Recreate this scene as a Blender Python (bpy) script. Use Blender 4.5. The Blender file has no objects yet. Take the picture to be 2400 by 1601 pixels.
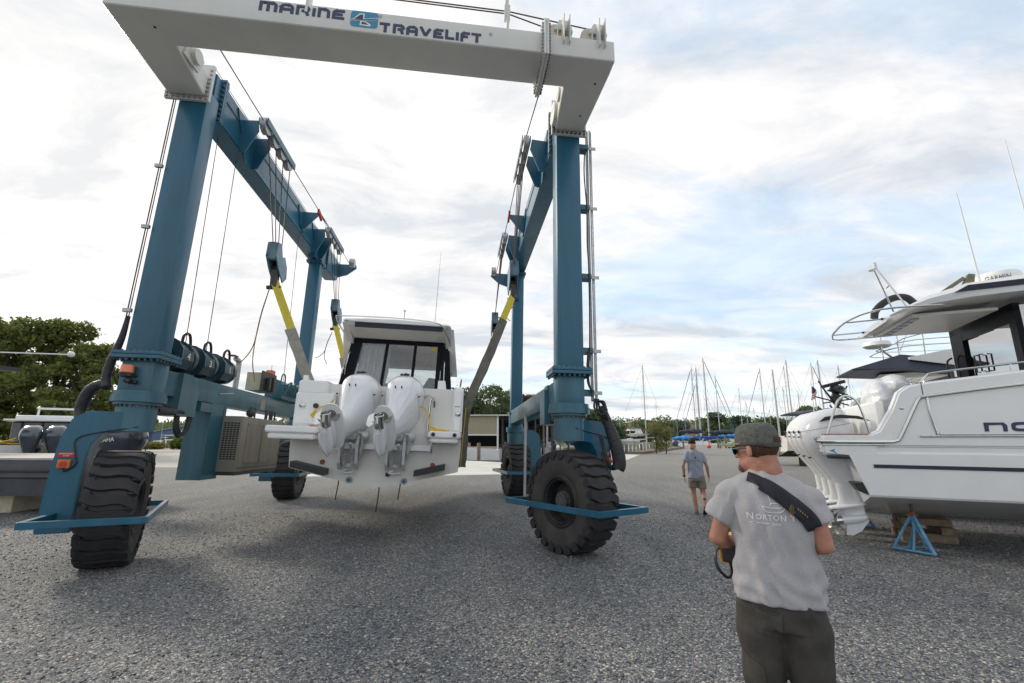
import bpy, bmesh, math, random
import numpy as np
from mathutils import Vector, Matrix
from math import radians as R, pi, sin, cos, tan, atan2, sqrt
random.seed(7)
S = bpy.context.scene
C = S.collection

# ---------------------------------------------------------------- camera, world, sun, exposure
cam_d = bpy.data.cameras.new("camera"); cam = bpy.data.objects.new("camera", cam_d); C.objects.link(cam)
cam_d.lens = 16.0; cam_d.sensor_width = 36.0; cam_d.clip_end = 3000.0; cam_d.clip_start = 0.05
PITCH = math.atan((1018 - 800.5) / 1067.0)
cam.location = (0, 0, 1.8); cam.rotation_euler = (pi / 2 + PITCH, 0, 0)
S.camera = cam
S.render.engine = 'CYCLES'
S.view_settings.view_transform = 'Standard'; S.view_settings.look = 'None'; S.view_settings.gamma = 1.0
S.view_settings.use_curve_mapping = False
S.view_settings.exposure = 0.47

SUN_EL, SUN_AZ = R(27), R(-58)          # azimuth measured from +y towards +x
w = bpy.data.worlds.new("World"); S.world = w; w.use_nodes = True
nt = w.node_tree; N = nt.nodes; Lk = nt.links; N.clear()
def wn(t, **k):
    n = N.new(t)
    for a, b in k.items():
        if a in n.inputs: n.inputs[a].default_value = b
        else: setattr(n, a, b)
    return n
out = wn('ShaderNodeOutputWorld'); bg = wn('ShaderNodeBackground'); bg.inputs['Strength'].default_value = 0.1
Lk.new(bg.outputs[0], out.inputs[0])
sky = wn('ShaderNodeTexSky', sky_type='NISHITA', sun_disc=False, sun_elevation=SUN_EL, sun_rotation=SUN_AZ, air_density=1.0, dust_density=0.6)
tc = wn('ShaderNodeTexCoord'); sep = wn('ShaderNodeSeparateXYZ'); Lk.new(tc.outputs['Generated'], sep.inputs[0])
def wm(op, a, b=None, c=None):
    n = wn('ShaderNodeMath', operation=op)
    for i, v in enumerate((a, b, c)):
        if v is None: continue
        if hasattr(v, 'links') or hasattr(v, 'is_linked'): Lk.new(v, n.inputs[i])
        else: n.inputs[i].default_value = v
    return n.outputs[0]
zz = wm('MAXIMUM', sep.outputs[2], 0.0)
den = wm('ADD', zz, 0.16)
cx_ = wm('DIVIDE', sep.outputs[0], den); cy_ = wm('DIVIDE', sep.outputs[1], den)
comb = wn('ShaderNodeCombineXYZ'); Lk.new(cx_, comb.inputs[0]); Lk.new(cy_, comb.inputs[1])
mp = wn('ShaderNodeMapping'); Lk.new(comb.outputs[0], mp.inputs[0]); mp.inputs['Rotation'].default_value = (0, 0, R(-38)); mp.inputs['Scale'].default_value = (0.55, 1.15, 1)
mp.inputs['Location'].default_value = (3.1, 1.7, 0)
n1 = wn('ShaderNodeTexNoise', Scale=1.15, Detail=7.0, Roughness=0.56, Distortion=0.25); Lk.new(mp.outputs[0], n1.inputs['Vector'])
mp2 = wn('ShaderNodeMapping'); Lk.new(comb.outputs[0], mp2.inputs[0]); mp2.inputs['Scale'].default_value = (1.0, 1.6, 1); mp2.inputs['Rotation'].default_value = (0, 0, R(-30)); mp2.inputs['Location'].default_value = (7.7, 2.2, 3)
n2 = wn('ShaderNodeTexNoise', Scale=2.6, Detail=6.0, Roughness=0.62, Distortion=0.4); Lk.new(mp2.outputs[0], n2.inputs['Vector'])
n3 = wn('ShaderNodeTexNoise', Scale=1.5, Detail=7.0, Roughness=0.6, Distortion=0.5); Lk.new(mp2.outputs[0], n3.inputs['Vector'])
# glow towards the hidden sun (thin cloud lit from behind)
sd = (sin(SUN_AZ) * cos(SUN_EL), cos(SUN_AZ) * cos(SUN_EL), sin(SUN_EL))
dp = wn('ShaderNodeVectorMath', operation='DOT_PRODUCT'); Lk.new(tc.outputs['Generated'], dp.inputs[0]); dp.inputs[1].default_value = sd
glow = wm('POWER', wm('MAXIMUM', dp.outputs['Value'], 0.0), 3.0)
cov = wm('ADD', wm('ADD', wm('MULTIPLY', n1.outputs['Fac'], 1.0), wm('MULTIPLY', n2.outputs['Fac'], 0.45)), wm('MULTIPLY', glow, 0.35))
mr = wn('ShaderNodeMapRange'); Lk.new(cov, mr.inputs[0]); mr.inputs[1].default_value = 0.60; mr.inputs[2].default_value = 0.79; mr.inputs[3].default_value = 0.46; mr.inputs[4].default_value = 1.0
mr.interpolation_type = 'SMOOTHSTEP'
# cloud brightness: white tops, grey bellies
shade = wn('ShaderNodeMapRange'); Lk.new(n3.outputs['Fac'], shade.inputs[0]); shade.inputs[1].default_value = 0.38; shade.inputs[2].default_value = 0.58; shade.inputs[3].default_value = 0.0; shade.inputs[4].default_value = 1.0
ccol = wn('ShaderNodeMixRGB'); Lk.new(shade.outputs[0], ccol.inputs[0]); ccol.inputs[1].default_value = (4.9, 5.3, 5.8, 1); ccol.inputs[2].default_value = (7.7, 7.55, 7.5, 1)
cg = wn('ShaderNodeMixRGB', blend_type='ADD'); cg.inputs[0].default_value = 1.0; Lk.new(ccol.outputs[0], cg.inputs[1])
gcol = wn('ShaderNodeMixRGB'); Lk.new(glow, gcol.inputs[0]); gcol.inputs[1].default_value = (0, 0, 0, 1); gcol.inputs[2].default_value = (1.5, 1.2, 0.8, 1)
Lk.new(gcol.outputs[0], cg.inputs[2])
# clear sky between the clouds: the Nishita sky lifted by thin high haze
hz = wn('ShaderNodeMixRGB', blend_type='ADD'); hz.inputs[0].default_value = 1.0; Lk.new(sky.outputs[0], hz.inputs[1]); hz.inputs[2].default_value = (2.5, 3.4, 4.1, 1)
mx = wn('ShaderNodeMixRGB'); Lk.new(mr.outputs[0], mx.inputs[0]); Lk.new(hz.outputs[0], mx.inputs[1]); Lk.new(cg.outputs[0], mx.inputs[2])
Lk.new(mx.outputs[0], bg.inputs['Color'])

sun_d = bpy.data.lights.new("sun", 'SUN'); sun_d.energy = 1.9; sun_d.angle = R(10); sun_d.color = (1, 0.90, 0.76)
sun = bpy.data.objects.new("sun", sun_d); C.objects.link(sun)
sun.rotation_euler = Vector(sd).to_track_quat('Z', 'Y').to_euler()

# ---------------------------------------------------------------- materials
MATS = {}
def mat(name, col, rough=0.5, metal=0.0, var=0.10, scale=6.0, bump=0.0, bscale=40.0, coat=0.0, spec=0.5, dirt=0.0, dirtcol=(0.08, 0.07, 0.06), alpha=1.0, emit=None, trans=0.0, streak=False):
    if name in MATS: return MATS[name]
    m = bpy.data.materials.new(name); m.use_nodes = True; MATS[name] = m
    t = m.node_tree; b = t.nodes['Principled BSDF']
    col4 = (col[0], col[1], col[2], 1)
    b.inputs['Roughness'].default_value = rough; b.inputs['Metallic'].default_value = metal
    b.inputs['Coat Weight'].default_value = coat; b.inputs['Specular IOR Level'].default_value = spec
    b.inputs['Coat Roughness'].default_value = 0.12
    g = t.nodes.new('ShaderNodeNewGeometry' if streak else 'ShaderNodeTexCoord')
    src = g.outputs['Position'] if streak else g.outputs['Object']
    no = t.nodes.new('ShaderNodeTexNoise'); no.inputs['Scale'].default_value = scale; no.inputs['Detail'].default_value = 5; no.inputs['Roughness'].default_value = 0.6
    if streak:
        mpn = t.nodes.new('ShaderNodeMapping'); mpn.inputs['Scale'].default_value = (1, 1, 0.12); t.links.new(src, mpn.inputs[0]); t.links.new(mpn.outputs[0], no.inputs['Vector'])
    else: t.links.new(src, no.inputs['Vector'])
    mr_ = t.nodes.new('ShaderNodeMapRange'); mr_.inputs[1].default_value = 0.3; mr_.inputs[2].default_value = 0.7; mr_.inputs[3].default_value = 1 - var; mr_.inputs[4].default_value = 1 + var
    t.links.new(no.outputs['Fac'], mr_.inputs[0])
    ml = t.nodes.new('ShaderNodeMixRGB'); ml.blend_type = 'MULTIPLY'; ml.inputs[0].default_value = 1; ml.inputs[1].default_value = col4
    t.links.new(mr_.outputs[0], ml.inputs[2]); last = ml.outputs[0]
    if dirt > 0:
        n2_ = t.nodes.new('ShaderNodeTexNoise'); n2_.inputs['Scale'].default_value = scale * 0.6; n2_.inputs['Detail'].default_value = 8; n2_.inputs['Roughness'].default_value = 0.7
        if streak: t.links.new(mpn.outputs[0], n2_.inputs['Vector'])
        else: t.links.new(src, n2_.inputs['Vector'])
        m2 = t.nodes.new('ShaderNodeMapRange'); m2.inputs[1].default_value = 0.5; m2.inputs[2].default_value = 0.75; m2.inputs[3].default_value = 0; m2.inputs[4].default_value = dirt
        t.links.new(n2_.outputs['Fac'], m2.inputs[0])
        mm = t.nodes.new('ShaderNodeMixRGB'); t.links.new(m2.outputs[0], mm.inputs[0]); t.links.new(last, mm.inputs[1]); mm.inputs[2].default_value = (*dirtcol, 1); last = mm.outputs[0]
        rr = t.nodes.new('ShaderNodeMapRange'); rr.inputs[3].default_value = rough; rr.inputs[4].default_value = min(1, rough + 0.4); t.links.new(m2.outputs[0], rr.inputs[0]); t.links.new(rr.outputs[0], b.inputs['Roughness'])
    t.links.new(last, b.inputs['Base Color'])
    if bump > 0:
        nb = t.nodes.new('ShaderNodeTexNoise'); nb.inputs['Scale'].default_value = bscale; nb.inputs['Detail'].default_value = 4
        t.links.new(src, nb.inputs['Vector'])
        bp = t.nodes.new('ShaderNodeBump'); bp.inputs['Strength'].default_value = bump; bp.inputs['Distance'].default_value = 0.02
        t.links.new(nb.outputs['Fac'], bp.inputs['Height']); t.links.new(bp.outputs[0], b.inputs['Normal'])
    if alpha < 1: b.inputs['Alpha'].default_value = alpha
    if trans > 0: b.inputs['Transmission Weight'].default_value = trans
    if emit: b.inputs['Emission Color'].default_value = (*emit, 1); b.inputs['Emission Strength'].default_value = 1.0
    return m

BLUE = mat('hoist_blue_paint', (0.012, 0.108, 0.182), 0.32, var=0.28, scale=1.6, coat=0.12, dirt=0.55, dirtcol=(0.055, 0.15, 0.19), bump=0.04, bscale=8, streak=True)
BLUED = mat('hoist_worn_blue', (0.024, 0.115, 0.160), 0.42, var=0.30, scale=3.0, coat=0.2, dirt=0.6, dirtcol=(0.12, 0.16, 0.165), bump=0.1, bscale=14, streak=True)
BEAMW = mat('beam_white_paint', (0.67, 0.665, 0.62), 0.38, var=0.05, scale=1.5, dirt=0.16, dirtcol=(0.42, 0.40, 0.35), streak=True)
GEL = mat('gelcoat_white', (0.81, 0.81, 0.80), 0.22, var=0.03, scale=2, coat=0.7, dirt=0.10, dirtcol=(0.58, 0.57, 0.53))
GEL2 = mat('gelcoat_cream', (0.68, 0.665, 0.62), 0.35, var=0.05, scale=2, dirt=0.22, dirtcol=(0.45, 0.42, 0.37), streak=True)
COWL = mat('engine_white', (0.74, 0.75, 0.76), 0.16, var=0.02, coat=1.0)
ENGREY = mat('engine_grey_cowl', (0.06, 0.075, 0.10), 0.2, var=0.08, coat=0.8)
STEEL = mat('stainless', (0.62, 0.62, 0.60), 0.16, 1.0, var=0.08)
BOLTM = mat('bolt_dull', (0.13, 0.14, 0.14), 0.6, 0.3, var=0.4, scale=30)
WINCH = mat('winch_dark_blue', (0.016, 0.050, 0.066), 0.38, var=0.3, dirt=0.3, dirtcol=(0.06, 0.08, 0.085), coat=0.2)
GALV = mat('galvanised', (0.42, 0.43, 0.43), 0.45, 0.7, var=0.2, scale=12)
DSTEEL = mat('dark_steel', (0.07, 0.07, 0.07), 0.5, 0.5, var=0.3, scale=14)
BLACK = mat('black_plastic', (0.018, 0.019, 0.022), 0.42, var=0.2)
BLKSAT = mat('black_frame', (0.006, 0.007, 0.011), 0.4, var=0.1, spec=.12)
RUB = mat('tyre_rubber', (0.022, 0.022, 0.026), 0.72, var=0.3, scale=5, bump=0.3, bscale=60, dirt=0.45, dirtcol=(0.07, 0.062, 0.055))
RUBD = mat('tyre_sidewall', (0.052, 0.048, 0.045), 0.8, var=0.25, scale=4, bump=0.15, bscale=50, dirt=0.6, dirtcol=(0.10, 0.088, 0.075))
RIMM = mat('wheel_rim', (0.028, 0.028, 0.030), 0.55, 0.2, var=0.3, dirt=0.4, dirtcol=(0.09, 0.08, 0.07))
WIRE = mat('wire_rope', (0.10, 0.09, 0.08), 0.55, 0.6, var=0.2)
HOSE = mat('hose_sleeve', (0.022, 0.023, 0.028), 0.6, var=0.35, scale=9, bump=0.9, bscale=22, coat=0.1)
YEL = mat('yellow_webbing', (0.62, 0.50, 0.05), 0.75, var=0.15, scale=20, bump=0.3, bscale=80)
CHAFE = mat('grey_chafe_sleeve', (0.30, 0.28, 0.24), 0.85, var=0.18, scale=6, bump=0.5, bscale=12)
NAVY = mat('navy_canvas', (0.018, 0.024, 0.045), 0.6, var=0.2, bump=0.2, bscale=14)
BLUEC = mat('blue_sail_cover', (0.012, 0.085, 0.34), 0.65, var=0.25, scale=6, bump=0.3, bscale=12)
LTBL = mat('light_blue_cover', (0.03, 0.22, 0.55), 0.65, var=0.2)
REDP = mat('red_paint', (0.45, 0.03, 0.02), 0.45, var=0.15)
ORNG = mat('orange_enclosure', (0.62, 0.17, 0.03), 0.45, var=0.1)
WHT = mat('plain_white', (0.78, 0.78, 0.76), 0.5, var=0.04)
LETN = mat('navy_lettering', (0.035, 0.040, 0.095), 0.45, var=0.08)
TEAK = mat('teak', (0.30, 0.15, 0.10), 0.6, var=0.25, scale=18)
WOOD = mat('weathered_timber', (0.20, 0.15, 0.105), 0.85, var=0.4, scale=7, bump=0.6, bscale=20)
PILE = mat('green_treated_pile', (0.17, 0.18, 0.12), 0.9, var=0.35, scale=5, bump=0.5, bscale=18)
CONC = mat('concrete', (0.42, 0.40, 0.36), 0.85, var=0.14, scale=1.2, bump=0.25, bscale=40, dirt=0.3, dirtcol=(0.30, 0.29, 0.27))
GENM = mat('beige_machine_paint', (0.235, 0.225, 0.185), 0.55, var=0.15, scale=2.5, dirt=0.5, dirtcol=(0.13, 0.12, 0.10), streak=True)
STANDB = mat('stand_blue', (0.09, 0.25, 0.40), 0.5, var=0.35, scale=14, dirt=0.5, dirtcol=(0.20, 0.15, 0.12))
RUST = mat('rust', (0.26, 0.10, 0.05), 0.8, var=0.4, scale=20)
VINYL = mat('grey_vinyl', (0.16, 0.145, 0.14), 0.6, var=0.1)
def glass(name, col, alpha, rough=0.03):
    if name in MATS: return MATS[name]
    m = bpy.data.materials.new(name); m.use_nodes = True; MATS[name] = m
    t = m.node_tree; t.nodes.clear()
    o = t.nodes.new('ShaderNodeOutputMaterial'); tr = t.nodes.new('ShaderNodeBsdfTransparent'); tr.inputs[0].default_value = (*col, 1)
    gl = t.nodes.new('ShaderNodeBsdfGlossy'); gl.inputs['Roughness'].default_value = rough; gl.inputs[0].default_value = (0.9, 0.9, 0.9, 1)
    fr = t.nodes.new('ShaderNodeFresnel'); fr.inputs[0].default_value = 1.5
    ad = t.nodes.new('ShaderNodeMath'); ad.operation = 'ADD'; ad.use_clamp = True; ad.inputs[1].default_value = alpha; t.links.new(fr.outputs[0], ad.inputs[0])
    mx_ = t.nodes.new('ShaderNodeMixShader'); t.links.new(ad.outputs[0], mx_.inputs[0]); t.links.new(tr.outputs[0], mx_.inputs[1]); t.links.new(gl.outputs[0], mx_.inputs[2]); t.links.new(mx_.outputs[0], o.inputs[0])
    return m
GLASS = glass('clear_glass', (0.88, 0.9, 0.9), 0.03)
TINT = glass('tinted_glass', (0.22, 0.20, 0.22), 0.05)
MIRR = glass('dark_mirror_glass', (0.03, 0.03, 0.035), 0.93)
MIRR.node_tree.nodes['Glossy BSDF'].inputs[0].default_value = (.52, .50, .50, 1)
DCHAFE = mat('dark_chafe_sleeve', (0.135, 0.125, 0.105), 0.9, var=0.25, scale=6, bump=0.6, bscale=12)

# ---------------------------------------------------------------- mesh helpers
def V(*a): return Vector(a)
class MB:
    """collects shapes, then links them as ONE mesh object"""
    def __init__(s): s.bm = bmesh.new()
    def box(s, x0, x1, y0, y1, z0, z1, bev=0.0, M=None):
        bm = bmesh.new(); vs = [bm.verts.new((x, y, z)) for x in (x0, x1) for y in (y0, y1) for z in (z0, z1)]
        for f in ((0, 1, 3, 2), (4, 6, 7, 5), (0, 4, 5, 1), (2, 3, 7, 6), (0, 2, 6, 4), (1, 5, 7, 3)): bm.faces.new([vs[i] for i in f])
        bmesh.ops.recalc_face_normals(bm, faces=bm.faces)
        if bev > 0: bmesh.ops.bevel(bm, geom=list(bm.edges), offset=bev, segments=2, profile=0.6, affect='EDGES', clamp_overlap=True)
        s._add(bm, M); return s
    def _add(s, bm, M=None):
        if M is not None: bmesh.ops.transform(bm, matrix=M, verts=bm.verts)
        me = bpy.data.meshes.new('t'); bm.to_mesh(me); bm.free(); s.bm.from_mesh(me); bpy.data.meshes.remove(me)
    def cyl(s, p0, p1, r0, r1=None, n=16, cap=True):
        r1 = r0 if r1 is None else r1
        return s.rings([ring(p0, V(*p1) - V(*p0), r0, n), ring(p1, V(*p1) - V(*p0), r1, n)], cap)
    def rings(s, rs, cap=True, closed=False):
        bm = s.bm; L = [[bm.verts.new(p) for p in r] for r in rs]
        n = len(L[0]); seq = list(range(len(L) - 1)) + ([len(L) - 1] if closed else [])
        for i in seq:
            a, b = L[i], L[(i + 1) % len(L)]
            for j in range(n):
                try: bm.faces.new((a[j], a[(j + 1) % n], b[(j + 1) % n], b[j]))
                except ValueError: pass
        if cap and not closed:
            for q in (L[0][::-1], L[-1]):
                try: bm.faces.new(q)
                except ValueError: pass
        return s
    def tube(s, pts, r, n=8, cap=True, ry=None, smooth=0):
        P = [V(*p) for p in pts]
        if smooth: P = spline(P, smooth)
        rs = []; up = None
        for i, p in enumerate(P):
            d = (P[min(i + 1, len(P) - 1)] - P[max(i - 1, 0)])
            if d.length < 1e-9: d = V(0, 0, 1)
            d.normalize()
            if up is None: up = V(0, 0, 1) if abs(d.z) < 0.9 else V(0, 1, 0)
            sx = d.cross(up); 
            if sx.length < 1e-6: up = V(1, 0, 0); sx = d.cross(up)
            sx.normalize(); up = sx.cross(d).normalized()
            rr = r(i / (len(P) - 1)) if callable(r) else r
            r2 = rr if ry is None else ry
            rs.append([p + sx * rr * cos(2 * pi * k / n) + up * r2 * sin(2 * pi * k / n) for k in range(n)])
        return s.rings(rs, cap)
    def ribbon(s, pts, wdir, wid, th, smooth=6):
        """flat strap following pts; wdir = width direction (vector or list)"""
        P = spline([V(*p) for p in pts], smooth) if smooth else [V(*p) for p in pts]
        rs = []
        for i, p in enumerate(P):
            d = (P[min(i + 1, len(P) - 1)] - P[max(i - 1, 0)]).normalized()
            f = i / (len(P) - 1)
            wv = V(*wdir); wv = (wv - d * wv.dot(d)).normalized(); nv = d.cross(wv)
            W_ = (wid(f) if callable(wid) else wid) / 2; T_ = th / 2
            rs.append([p + wv * W_ + nv * T_, p - wv * W_ + nv * T_, p - wv * W_ - nv * T_, p + wv * W_ - nv * T_])
        return s.rings(rs)
    def prism(s, poly, a, b, axis='y', M=None):
        """poly: list of 2D points; extruded from a to b along axis"""
        f = {'x': lambda p, t: (t, p[0], p[1]), 'y': lambda p, t: (p[0], t, p[1]), 'z': lambda p, t: (p[0], p[1], t)}[axis]
        bm = bmesh.new(); A = [bm.verts.new(f(p, a)) for p in poly]; B = [bm.verts.new(f(p, b)) for p in poly]; n = len(poly)
        bm.faces.new(A[::-1]); bm.faces.new(B)
        for i in range(n): bm.faces.new((A[i], A[(i + 1) % n], B[(i + 1) % n], B[i]))
        bmesh.ops.recalc_face_normals(bm, faces=bm.faces)
        s._add(bm, M); return s
    def sphere(s, c, r, n=16, sc=(1, 1, 1), M=None):
        bm = bmesh.new(); bmesh.ops.create_uvsphere(bm, u_segments=n, v_segments=max(6, n // 2), radius=1)
        bmesh.ops.transform(bm, matrix=Matrix.Translation(c) @ Matrix.Diagonal((r * sc[0], r * sc[1], r * sc[2], 1)), verts=bm.verts)
        s._add(bm, M); return s
    def face(s, pts):
        s.bm.faces.new([s.bm.verts.new(p) for p in pts]); return s
    def xf(s, M): bmesh.ops.transform(s.bm, matrix=M, verts=s.bm.verts); return s
    SPLIT = {'wire_rope', 'sheave', 'sheave_plate', 'hydraulic_hose', 'pipe', 'cable', 'cable_clip', 'cable_clamp', 'drop_pipe', 'latch', 'door_panel', 'rope_guide', 'drain_hole', 'joint_flange', 'rail', 'stay', 'engine_pipe', 'slew_ring', 'roof_dome', 'drain_plug', 'strap', 'seat', 'fender', 'cleat', 'window', 'leg', 'window_frame', 'mullion', 'bow_rail', 'trim_tab', 'rung', 'side_fin', 'swim_platform', 'steering_cylinder', 'vent_grille', 'glasses_temple', 'glasses_lens', 'grab_handle', 'trim_tab', 'warning_sticker', 'frame_grip', 'whip_antenna', 'stern_light', 'transducer', 'valve_bank', 'corner_trim', 'gate_slot', 'skirt_siding', 'keypad'}
    def build(s, name, m, parent=None, label=None, smooth=False, auto=35, recalc=True):
        if name in s.SPLIT and parent is not None:
            bmesh.ops.remove_doubles(s.bm, verts=s.bm.verts, dist=1e-6)
            s.bm.verts.ensure_lookup_table(); seen = set(); comps = []
            for v in s.bm.verts:
                if v.index in seen: continue
                st = [v]; seen.add(v.index); comp = []
                while st:
                    q = st.pop(); comp.append(q)
                    for e in q.link_edges:
                        o_ = e.other_vert(q)
                        if o_.index not in seen: seen.add(o_.index); st.append(o_)
                comps.append(comp)
            if 1 < len(comps) <= 60:
                last = None
                for comp in comps:
                    nb = MB(); mp_ = {q: nb.bm.verts.new(q.co) for q in comp}
                    for f in {f for q in comp for f in q.link_faces}:
                        try: nb.bm.faces.new([mp_[q] for q in f.verts])
                        except ValueError: pass
                    last = nb._one(name, m, parent, label, smooth, auto, recalc)
                s.bm.free(); return last
        return s._one(name, m, parent, label, smooth, auto, recalc)
    def _one(s, name, m, parent=None, label=None, smooth=False, auto=35, recalc=True):
        if recalc: bmesh.ops.recalc_face_normals(s.bm, faces=s.bm.faces)
        me = bpy.data.meshes.new(name); s.bm.to_mesh(me); s.bm.free()
        o = bpy.data.objects.new(name, me); C.objects.link(o)
        me.materials.append(m)
        if smooth:
            for p in me.polygons: p.use_smooth = True
            if auto: 
                try: me.set_sharp_from_angle(angle=R(auto))
                except Exception: pass
        if parent: o.parent = parent
        if label: o['label'] = label
        return o
def ring(c, d, r, n=16, up=None, sy=1.0):
    c = V(*c); d = V(*d).normalized(); u = V(0, 0, 1) if abs(d.z) < 0.95 else V(0, 1, 0)
    if up: u = V(*up)
    a = d.cross(u).normalized(); b = a.cross(d).normalized()
    return [c + a * r * cos(2 * pi * k / n) + b * r * sy * sin(2 * pi * k / n) for k in range(n)]
def spline(P, k=6):
    if len(P) < 3: return P
    Q = [P[0] * 2 - P[1]] + P + [P[-1] * 2 - P[-2]]; o = []
    for i in range(1, len(Q) - 2):
        for j in range(k):
            t = j / k; a, b, c, d = Q[i - 1], Q[i], Q[i + 1], Q[i + 2]
            o.append(0.5 * ((2 * b) + (c - a) * t + (2 * a - 5 * b + 4 * c - d) * t * t + (3 * b - a - 3 * c + d) * t ** 3))
    o.append(P[-1]); return o
def sup(cx, cy, rx, ry, e=2.6, n=24, z=0.0, ax='z'):
    """superellipse ring"""
    o = []
    for k in range(n):
        t = 2 * pi * k / n; c_, s_ = cos(t), sin(t)
        x = cx + rx * math.copysign(abs(c_) ** (2 / e), c_); y = cy + ry * math.copysign(abs(s_) ** (2 / e), s_)
        o.append({'z': V(x, y, z), 'y': V(x, z, y), 'x': V(z, x, y)}[ax])
    return o
def thing(name, label, cat, loc=(0, 0, 0), rz=0.0, M=None, group=None):
    o = bpy.data.objects.new(name, None); C.objects.link(o); o.empty_display_size = 0.2
    if M is not None: o.matrix_world = M
    else: o.location = loc; o.rotation_euler = (0, 0, rz)
    return tag(o, label, cat, group)
def tag(o, label=None, cat=None, group=None, kind=None):
    if label: o['label'] = label
    if cat: o['category'] = cat
    if group: o['group'] = group
    if kind: o['kind'] = kind
    return o
KIDS = {}
def copy_tree(o, loc=None, rz=None, label=None, parent=None, group=None, sc=None):
    c = o.copy(); C.objects.link(c)
    if parent is not None: c.parent = parent; c.matrix_parent_inverse = o.matrix_parent_inverse.copy()
    if loc is not None: c.location = loc
    if rz is not None: c.rotation_euler = (0, 0, rz)
    if sc is not None: c.scale = (sc,) * 3 if not hasattr(sc, '__len__') else sc
    if label: c['label'] = label
    if group: c['group'] = group
    for ch in list(o.children): copy_tree(ch, parent=c)
    return c
def text_mesh(txt, size, m, name, parent, M, depth=0.004, shear=0.0, sx=1.0, align='LEFT', label=None, spacing=1.0):
    cu = bpy.data.curves.new(name, 'FONT'); cu.body = txt; cu.size = size; cu.extrude = depth / 2; cu.align_x = align; cu.shear = shear; cu.space_character = spacing
    cu.resolution_u = 3
    t = bpy.data.objects.new('tmp_text', cu); C.objects.link(t)
    dg = bpy.context.evaluated_depsgraph_get(); me = bpy.data.meshes.new_from_object(t.evaluated_get(dg))
    bpy.data.objects.remove(t); bpy.data.curves.remove(cu)
    me.transform(M @ Matrix.Diagonal((sx, 1, 1, 1))); me.name = name; me.materials.clear(); me.materials.append(m)
    o = bpy.data.objects.new(name, me); C.objects.link(o); o.parent = parent
    if label: o['label'] = label
    return o
def frame(phi, pit, rol, loc):
    return Matrix.Translation(loc) @ Matrix.Rotation(phi, 4, 'Z') @ Matrix.Rotation(pit, 4, 'X') @ Matrix.Rotation(rol, 4, 'Y')
def skin_blob(prims, voxel=0.012, smooth=6, name='t', disp=None):
    """union of tapered capsules / ellipsoids -> one continuous smooth surface (mesh)"""
    b = MB()
    for p in prims:
        if p[0] == 'cap':
            _, a, ra, c_, rc = p[:5]; fl = p[5] if len(p) > 5 else (1, 1)
            a = V(*a); c_ = V(*c_); d = c_ - a; L = max(d.length, 1e-5); dn = d / L
            u = V(0, 1, 0) if abs(dn.y) < 0.8 else V(1, 0, 0)
            sx_ = u.cross(dn).normalized(); sy_ = dn.cross(sx_).normalized()
            rs = []
            for i in range(5): 
                t = pi / 2 * (i + 0.35) / 5; q = a - dn * ra * cos(t); r = ra * sin(t)
                rs.append([q + sx_ * r * fl[0] * cos(2 * pi * k / 16) + sy_ * r * fl[1] * sin(2 * pi * k / 16) for k in range(16)])
            for i in range(5):
                t = pi / 2 * i / 5; q = c_ + dn * rc * sin(t); r = rc * cos(t) if i < 4.9 else 0.01
                rs.append([q + sx_ * r * fl[0] * cos(2 * pi * k / 16) + sy_ * r * fl[1] * sin(2 * pi * k / 16) for k in range(16)])
            b.rings(rs)
        elif p[0] == 'ell':
            b.sphere(V(0, 0, 0), 1, 16, (1, 1, 1), Matrix.Translation(p[1]) @ (p[3] if len(p) > 3 else Matrix.Identity(4)) @ Matrix.Diagonal((*p[2], 1)))
        elif p[0] == 'rings':
            b.rings(p[1])
    bmesh.ops.recalc_face_normals(b.bm, faces=b.bm.faces)
    me = bpy.data.meshes.new(name); b.bm.to_mesh(me); b.bm.free()
    o = bpy.data.objects.new('tmp_blob', me); C.objects.link(o)
    md = o.modifiers.new('r', 'REMESH'); md.mode = 'VOXEL'; md.voxel_size = voxel; md.use_smooth_shade = True
    if smooth: s_ = o.modifiers.new('s', 'SMOOTH'); s_.factor = 0.5; s_.iterations = smooth
    dg = bpy.context.evaluated_depsgraph_get(); me2 = bpy.data.meshes.new_from_object(o.evaluated_get(dg))
    bpy.data.objects.remove(o); bpy.data.meshes.remove(me)
    if disp:
        for v in me2.vertices: v.co = disp(v.co)
    for p in me2.polygons: p.use_smooth = True
    return me2
def mesh_obj(me, name, m, parent=None, label=None):
    me.name = name; me.materials.clear(); me.materials.append(m)
    o = bpy.data.objects.new(name, me); C.objects.link(o)
    if parent: o.parent = parent
    if label: o['label'] = label
    return o
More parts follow.
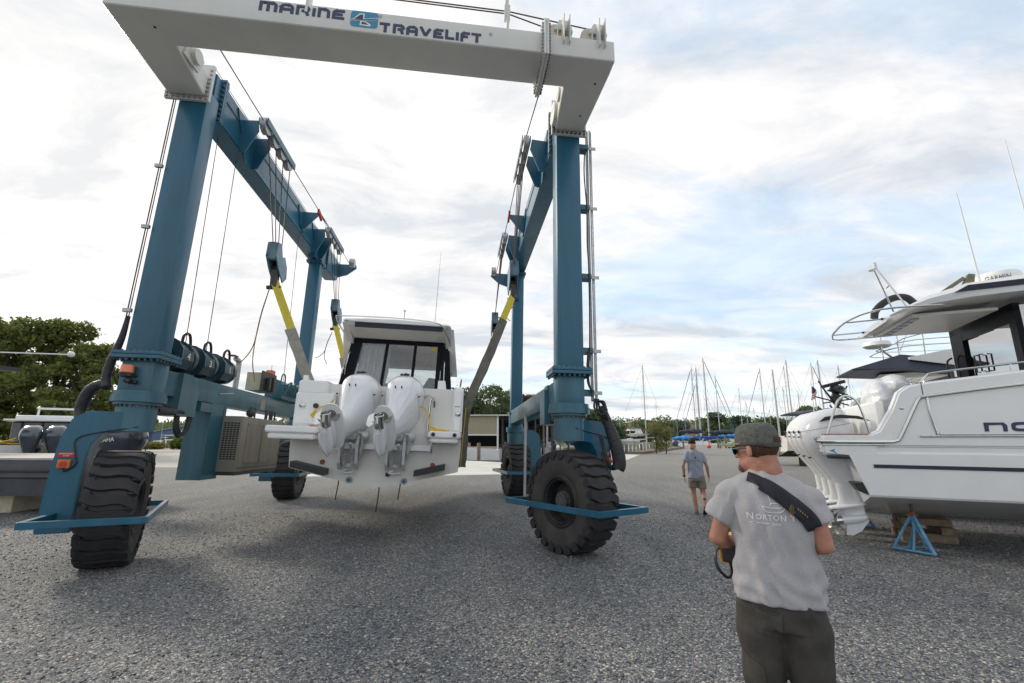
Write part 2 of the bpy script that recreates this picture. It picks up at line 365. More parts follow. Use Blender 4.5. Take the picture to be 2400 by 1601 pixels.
# ---------------------------------------------------------------- ground, water, far land
def gravel_mat():
    m = bpy.data.materials.new('gravel'); m.use_nodes = True; t = m.node_tree; b = t.nodes['Principled BSDF']; n = t.nodes; l = t.links
    g = n.new('ShaderNodeNewGeometry')
    mpv = n.new('ShaderNodeMapping'); l.new(g.outputs['Position'], mpv.inputs[0]); mpv.inputs['Scale'].default_value = (1, 1, 0.0)
    dn = n.new('ShaderNodeTexNoise'); dn.inputs['Scale'].default_value = 9; dn.inputs['Detail'].default_value = 3; l.new(mpv.outputs[0], dn.inputs['Vector'])
    dm = n.new('ShaderNodeMixRGB'); dm.blend_type = 'ADD'; dm.inputs[0].default_value = 0.04; l.new(mpv.outputs[0], dm.inputs[1]); l.new(dn.outputs['Color'], dm.inputs[2])
    v1 = n.new('ShaderNodeTexVoronoi'); v1.inputs['Scale'].default_value = 50; l.new(dm.outputs[0], v1.inputs['Vector'])
    v2 = n.new('ShaderNodeTexVoronoi'); v2.inputs['Scale'].default_value = 90; l.new(dm.outputs[0], v2.inputs['Vector'])
    ve = n.new('ShaderNodeTexVoronoi'); ve.feature = 'DISTANCE_TO_EDGE'; ve.inputs['Scale'].default_value = 50; l.new(dm.outputs[0], ve.inputs['Vector'])
    def ramp(src, pts):
        r = n.new('ShaderNodeValToRGB'); l.new(src, r.inputs[0]); e = r.color_ramp.elements
        while len(e) < len(pts): e.new(0.5)
        for q, (p, c) in zip(e, pts): q.position = p; q.color = (*c, 1)
        return r.outputs[0]
    s1 = n.new('ShaderNodeSeparateColor'); l.new(v1.outputs['Color'], s1.inputs[0])
    s2 = n.new('ShaderNodeSeparateColor'); l.new(v2.outputs['Color'], s2.inputs[0])
    P = [(0, (0.050, 0.053, 0.060)), (0.22, (0.098, 0.104, 0.114)), (0.5, (0.165, 0.170, 0.174)), (0.76, (0.248, 0.248, 0.242)), (0.92, (0.38, 0.365, 0.335)), (0.985, (0.60, 0.55, 0.47)), (1.0, (0.48, 0.30, 0.21))]
    c1 = ramp(s1.outputs[0], P); c2 = ramp(s2.outputs[0], P)
    sel = n.new('ShaderNodeMath'); sel.operation = 'GREATER_THAN'; sel.inputs[1].default_value = 0.62; l.new(s1.outputs[1], sel.inputs[0])
    mx = n.new('ShaderNodeMixRGB'); l.new(sel.outputs[0], mx.inputs[0]); l.new(c1, mx.inputs[1]); l.new(c2, mx.inputs[2])
    # colour darkens towards the borders between the stones
    er = ramp(ve.outputs['Distance'], [(0.0, (0.34, 0.34, 0.36)), (0.12, (1, 1, 1))])
    m2 = n.new('ShaderNodeMixRGB'); m2.blend_type = 'MULTIPLY'; m2.inputs[0].default_value = 0.75; l.new(mx.outputs[0], m2.inputs[1]); l.new(er, m2.inputs[2])
    # big soft areas: bluish fresh stone, browner driven lanes
    bn = n.new('ShaderNodeTexNoise'); bn.inputs['Scale'].default_value = 0.9; bn.inputs['Detail'].default_value = 6; bn.inputs['Roughness'].default_value = .6; lm = n.new('ShaderNodeMapping'); lm.inputs['Rotation'].default_value = (0, 0, R(-14)); lm.inputs['Scale'].default_value = (1.1, .28, 1); l.new(g.outputs['Position'], lm.inputs[0]); l.new(lm.outputs[0], bn.inputs['Vector'])
    br = ramp(bn.outputs['Fac'], [(0.36, (0.80, 0.84, 0.89)), (0.5, (1.02, 1.035, 1.05)), (0.64, (1.26, 1.26, 1.24))])
    m3 = n.new('ShaderNodeMixRGB'); m3.blend_type = 'MULTIPLY'; m3.inputs[0].default_value = 1; l.new(m2.outputs[0], m3.inputs[1]); l.new(br, m3.inputs[2])
    # farther back the yard is finer, dustier stone
    sp = n.new('ShaderNodeSeparateXYZ'); l.new(g.outputs['Position'], sp.inputs[0])
    fr = n.new('ShaderNodeMapRange'); fr.inputs[1].default_value = 9; fr.inputs[2].default_value = 30; fr.inputs[3].default_value = 0; fr.inputs[4].default_value = 0.75; l.new(sp.outputs[1], fr.inputs[0])
    fn = n.new('ShaderNodeTexNoise'); fn.inputs['Scale'].default_value = 14; fn.inputs['Detail'].default_value = 6; l.new(g.outputs['Position'], fn.inputs['Vector'])
    fc = ramp(fn.outputs['Fac'], [(0.35, (0.22, 0.215, 0.195)), (0.65, (0.36, 0.35, 0.32))])
    m4 = n.new('ShaderNodeMixRGB'); l.new(fr.outputs[0], m4.inputs[0]); l.new(m3.outputs[0], m4.inputs[1]); l.new(fc, m4.inputs[2])
    l.new(m4.outputs[0], b.inputs['Base Color']); b.inputs['Roughness'].default_value = 0.78; b.inputs['Specular IOR Level'].default_value = 0.35
    hh = n.new('ShaderNodeMath'); hh.operation = 'MULTIPLY_ADD'; l.new(v1.outputs['Distance'], hh.inputs[0]); hh.inputs[1].default_value = -1.0; 
    s3 = n.new('ShaderNodeMath'); s3.operation = 'MULTIPLY'; l.new(s1.outputs[2], s3.inputs[0]); s3.inputs[1].default_value = 0.8; l.new(s3.outputs[0], hh.inputs[2])
    bp = n.new('ShaderNodeBump'); bp.inputs['Strength'].default_value = 1.0; bp.inputs['Distance'].default_value = 0.014; l.new(hh.outputs[0], bp.inputs['Height']); l.new(bp.outputs[0], b.inputs['Normal'])
    return m
GRAV = gravel_mat()
yard = [(-160, 60), (-8, 60), (-8, 33.7), (-4.3, 33.7), (-0.3, 30.2), (5.6, 31.2), (6.5, 34.8), (10.8, 43.8), (21.5, 61), (60, 63), (160, 63), (160, -60), (-160, -60)]
b = MB(); b.prism(yard, -2.2, 0, 'z'); o = b.build('gravel_yard', GRAV); tag(o, kind='structure')
b = MB(); b.prism([(-11, 20.2), (-2.8, 21), (0, 21.65), (4.7, 24.5), (11.5, 42), (10.6, 43.4), (6.4, 34.6), (5.5, 31.3), (-0.3, 30.3), (-4.3, 33.6), (-11, 33.6)], -0.2, 0.012, 'z')
tag(b.build('concrete_apron', mat('apron_concrete', (0.56, 0.55, 0.51), 0.8, var=0.12, scale=0.6, dirt=0.25, dirtcol=(0.38, 0.37, 0.34))), kind='structure')
b = MB(); b.prism([(-150, 26), (-13.5, 26), (-12, 59.9), (-150, 59.9)], -0.2, 0.008, 'z')
tag(b.build('pavement', mat('pale_pavement', (0.40, 0.385, 0.34), 0.85, var=0.10, scale=0.25)), kind='structure')
WAT = bpy.data.materials.new('harbour_water'); WAT.use_nodes = True
t = WAT.node_tree; bb = t.nodes['Principled BSDF']; bb.inputs['Base Color'].default_value = (0.045, 0.055, 0.045, 1); bb.inputs['Roughness'].default_value = 0.06; bb.inputs['Specular IOR Level'].default_value = 0.8
g = t.nodes.new('ShaderNodeNewGeometry'); mm_ = t.nodes.new('ShaderNodeMapping'); mm_.inputs['Scale'].default_value = (0.5, 1.6, 1); t.links.new(g.outputs['Position'], mm_.inputs[0])
nn = t.nodes.new('ShaderNodeTexNoise'); nn.inputs['Scale'].default_value = 1.3; nn.inputs['Detail'].default_value = 4; t.links.new(mm_.outputs[0], nn.inputs['Vector'])
bp = t.nodes.new('ShaderNodeBump'); bp.inputs['Strength'].default_value = 0.35; bp.inputs['Distance'].default_value = 0.12; t.links.new(nn.outputs['Fac'], bp.inputs['Height']); t.links.new(bp.outputs[0], bb.inputs['Normal'])
b = MB(); b.face([(-900, -900, -1.1), (900, -900, -1.1), (900, 1500, -1.1), (-900, 1500, -1.1)])
tag(b.build('water', WAT), kind='structure')
GRASS = mat('bank_grass', (0.16, 0.17, 0.07), 0.95, var=0.4, scale=0.5)
b = MB(); b.prism([(45, 185), (300, 150), (900, 150), (900, 900), (-900, 900), (-900, 150), (-150, 150), (-40, 175)], -1.6, -0.3, 'z')
tag(b.build('far_shore', GRASS), kind='structure')
b = MB()
for x in range(-900, 901, 60): 
    pass
hills = []
b.rings([[V(x, 420 + 30 * sin(x * .01), -1), V(x, 520, 9 + 5 * sin(x * .013) + 3 * sin(x * .041)), V(x, 900, 10), V(x, 900, -1)] for x in range(-900, 901, 30)])
tag(b.build('wooded_hills', mat('far_wood', (0.045, 0.075, 0.04), 0.95, var=0.5, scale=0.15, bump=1.0, bscale=0.3)), kind='structure')

# loose angular stones lying on the yard near the camera
def stones():
    r_ = np.random.default_rng(3); n = 42000; y = .8 + 10.5 * r_.random(n) ** .8; x = (r_.random(n) * 2 - 1) * (1.4 + y * 1.15); s_ = .0050 + .0105 * r_.random(n) ** 2.2
    base = np.array([(1, 0, 0), (-1, 0, 0), (0, 1, 0), (0, -1, 0), (0, 0, .7), (0, 0, -.5)], float); fc = np.array([(0, 2, 4), (2, 1, 4), (1, 3, 4), (3, 0, 4), (2, 0, 5), (1, 2, 5), (3, 1, 5), (0, 3, 5)])
    P = base[None] * (1 + .45 * (r_.random((n, 6, 1)) - .5)) + .30 * (r_.random((n, 6, 3)) - .5); P[:, :, 0] *= 1.35; a = r_.random(n) * 6.283; ca, sa = np.cos(a)[:, None], np.sin(a)[:, None]
    X = P[:, :, 0] * ca - P[:, :, 1] * sa; Y = P[:, :, 0] * sa + P[:, :, 1] * ca; Z = P[:, :, 2] + (X * r_.normal(size=(n, 1)) + Y * r_.normal(size=(n, 1))) * .25
    v = np.stack([X, Y, Z], 2) * s_[:, None, None] + np.stack([x, y, s_ * .30], 1)[:, None]; v = v.reshape(-1, 3); f = (fc[None] + 6 * np.arange(n)[:, None, None]).reshape(-1, 3)
    me = bpy.data.meshes.new('loose_stones'); me.vertices.add(len(v)); me.vertices.foreach_set('co', v.ravel()); me.loops.add(f.size); me.loops.foreach_set('vertex_index', f.ravel().astype(np.int32)); me.polygons.add(len(f)); me.polygons.foreach_set('loop_start', np.arange(0, f.size, 3, dtype=np.int32)); me.polygons.foreach_set('loop_total', np.full(len(f), 3, dtype=np.int32)); me.update()
    m = bpy.data.materials.new('loose_stone'); m.use_nodes = True; t = m.node_tree; g = t.nodes.new('ShaderNodeNewGeometry'); r = t.nodes.new('ShaderNodeValToRGB'); e = r.color_ramp.elements
    for k, (p, c) in enumerate([(0, (0.05, 0.055, 0.065)), (0.35, (0.135, 0.143, 0.155)), (0.7, (0.25, 0.253, 0.25)), (0.9, (0.42, 0.41, 0.37)), (0.985, (0.58, 0.53, 0.46)), (1, (.46, .27, .18))]):
        q = e[k] if k < 2 else e.new(p); q.position = p; q.color = (*c, 1)
    t.links.new(g.outputs['Random Per Island'], r.inputs[0]); t.links.new(r.outputs[0], t.nodes['Principled BSDF'].inputs['Base Color']); t.nodes['Principled BSDF'].inputs['Roughness'].default_value = .8
    o = mesh_obj(me, 'loose_stones', m); tag(o, 'loose grey stones scattered over the gravel in the foreground', 'stones', kind='stuff')
stones()
# ---------------------------------------------------------------- boat hoist
HM = frame(0.116, -0.027, 0.0204, (0.711, 7.44, 0))
hoist = thing('boat_hoist', 'tall teal and white mobile boat hoist on big rubber tyres straddling a cabin boat', 'boat hoist', M=HM)
LU, RU, FV = -6.655, 0.0, 6.83            # left leg u, right leg u, far legs v
LW, LD = 0.457, 0.36
BOLTS = []
class _B:
    def __init__(s, pts, d, r, h): s.pts, s.d, s.r, s.h = list(pts), d, r, h
    def build(s, name, m, parent, pri=0, **k): BOLTS.append((pri, s, m))
def bolts(rowpts, d, r=0.022, h=0.03): return _B(rowpts, d, r, h)
def place_bolts(parent, limit=100):
    left = limit; rest = MB(); cache = {}
    for pri, s_, m_ in sorted(BOLTS, key=lambda q: -q[0]):
        for p in s_.pts:
            if pri > 0 and left > 0:
                key = (tuple(s_.d), s_.r, s_.h, m_.name)
                if key not in cache:
                    b_ = MB(); b_.cyl((0, 0, 0), V(*s_.d) * s_.h, s_.r, s_.r * .85, 6); o_ = b_.build('bolt', m_, parent); cache[key] = o_.data; o_.location = p
                else:
                    o_ = bpy.data.objects.new('bolt', cache[key]); C.objects.link(o_); o_.parent = parent; o_.location = p
                left -= 1
            else: rest.cyl(p, V(*p) + V(*s_.d) * s_.h, s_.r, s_.r * .85, 6)
    o_ = rest.build('small_bolts', BOLTM, parent); o_['kind'] = 'stuff'
# cross beam: one welded L-shaped box each side, bolted near the right end
cb = MB()
cb.prism([(-0.50, -1.72), (0.56, -1.72), (0.56, -1.45), (0.50, -0.07), (-0.04, -0.07), (-0.12, -1.10), (-0.50, -1.10)], 7.40, 7.78, 'z')
cb2 = MB(); cb2.prism([(-6.70, -1.73), (-0.57, -1.73), (-0.57, -1.10), (-6.08, -1.10), (-6.20, -0.07), (-6.80, -0.07)], 7.40, 7.79, 'z')
for c_ in (cb, cb2): bmesh.ops.bevel(c_.bm, geom=list(c_.bm.edges), offset=0.035, segments=3, profile=0.6, affect='EDGES')
beam = cb2.build('cross_beam', BEAMW, hoist, smooth=True)
cb.build('beam_end', BEAMW, hoist, smooth=True)
m = MB(); m.box(-0.575, -0.540, -1.86, -0.97, 7.27, 7.91, 0.006); m.box(-0.535, -0.500, -1.86, -0.97, 7.27, 7.91, 0.006); m.build('joint_flange', BEAMW, hoist)
pts = []
for k in range(10):
    z = 7.31 + k * 0.062
    pts += [(-0.50, -1.80, z), (-0.50, -1.02, z)]
for k in range(12): pts += [(-0.50, -1.74 + k * .063, 7.31), (-0.50, -1.74 + k * .063, 7.87)]
bolts(pts, (1, 0, 0)).build('bolt', GALV, hoist, pri=0); bolts([(-0.575, p[1], p[2]) for p in pts], (-1, 0, 0)).build('bolt', GALV, hoist, pri=2)
m = MB()
for (u, v) in ((0.38, -1.25), (0.33, -0.5), (-6.2, -1.42)): m.cyl((u, v, 7.392), (u, v, 7.401), 0.018, n=12)
m.build('drain_hole', BLACK, hoist)
# knee flanges on the front of the leg heads
for s_, u0, u1 in ((-1, -6.86, -6.14), (1, -0.10, 0.56)):
    m = MB(); m.box(u0, u1, -0.065, -0.005, 7.33, 8.06, 0.008); m.build('knee_flange', BEAMW, hoist)
    P_ = [(u0 + .04 + k * (u1 - u0 - .08) / 7, -0.065, 7.365) for k in range(8)] + [((u1 - .035) if s_ < 0 else (u0 + .035), -0.065, 7.43 + k * .085) for k in range(7)] + [((u0 + .035) if s_ < 0 else (u1 - .035), -0.065, 7.43 + k * .085) for k in range(7)]
    bolts(P_, (0, -1, 0), 0.026, 0.03).build('bolt', GALV if s_ < 0 else BEAMW, hoist, pri=3 if s_ < 0 else 0)
# legs
def leg(u0, v0, w_, d_, z0, z1):
    m = MB(); m.box(u0, u0 + w_, v0, v0 + d_, z0, z1, 0.035); return m.build('leg', BLUE, hoist, smooth=True)
leg(RU, 0, LW, LD, 2.88, 7.62); leg(LU, 0, LW, LD, 2.88, 7.62)
leg(RU, FV, .36, .36, 2.66, 7.24); leg(LU + .10, FV, .36, .36, 2.66, 7.24)
for (u, v, w_, d_, z) in ((RU, 0, LW, LD, 2.84), (LU, 0, LW, LD, 2.84)):
    m = MB(); m.box(u - .11, u + w_ + .11, v - .11, v + d_ + .11, z - .055, z, 0.008); m.box(u - .11, u + w_ + .11, v - .11, v + d_ + .11, z + .006, z + .055, 0.008); m.build('leg_flange', BLUE, hoist)
    P_ = [(u - .07 + k * (w_ + .14) / 7, v - .07, z + .055) for k in range(8)] + [(u - .07 if u < -1 else u - .07, v - .07 + k * .08, z + .055) for k in range(7)] + [(u + w_ + .07, v - .07 + k * .08, z + .055) for k in range(7)]
    bolts(P_, (0, 0, 1), 0.018, 0.022).build('bolt', BOLTM, hoist, pri=0); bolts([(p[0], p[1], z - .055) for p in P_], (0, 0, -1), 0.020, 0.036).build('bolt', BOLTM if u < -1 else BLUED, hoist, pri=1)
    m = MB(); m.box(u - .005, u + w_ + .005, v - .005, v + d_ + .02, 2.24, z - .057, 0.04); m.build('pedestal', BLUED, hoist, smooth=True)
    m = MB(); cx0, cy0 = u + w_ / 2, v + d_ / 2
    for za, zb, r in ((2.24, 2.30, .33), (2.14, 2.238, .345), (2.10, 2.138, .30)): m.cyl((cx0, cy0, za), (cx0, cy0, zb), r, n=40)
    m.build('slew_ring', BLUED, hoist, smooth=True)
    bolts([(cx0 + .27 * cos(k * pi / 12), cy0 + .27 * sin(k * pi / 12), 2.10) for k in range(24)], (0, 0, -1), .016, .035).build('bolt', DSTEEL, hoist)
for u in (RU, LU + .10):
    m = MB(); m.box(u - .06, u + .42, FV - .06, FV + .42, 7.22, 7.30, .006); m.box(u - .05, u + .41, FV - .05, FV + .41, 2.60, 2.66, .006); m.build('leg_flange', BLUE, hoist)
    bolts([(u - .03 + k * .084, FV - .03, 7.22) for k in range(6)], (0, 0, -1), .018, .03).build('bolt', DSTEEL, hoist)
# upper side beams
for s_, u0 in ((-1, -6.64), (1, 0.0)):
    m = MB(); m.prism([(0.20, 7.36), (8.85, 7.36), (9.15, 7.62), (9.15, 8.14), (0.20, 8.14)], u0, u0 + .40, 'x')
    bmesh.ops.bevel(m.bm, geom=list(m.bm.edges), offset=0.02, segments=2, affect='EDGES'); m.build('side_beam', BLUE, hoist, smooth=True)
    iu = u0 + .40 if s_ < 0 else u0; dd = 1 if s_ < 0 else -1
    m = MB(); m.box(min(iu, iu + dd * .012), max(iu, iu + dd * .012), .62, 5.2, 7.86, 7.90); m.build('cable_slot', BLACK, hoist)
    m = MB(); m.box(u0 - .06, u0 + .46, .42, .47, 7.30, 8.20, .006); m.box(u0 - .06, u0 + .46, .475, .52, 7.30, 8.20, .006); m.build('joint_flange', BLUE, hoist)
    bolts([(iu + dd * .03, .52, 7.34 + k * .10) for k in range(9)], (0, 1, 0), .026, .035).build('bolt', GALV, hoist)
    bolts([(iu + dd * .03, .42, 7.34 + k * .10) for k in range(9)], (0, -1, 0), .026, .035).build('bolt', DSTEEL, hoist)
    m = MB(); m.box(u0 - .05, u0 + .45, 7.55, 7.60, 7.30, 8.2, .006); m.build('joint_flange', BLUE, hoist)
    bolts([(iu + dd * .03, 7.55, 7.34 + k * .10) for k in range(9)], (0, -1, 0), .022, .03).build('bolt', DSTEEL, hoist)
    # lower side beams with corner gusset boxes
    m = MB(); m.box(u0, u0 + .36, .30, FV + .2, 2.30, 2.70, .018); m.build('lower_beam', BLUED, hoist, smooth=True)
    m = MB(); gv = .78
    m.prism([(gv, 2.70), (gv + .28, 2.70), (gv + .52, 2.44), (gv + .52, 2.00), (gv, 2.00)], u0 - .02, u0 + .44 if s_ < 0 else u0 + .36, 'x')
    if s_ > 0: m.box(u0 - .08, u0, gv, gv + .45, 2.00, 2.62, .01)
    m.build('gusset_box', BLUED, hoist)
    # sheave carriers hanging on the inner face + plate with sheaves
    for vc in ((1.55, 6.35) if s_ < 0 else (1.35, 5.9)):
        uu = iu
        m = MB()
        def U(a): return uu + dd * a
        for v_ in (vc - .28, vc + .30):
            m.prism([(U(0), 8.0), (U(.30), 8.02), (U(.34), 7.78), (U(.14), 7.28), (U(0), 7.25)], v_ - .012, v_ + .012, 'y')
        m.prism([(vc - .55, 8.08), (vc + .1, 8.13), (vc + .42, 7.95), (vc + .36, 7.50), (vc + .25, 7.22), (vc, 7.22)], U(.002), U(.022), 'x')
        m.build('carrier_bracket', BLUE, hoist)
        m = MB(); m.box(min(U(.33), U(.35)), max(U(.33), U(.35)), vc - .35, vc + 1.25, 7.92, 8.06, .004); m.box(min(U(.50), U(.52)), max(U(.50), U(.52)), vc - .35, vc + 1.25, 7.92, 8.06, .004); m.build('sheave_plate', BLUED, hoist)
        m = MB()
        for k in range(4): m.cyl((U(.37), vc - .22 + k * .42, 7.95), (U(.48), vc - .22 + k * .42, 7.95), .17, n=24)
        m.build('sheave', GALV, hoist, smooth=True)
    # anchor bracket with red clamps
    va = 5.05 if s_ < 0 else 4.35
    m = MB(); m.prism([(va - .45, 8.0), (va + .25, 8.0), (va + .1, 7.42), (va - .2, 7.55)], U(.002), U(.03), 'x'); m.prism([(U(0), 8.0), (U(.42), 8.0), (U(.42), 7.9), (U(.1), 7.5), (U(0), 7.45)], va - .05, va - .02, 'y'); m.build('anchor_bracket', BLUE, hoist)
    m = MB()
    for k in range(5): m.box(min(U(.40), U(.46)), max(U(.40), U(.46)), va - .1 + k * .07, va - .06 + k * .07, 7.96 - .02 * k, 8.10 - .02 * k, .006)
    m.build('cable_clamp', REDP, hoist)
    # running cable along the carriers
    m = MB(); m.tube([(U(.42), -1.1, 7.95), (U(.42), vc - .3, 8.1), (U(.42), va, 8.02), (U(.42), 9.0, 8.05)] if s_ < 0 else [(U(.42), -.9, 7.7), (U(.42), 1.1, 8.1), (U(.42), 9.0, 8.05)], .011, 6); m.build('wire_rope', WIRE, hoist)
    m = MB(); m.tube([(U(-.1), .3, 8.30), (U(-.1), 9.2, 8.30)], .006, 5); m.build('wire_rope', WIRE, hoist)
    m = MB(); m.prism([(U(0), 8.1), (U(.6), 8.1), (U(.62), 7.98), (U(.3), 7.7), (U(0), 7.6)], 9.05, 9.12, 'y'); m.build('end_bracket', BLUE, hoist)
    m = MB(); m.cyl((U(.45), 8.75, 8.05), (U(.62), 8.75, 8.05), .16, n=20); m.build('sheave', GALV, hoist)
# far lateral beam is open on this hoist; hydraulic cross links under the near corners
m = MB(); m.tube([(-6.35, .5, 2.10), (-6.35, 1.4, 2.08)], .05, 10); m.box(-6.55, -6.20, .35, 1.0, 2.02, 2.10, .01); m.box(.02, .34, .4, 1.1, 2.04, 2.12, .01); m.tube([(.05, .45, 2.16), (.05, 1.2, 2.16)], .04, 8); m.build('steering_cylinder', DSTEEL, hoist, smooth=True)

# wheels
def tyre_wheel(name, parent, M, label=None):
    """axis along local x, centre at origin, r .80 w .56"""
    R0, W2 = 0.79, 0.27
    prof = [(0.36, .20), (0.40, .235), (0.50, .262), (0.60, .268), (0.68, .262), (0.715, .235), (0.735, .16), (0.742, .0)]
    prof = prof + [(r, -x) for r, x in prof[-2::-1]]
    t_ = MB(); n = 72; rs = []
    for r, x in prof: rs.append([V(x, r * cos(2 * pi * k / n), r * sin(2 * pi * k / n)) for k in range(n)])
    t_.rings(rs, cap=False)
    tyre = t_.build('tyre', RUBD, parent, label, smooth=True, auto=60)
    # chevron lugs: bars alternate from both shoulders
    g = MB(); nl = 25
    for k in range(nl):
        a = 2 * pi * k / nl; sec = []
        for i in range(13):
            f = i / 12; x = -.287 + .574 * f; aa = a + .17 * f + .045 * sin(2 * pi * f); edge = i in (0, 12)
            ri = 0.69 if edge else 0.73; ro = R0 - .014 * abs(2 * f - 1) ** 3 - (0.010 if edge else 0); w_ = .084 + .006 * abs(2 * f - 1)
            sec.append([V(x, rr * cos(aa + da), rr * sin(aa + da)) for rr, da in ((ri, -w_ * 1.06), (ro, -w_ * .90), (ro, w_ * .90), (ri, w_ * 1.06))])
        g.rings(sec)
        for s_ in (-1, 1):
            # shoulder block running down the sidewall
            aa = a + (.17 if s_ > 0 else 0)
            g.rings([[V(s_ * xx, rr * cos(aa + da), rr * sin(aa + da)) for xx, da in ((.20, -w2), (.285, -w2), (.285, w2), (.20, w2))] for rr, w2 in ((.64, .050), (.70, .080), (.765, .078))])
    g.build('tread', RUB, tyre, smooth=False)
    r_ = MB()
    for s_ in (-1, 1):
        pr = [(0.375, .215), (0.40, .24), (0.385, .252), (0.355, .25), (0.345, .225), (0.33, .235), (0.315, .225), (0.30, .13), (0.30, .04)]
        r_.rings([[V(s_ * x, r * cos(2 * pi * k / 48), r * sin(2 * pi * k / 48)) for k in range(48)] for r, x in pr], cap=False)
    r_.cyl((-.04, 0, 0), (.04, 0, 0), .30, n=40)
    rim = r_.build('rim', RIMM, parent, smooth=True)
    h = MB(); h.cyl((-.20, 0, 0), (.20, 0, 0), .125, n=24); h.cyl((-.15, 0, 0), (.15, 0, 0), .155, n=24)
    for k in range(10):
        for s_ in (-1, 1): h.cyl((s_ * .15, .135 * cos(k * pi / 5), .135 * sin(k * pi / 5)), (s_ * .175, .135 * cos(k * pi / 5), .135 * sin(k * pi / 5)), .014, n=6)
        for s_ in (-1, 1): h.cyl((s_ * .20, .09 * cos(k * pi / 5), .09 * sin(k * pi / 5)), (s_ * .215, .09 * cos(k * pi / 5), .09 * sin(k * pi / 5)), .010, n=6)
    hub = h.build('hub', mat('hub_grey', (.10, .10, .10), .6, .3, var=.2), rim, smooth=True)
    for o_ in (tyre, rim): o_.matrix_local = M
    return tyre, rim
def wheel_set(cu, cv, delta, outs, first=None, dz=0.0):
    kb = .10 - dz * 1.1
    """delta: steering angle; outs=+1 fork on +u side"""
    M0 = Matrix.Translation((cu, cv, dz)) @ Matrix.Rotation(delta, 4, 'Z')
    Mw = M0 @ Matrix.Translation((0, 0, 0.77)) @ Matrix.Rotation(random.uniform(0, 1), 4, 'X')
    if first: 
        for src in first: copy_tree(src, parent=hoist).matrix_local = Mw
        tw = first
    else: tw = tyre_wheel('wheel', hoist, Mw)
    # kingpin column
    m = MB(); m.cyl((0, 0, 1.60 + kb), (0, 0, 2.10 - dz), .255, n=36); m.xf(M0); m.build('kingpin_column', BLUED, hoist, smooth=True)
    s_ = outs
    out = [(.10, 1.99 + kb * .5), (.50, 1.99 + kb * .5), (.65, 1.90 + kb * .4), (.73, 1.72), (.76, 1.3), (.78, .48), (.42, .48), (.42, 1.30 + kb * .5), (.39, 1.46 + kb * .8), (.29, 1.57 + kb), (.10, 1.60 + kb)]
    m = MB(); m.prism([(s_ * a_, z) for a_, z in out], -.23, .23, 'y')
    bmesh.ops.bevel(m.bm, geom=[e for e in m.bm.edges], offset=0.012, segments=2, affect='EDGES')
    # taper towards the hub
    for v in m.bm.verts:
        if v.co.z < 1.3: v.co.x *= 1.0; v.co.y *= 1 - .12 * (1.3 - v.co.z)
    m.xf(M0); fk = m.build('wheel_fork', BLUE, hoist, smooth=True)
    # guard frame
    m = MB(); z0, z1 = .66, .745; L, Wd = 1.06, .47; tt = .055; OW = .74 if s_ < 0 else .60
    m.box(-Wd * s_ - tt / 2, -Wd * s_ + tt / 2, -L, L, z0, z1, .006)
    a_, b_ = sorted((-Wd * s_ + s_ * tt / 2, OW * s_)); m.box(a_, b_, -L, -L + tt, z0, z1, .006); m.box(a_, b_, L - tt, L, z0, z1, .006)
    a_, b_ = sorted((.50 * s_, .56 * s_)); m.prism([(OW * s_, -L + tt), (OW * s_ - .07 * s_, -L + tt), (.58 * s_, -.24), (.65 * s_, -.24)], z0, z1, 'z'); m.prism([(OW * s_, L - tt), (OW * s_ - .07 * s_, L - tt), (.58 * s_, .24), (.65 * s_, .24)], z0, z1, 'z')
    m.xf(M0); m.build('wheel_guard', BLUE, hoist)
    return tw, M0, fk
KP = lambda u, v, w_=LW, d_=LD: (u + w_ / 2, v + d_ / 2)
tw, ML, FKL = wheel_set(*KP(LU, 0), R(24), -1, dz=-.12)
_, MR, FKR = wheel_set(*KP(RU, 0), R(31), 1, tw)
wheel_set(*KP(LU + .1, FV, .36, .36), R(4), -1, tw, dz=.06)
wheel_set(*KP(RU, FV, .36, .36), R(7), 1, tw, dz=.18)
m = MB()
for u in (RU, LU + .1): m.cyl((u + .18, FV + .18, 2.06), (u + .18, FV + .18, 2.2), .30, n=30); m.cyl((u + .18, FV + .18, 2.2), (u + .18, FV + .18, 2.60), .22, n=30)
m.build('slew_ring', BLUE, hoist, smooth=True)

# emergency stop boxes and signs on the two near forks (front faces)
for Mx, s_, fk in ((ML, -1, FKL), (MR, 1, FKR)):
    cx0 = s_ * .62; P = Mx @ Matrix.Translation((cx0, -.242, 1.50)) @ Matrix.Rotation(pi / 2, 4, 'X')
    m = MB(); m.box(-.09, .09, -.032, .032, 0, .006, .002); m.xf(P); sg = m.build('stop_sign', REDP, hoist)
    text_mesh('EMERGENCY', .026, WHT, 'sign_text', sg, P @ Matrix.Translation((0, .004, .008)), .002, align='CENTER')
    text_mesh('STOP', .026, WHT, 'sign_text', sg, P @ Matrix.Translation((0, -.024, .008)), .002, align='CENTER')
    P2 = Mx @ Matrix.Translation((cx0 + .0, -.242, 1.38)) @ Matrix.Rotation(pi / 2, 4, 'X')
    m = MB(); m.box(-.065, .065, -.055, .055, 0, .06, .008); m.xf(P2); sb = m.build('stop_box', ORNG, hoist)
    m = MB(); m.cyl((0, 0, .06), (0, 0, .085), .022, n=16); m.cyl((0, 0, .085), (0, 0, .10), .035, n=16); m.xf(P2); m.build('stop_button', REDP, sb)
    m = MB(); m.tube([(s_ * -.09, -.245, 2.0 - .1), (cx0 + .11, -.25, 1.75), (cx0 + .08, -.25, 1.55), (cx0 + .12, -.25, 1.38), (cx0 + .02, -.25, 1.28), (cx0, -.25, 1.32)], .009, 6, smooth=5); m.xf(Mx); m.build('cable', BLACK, hoist)

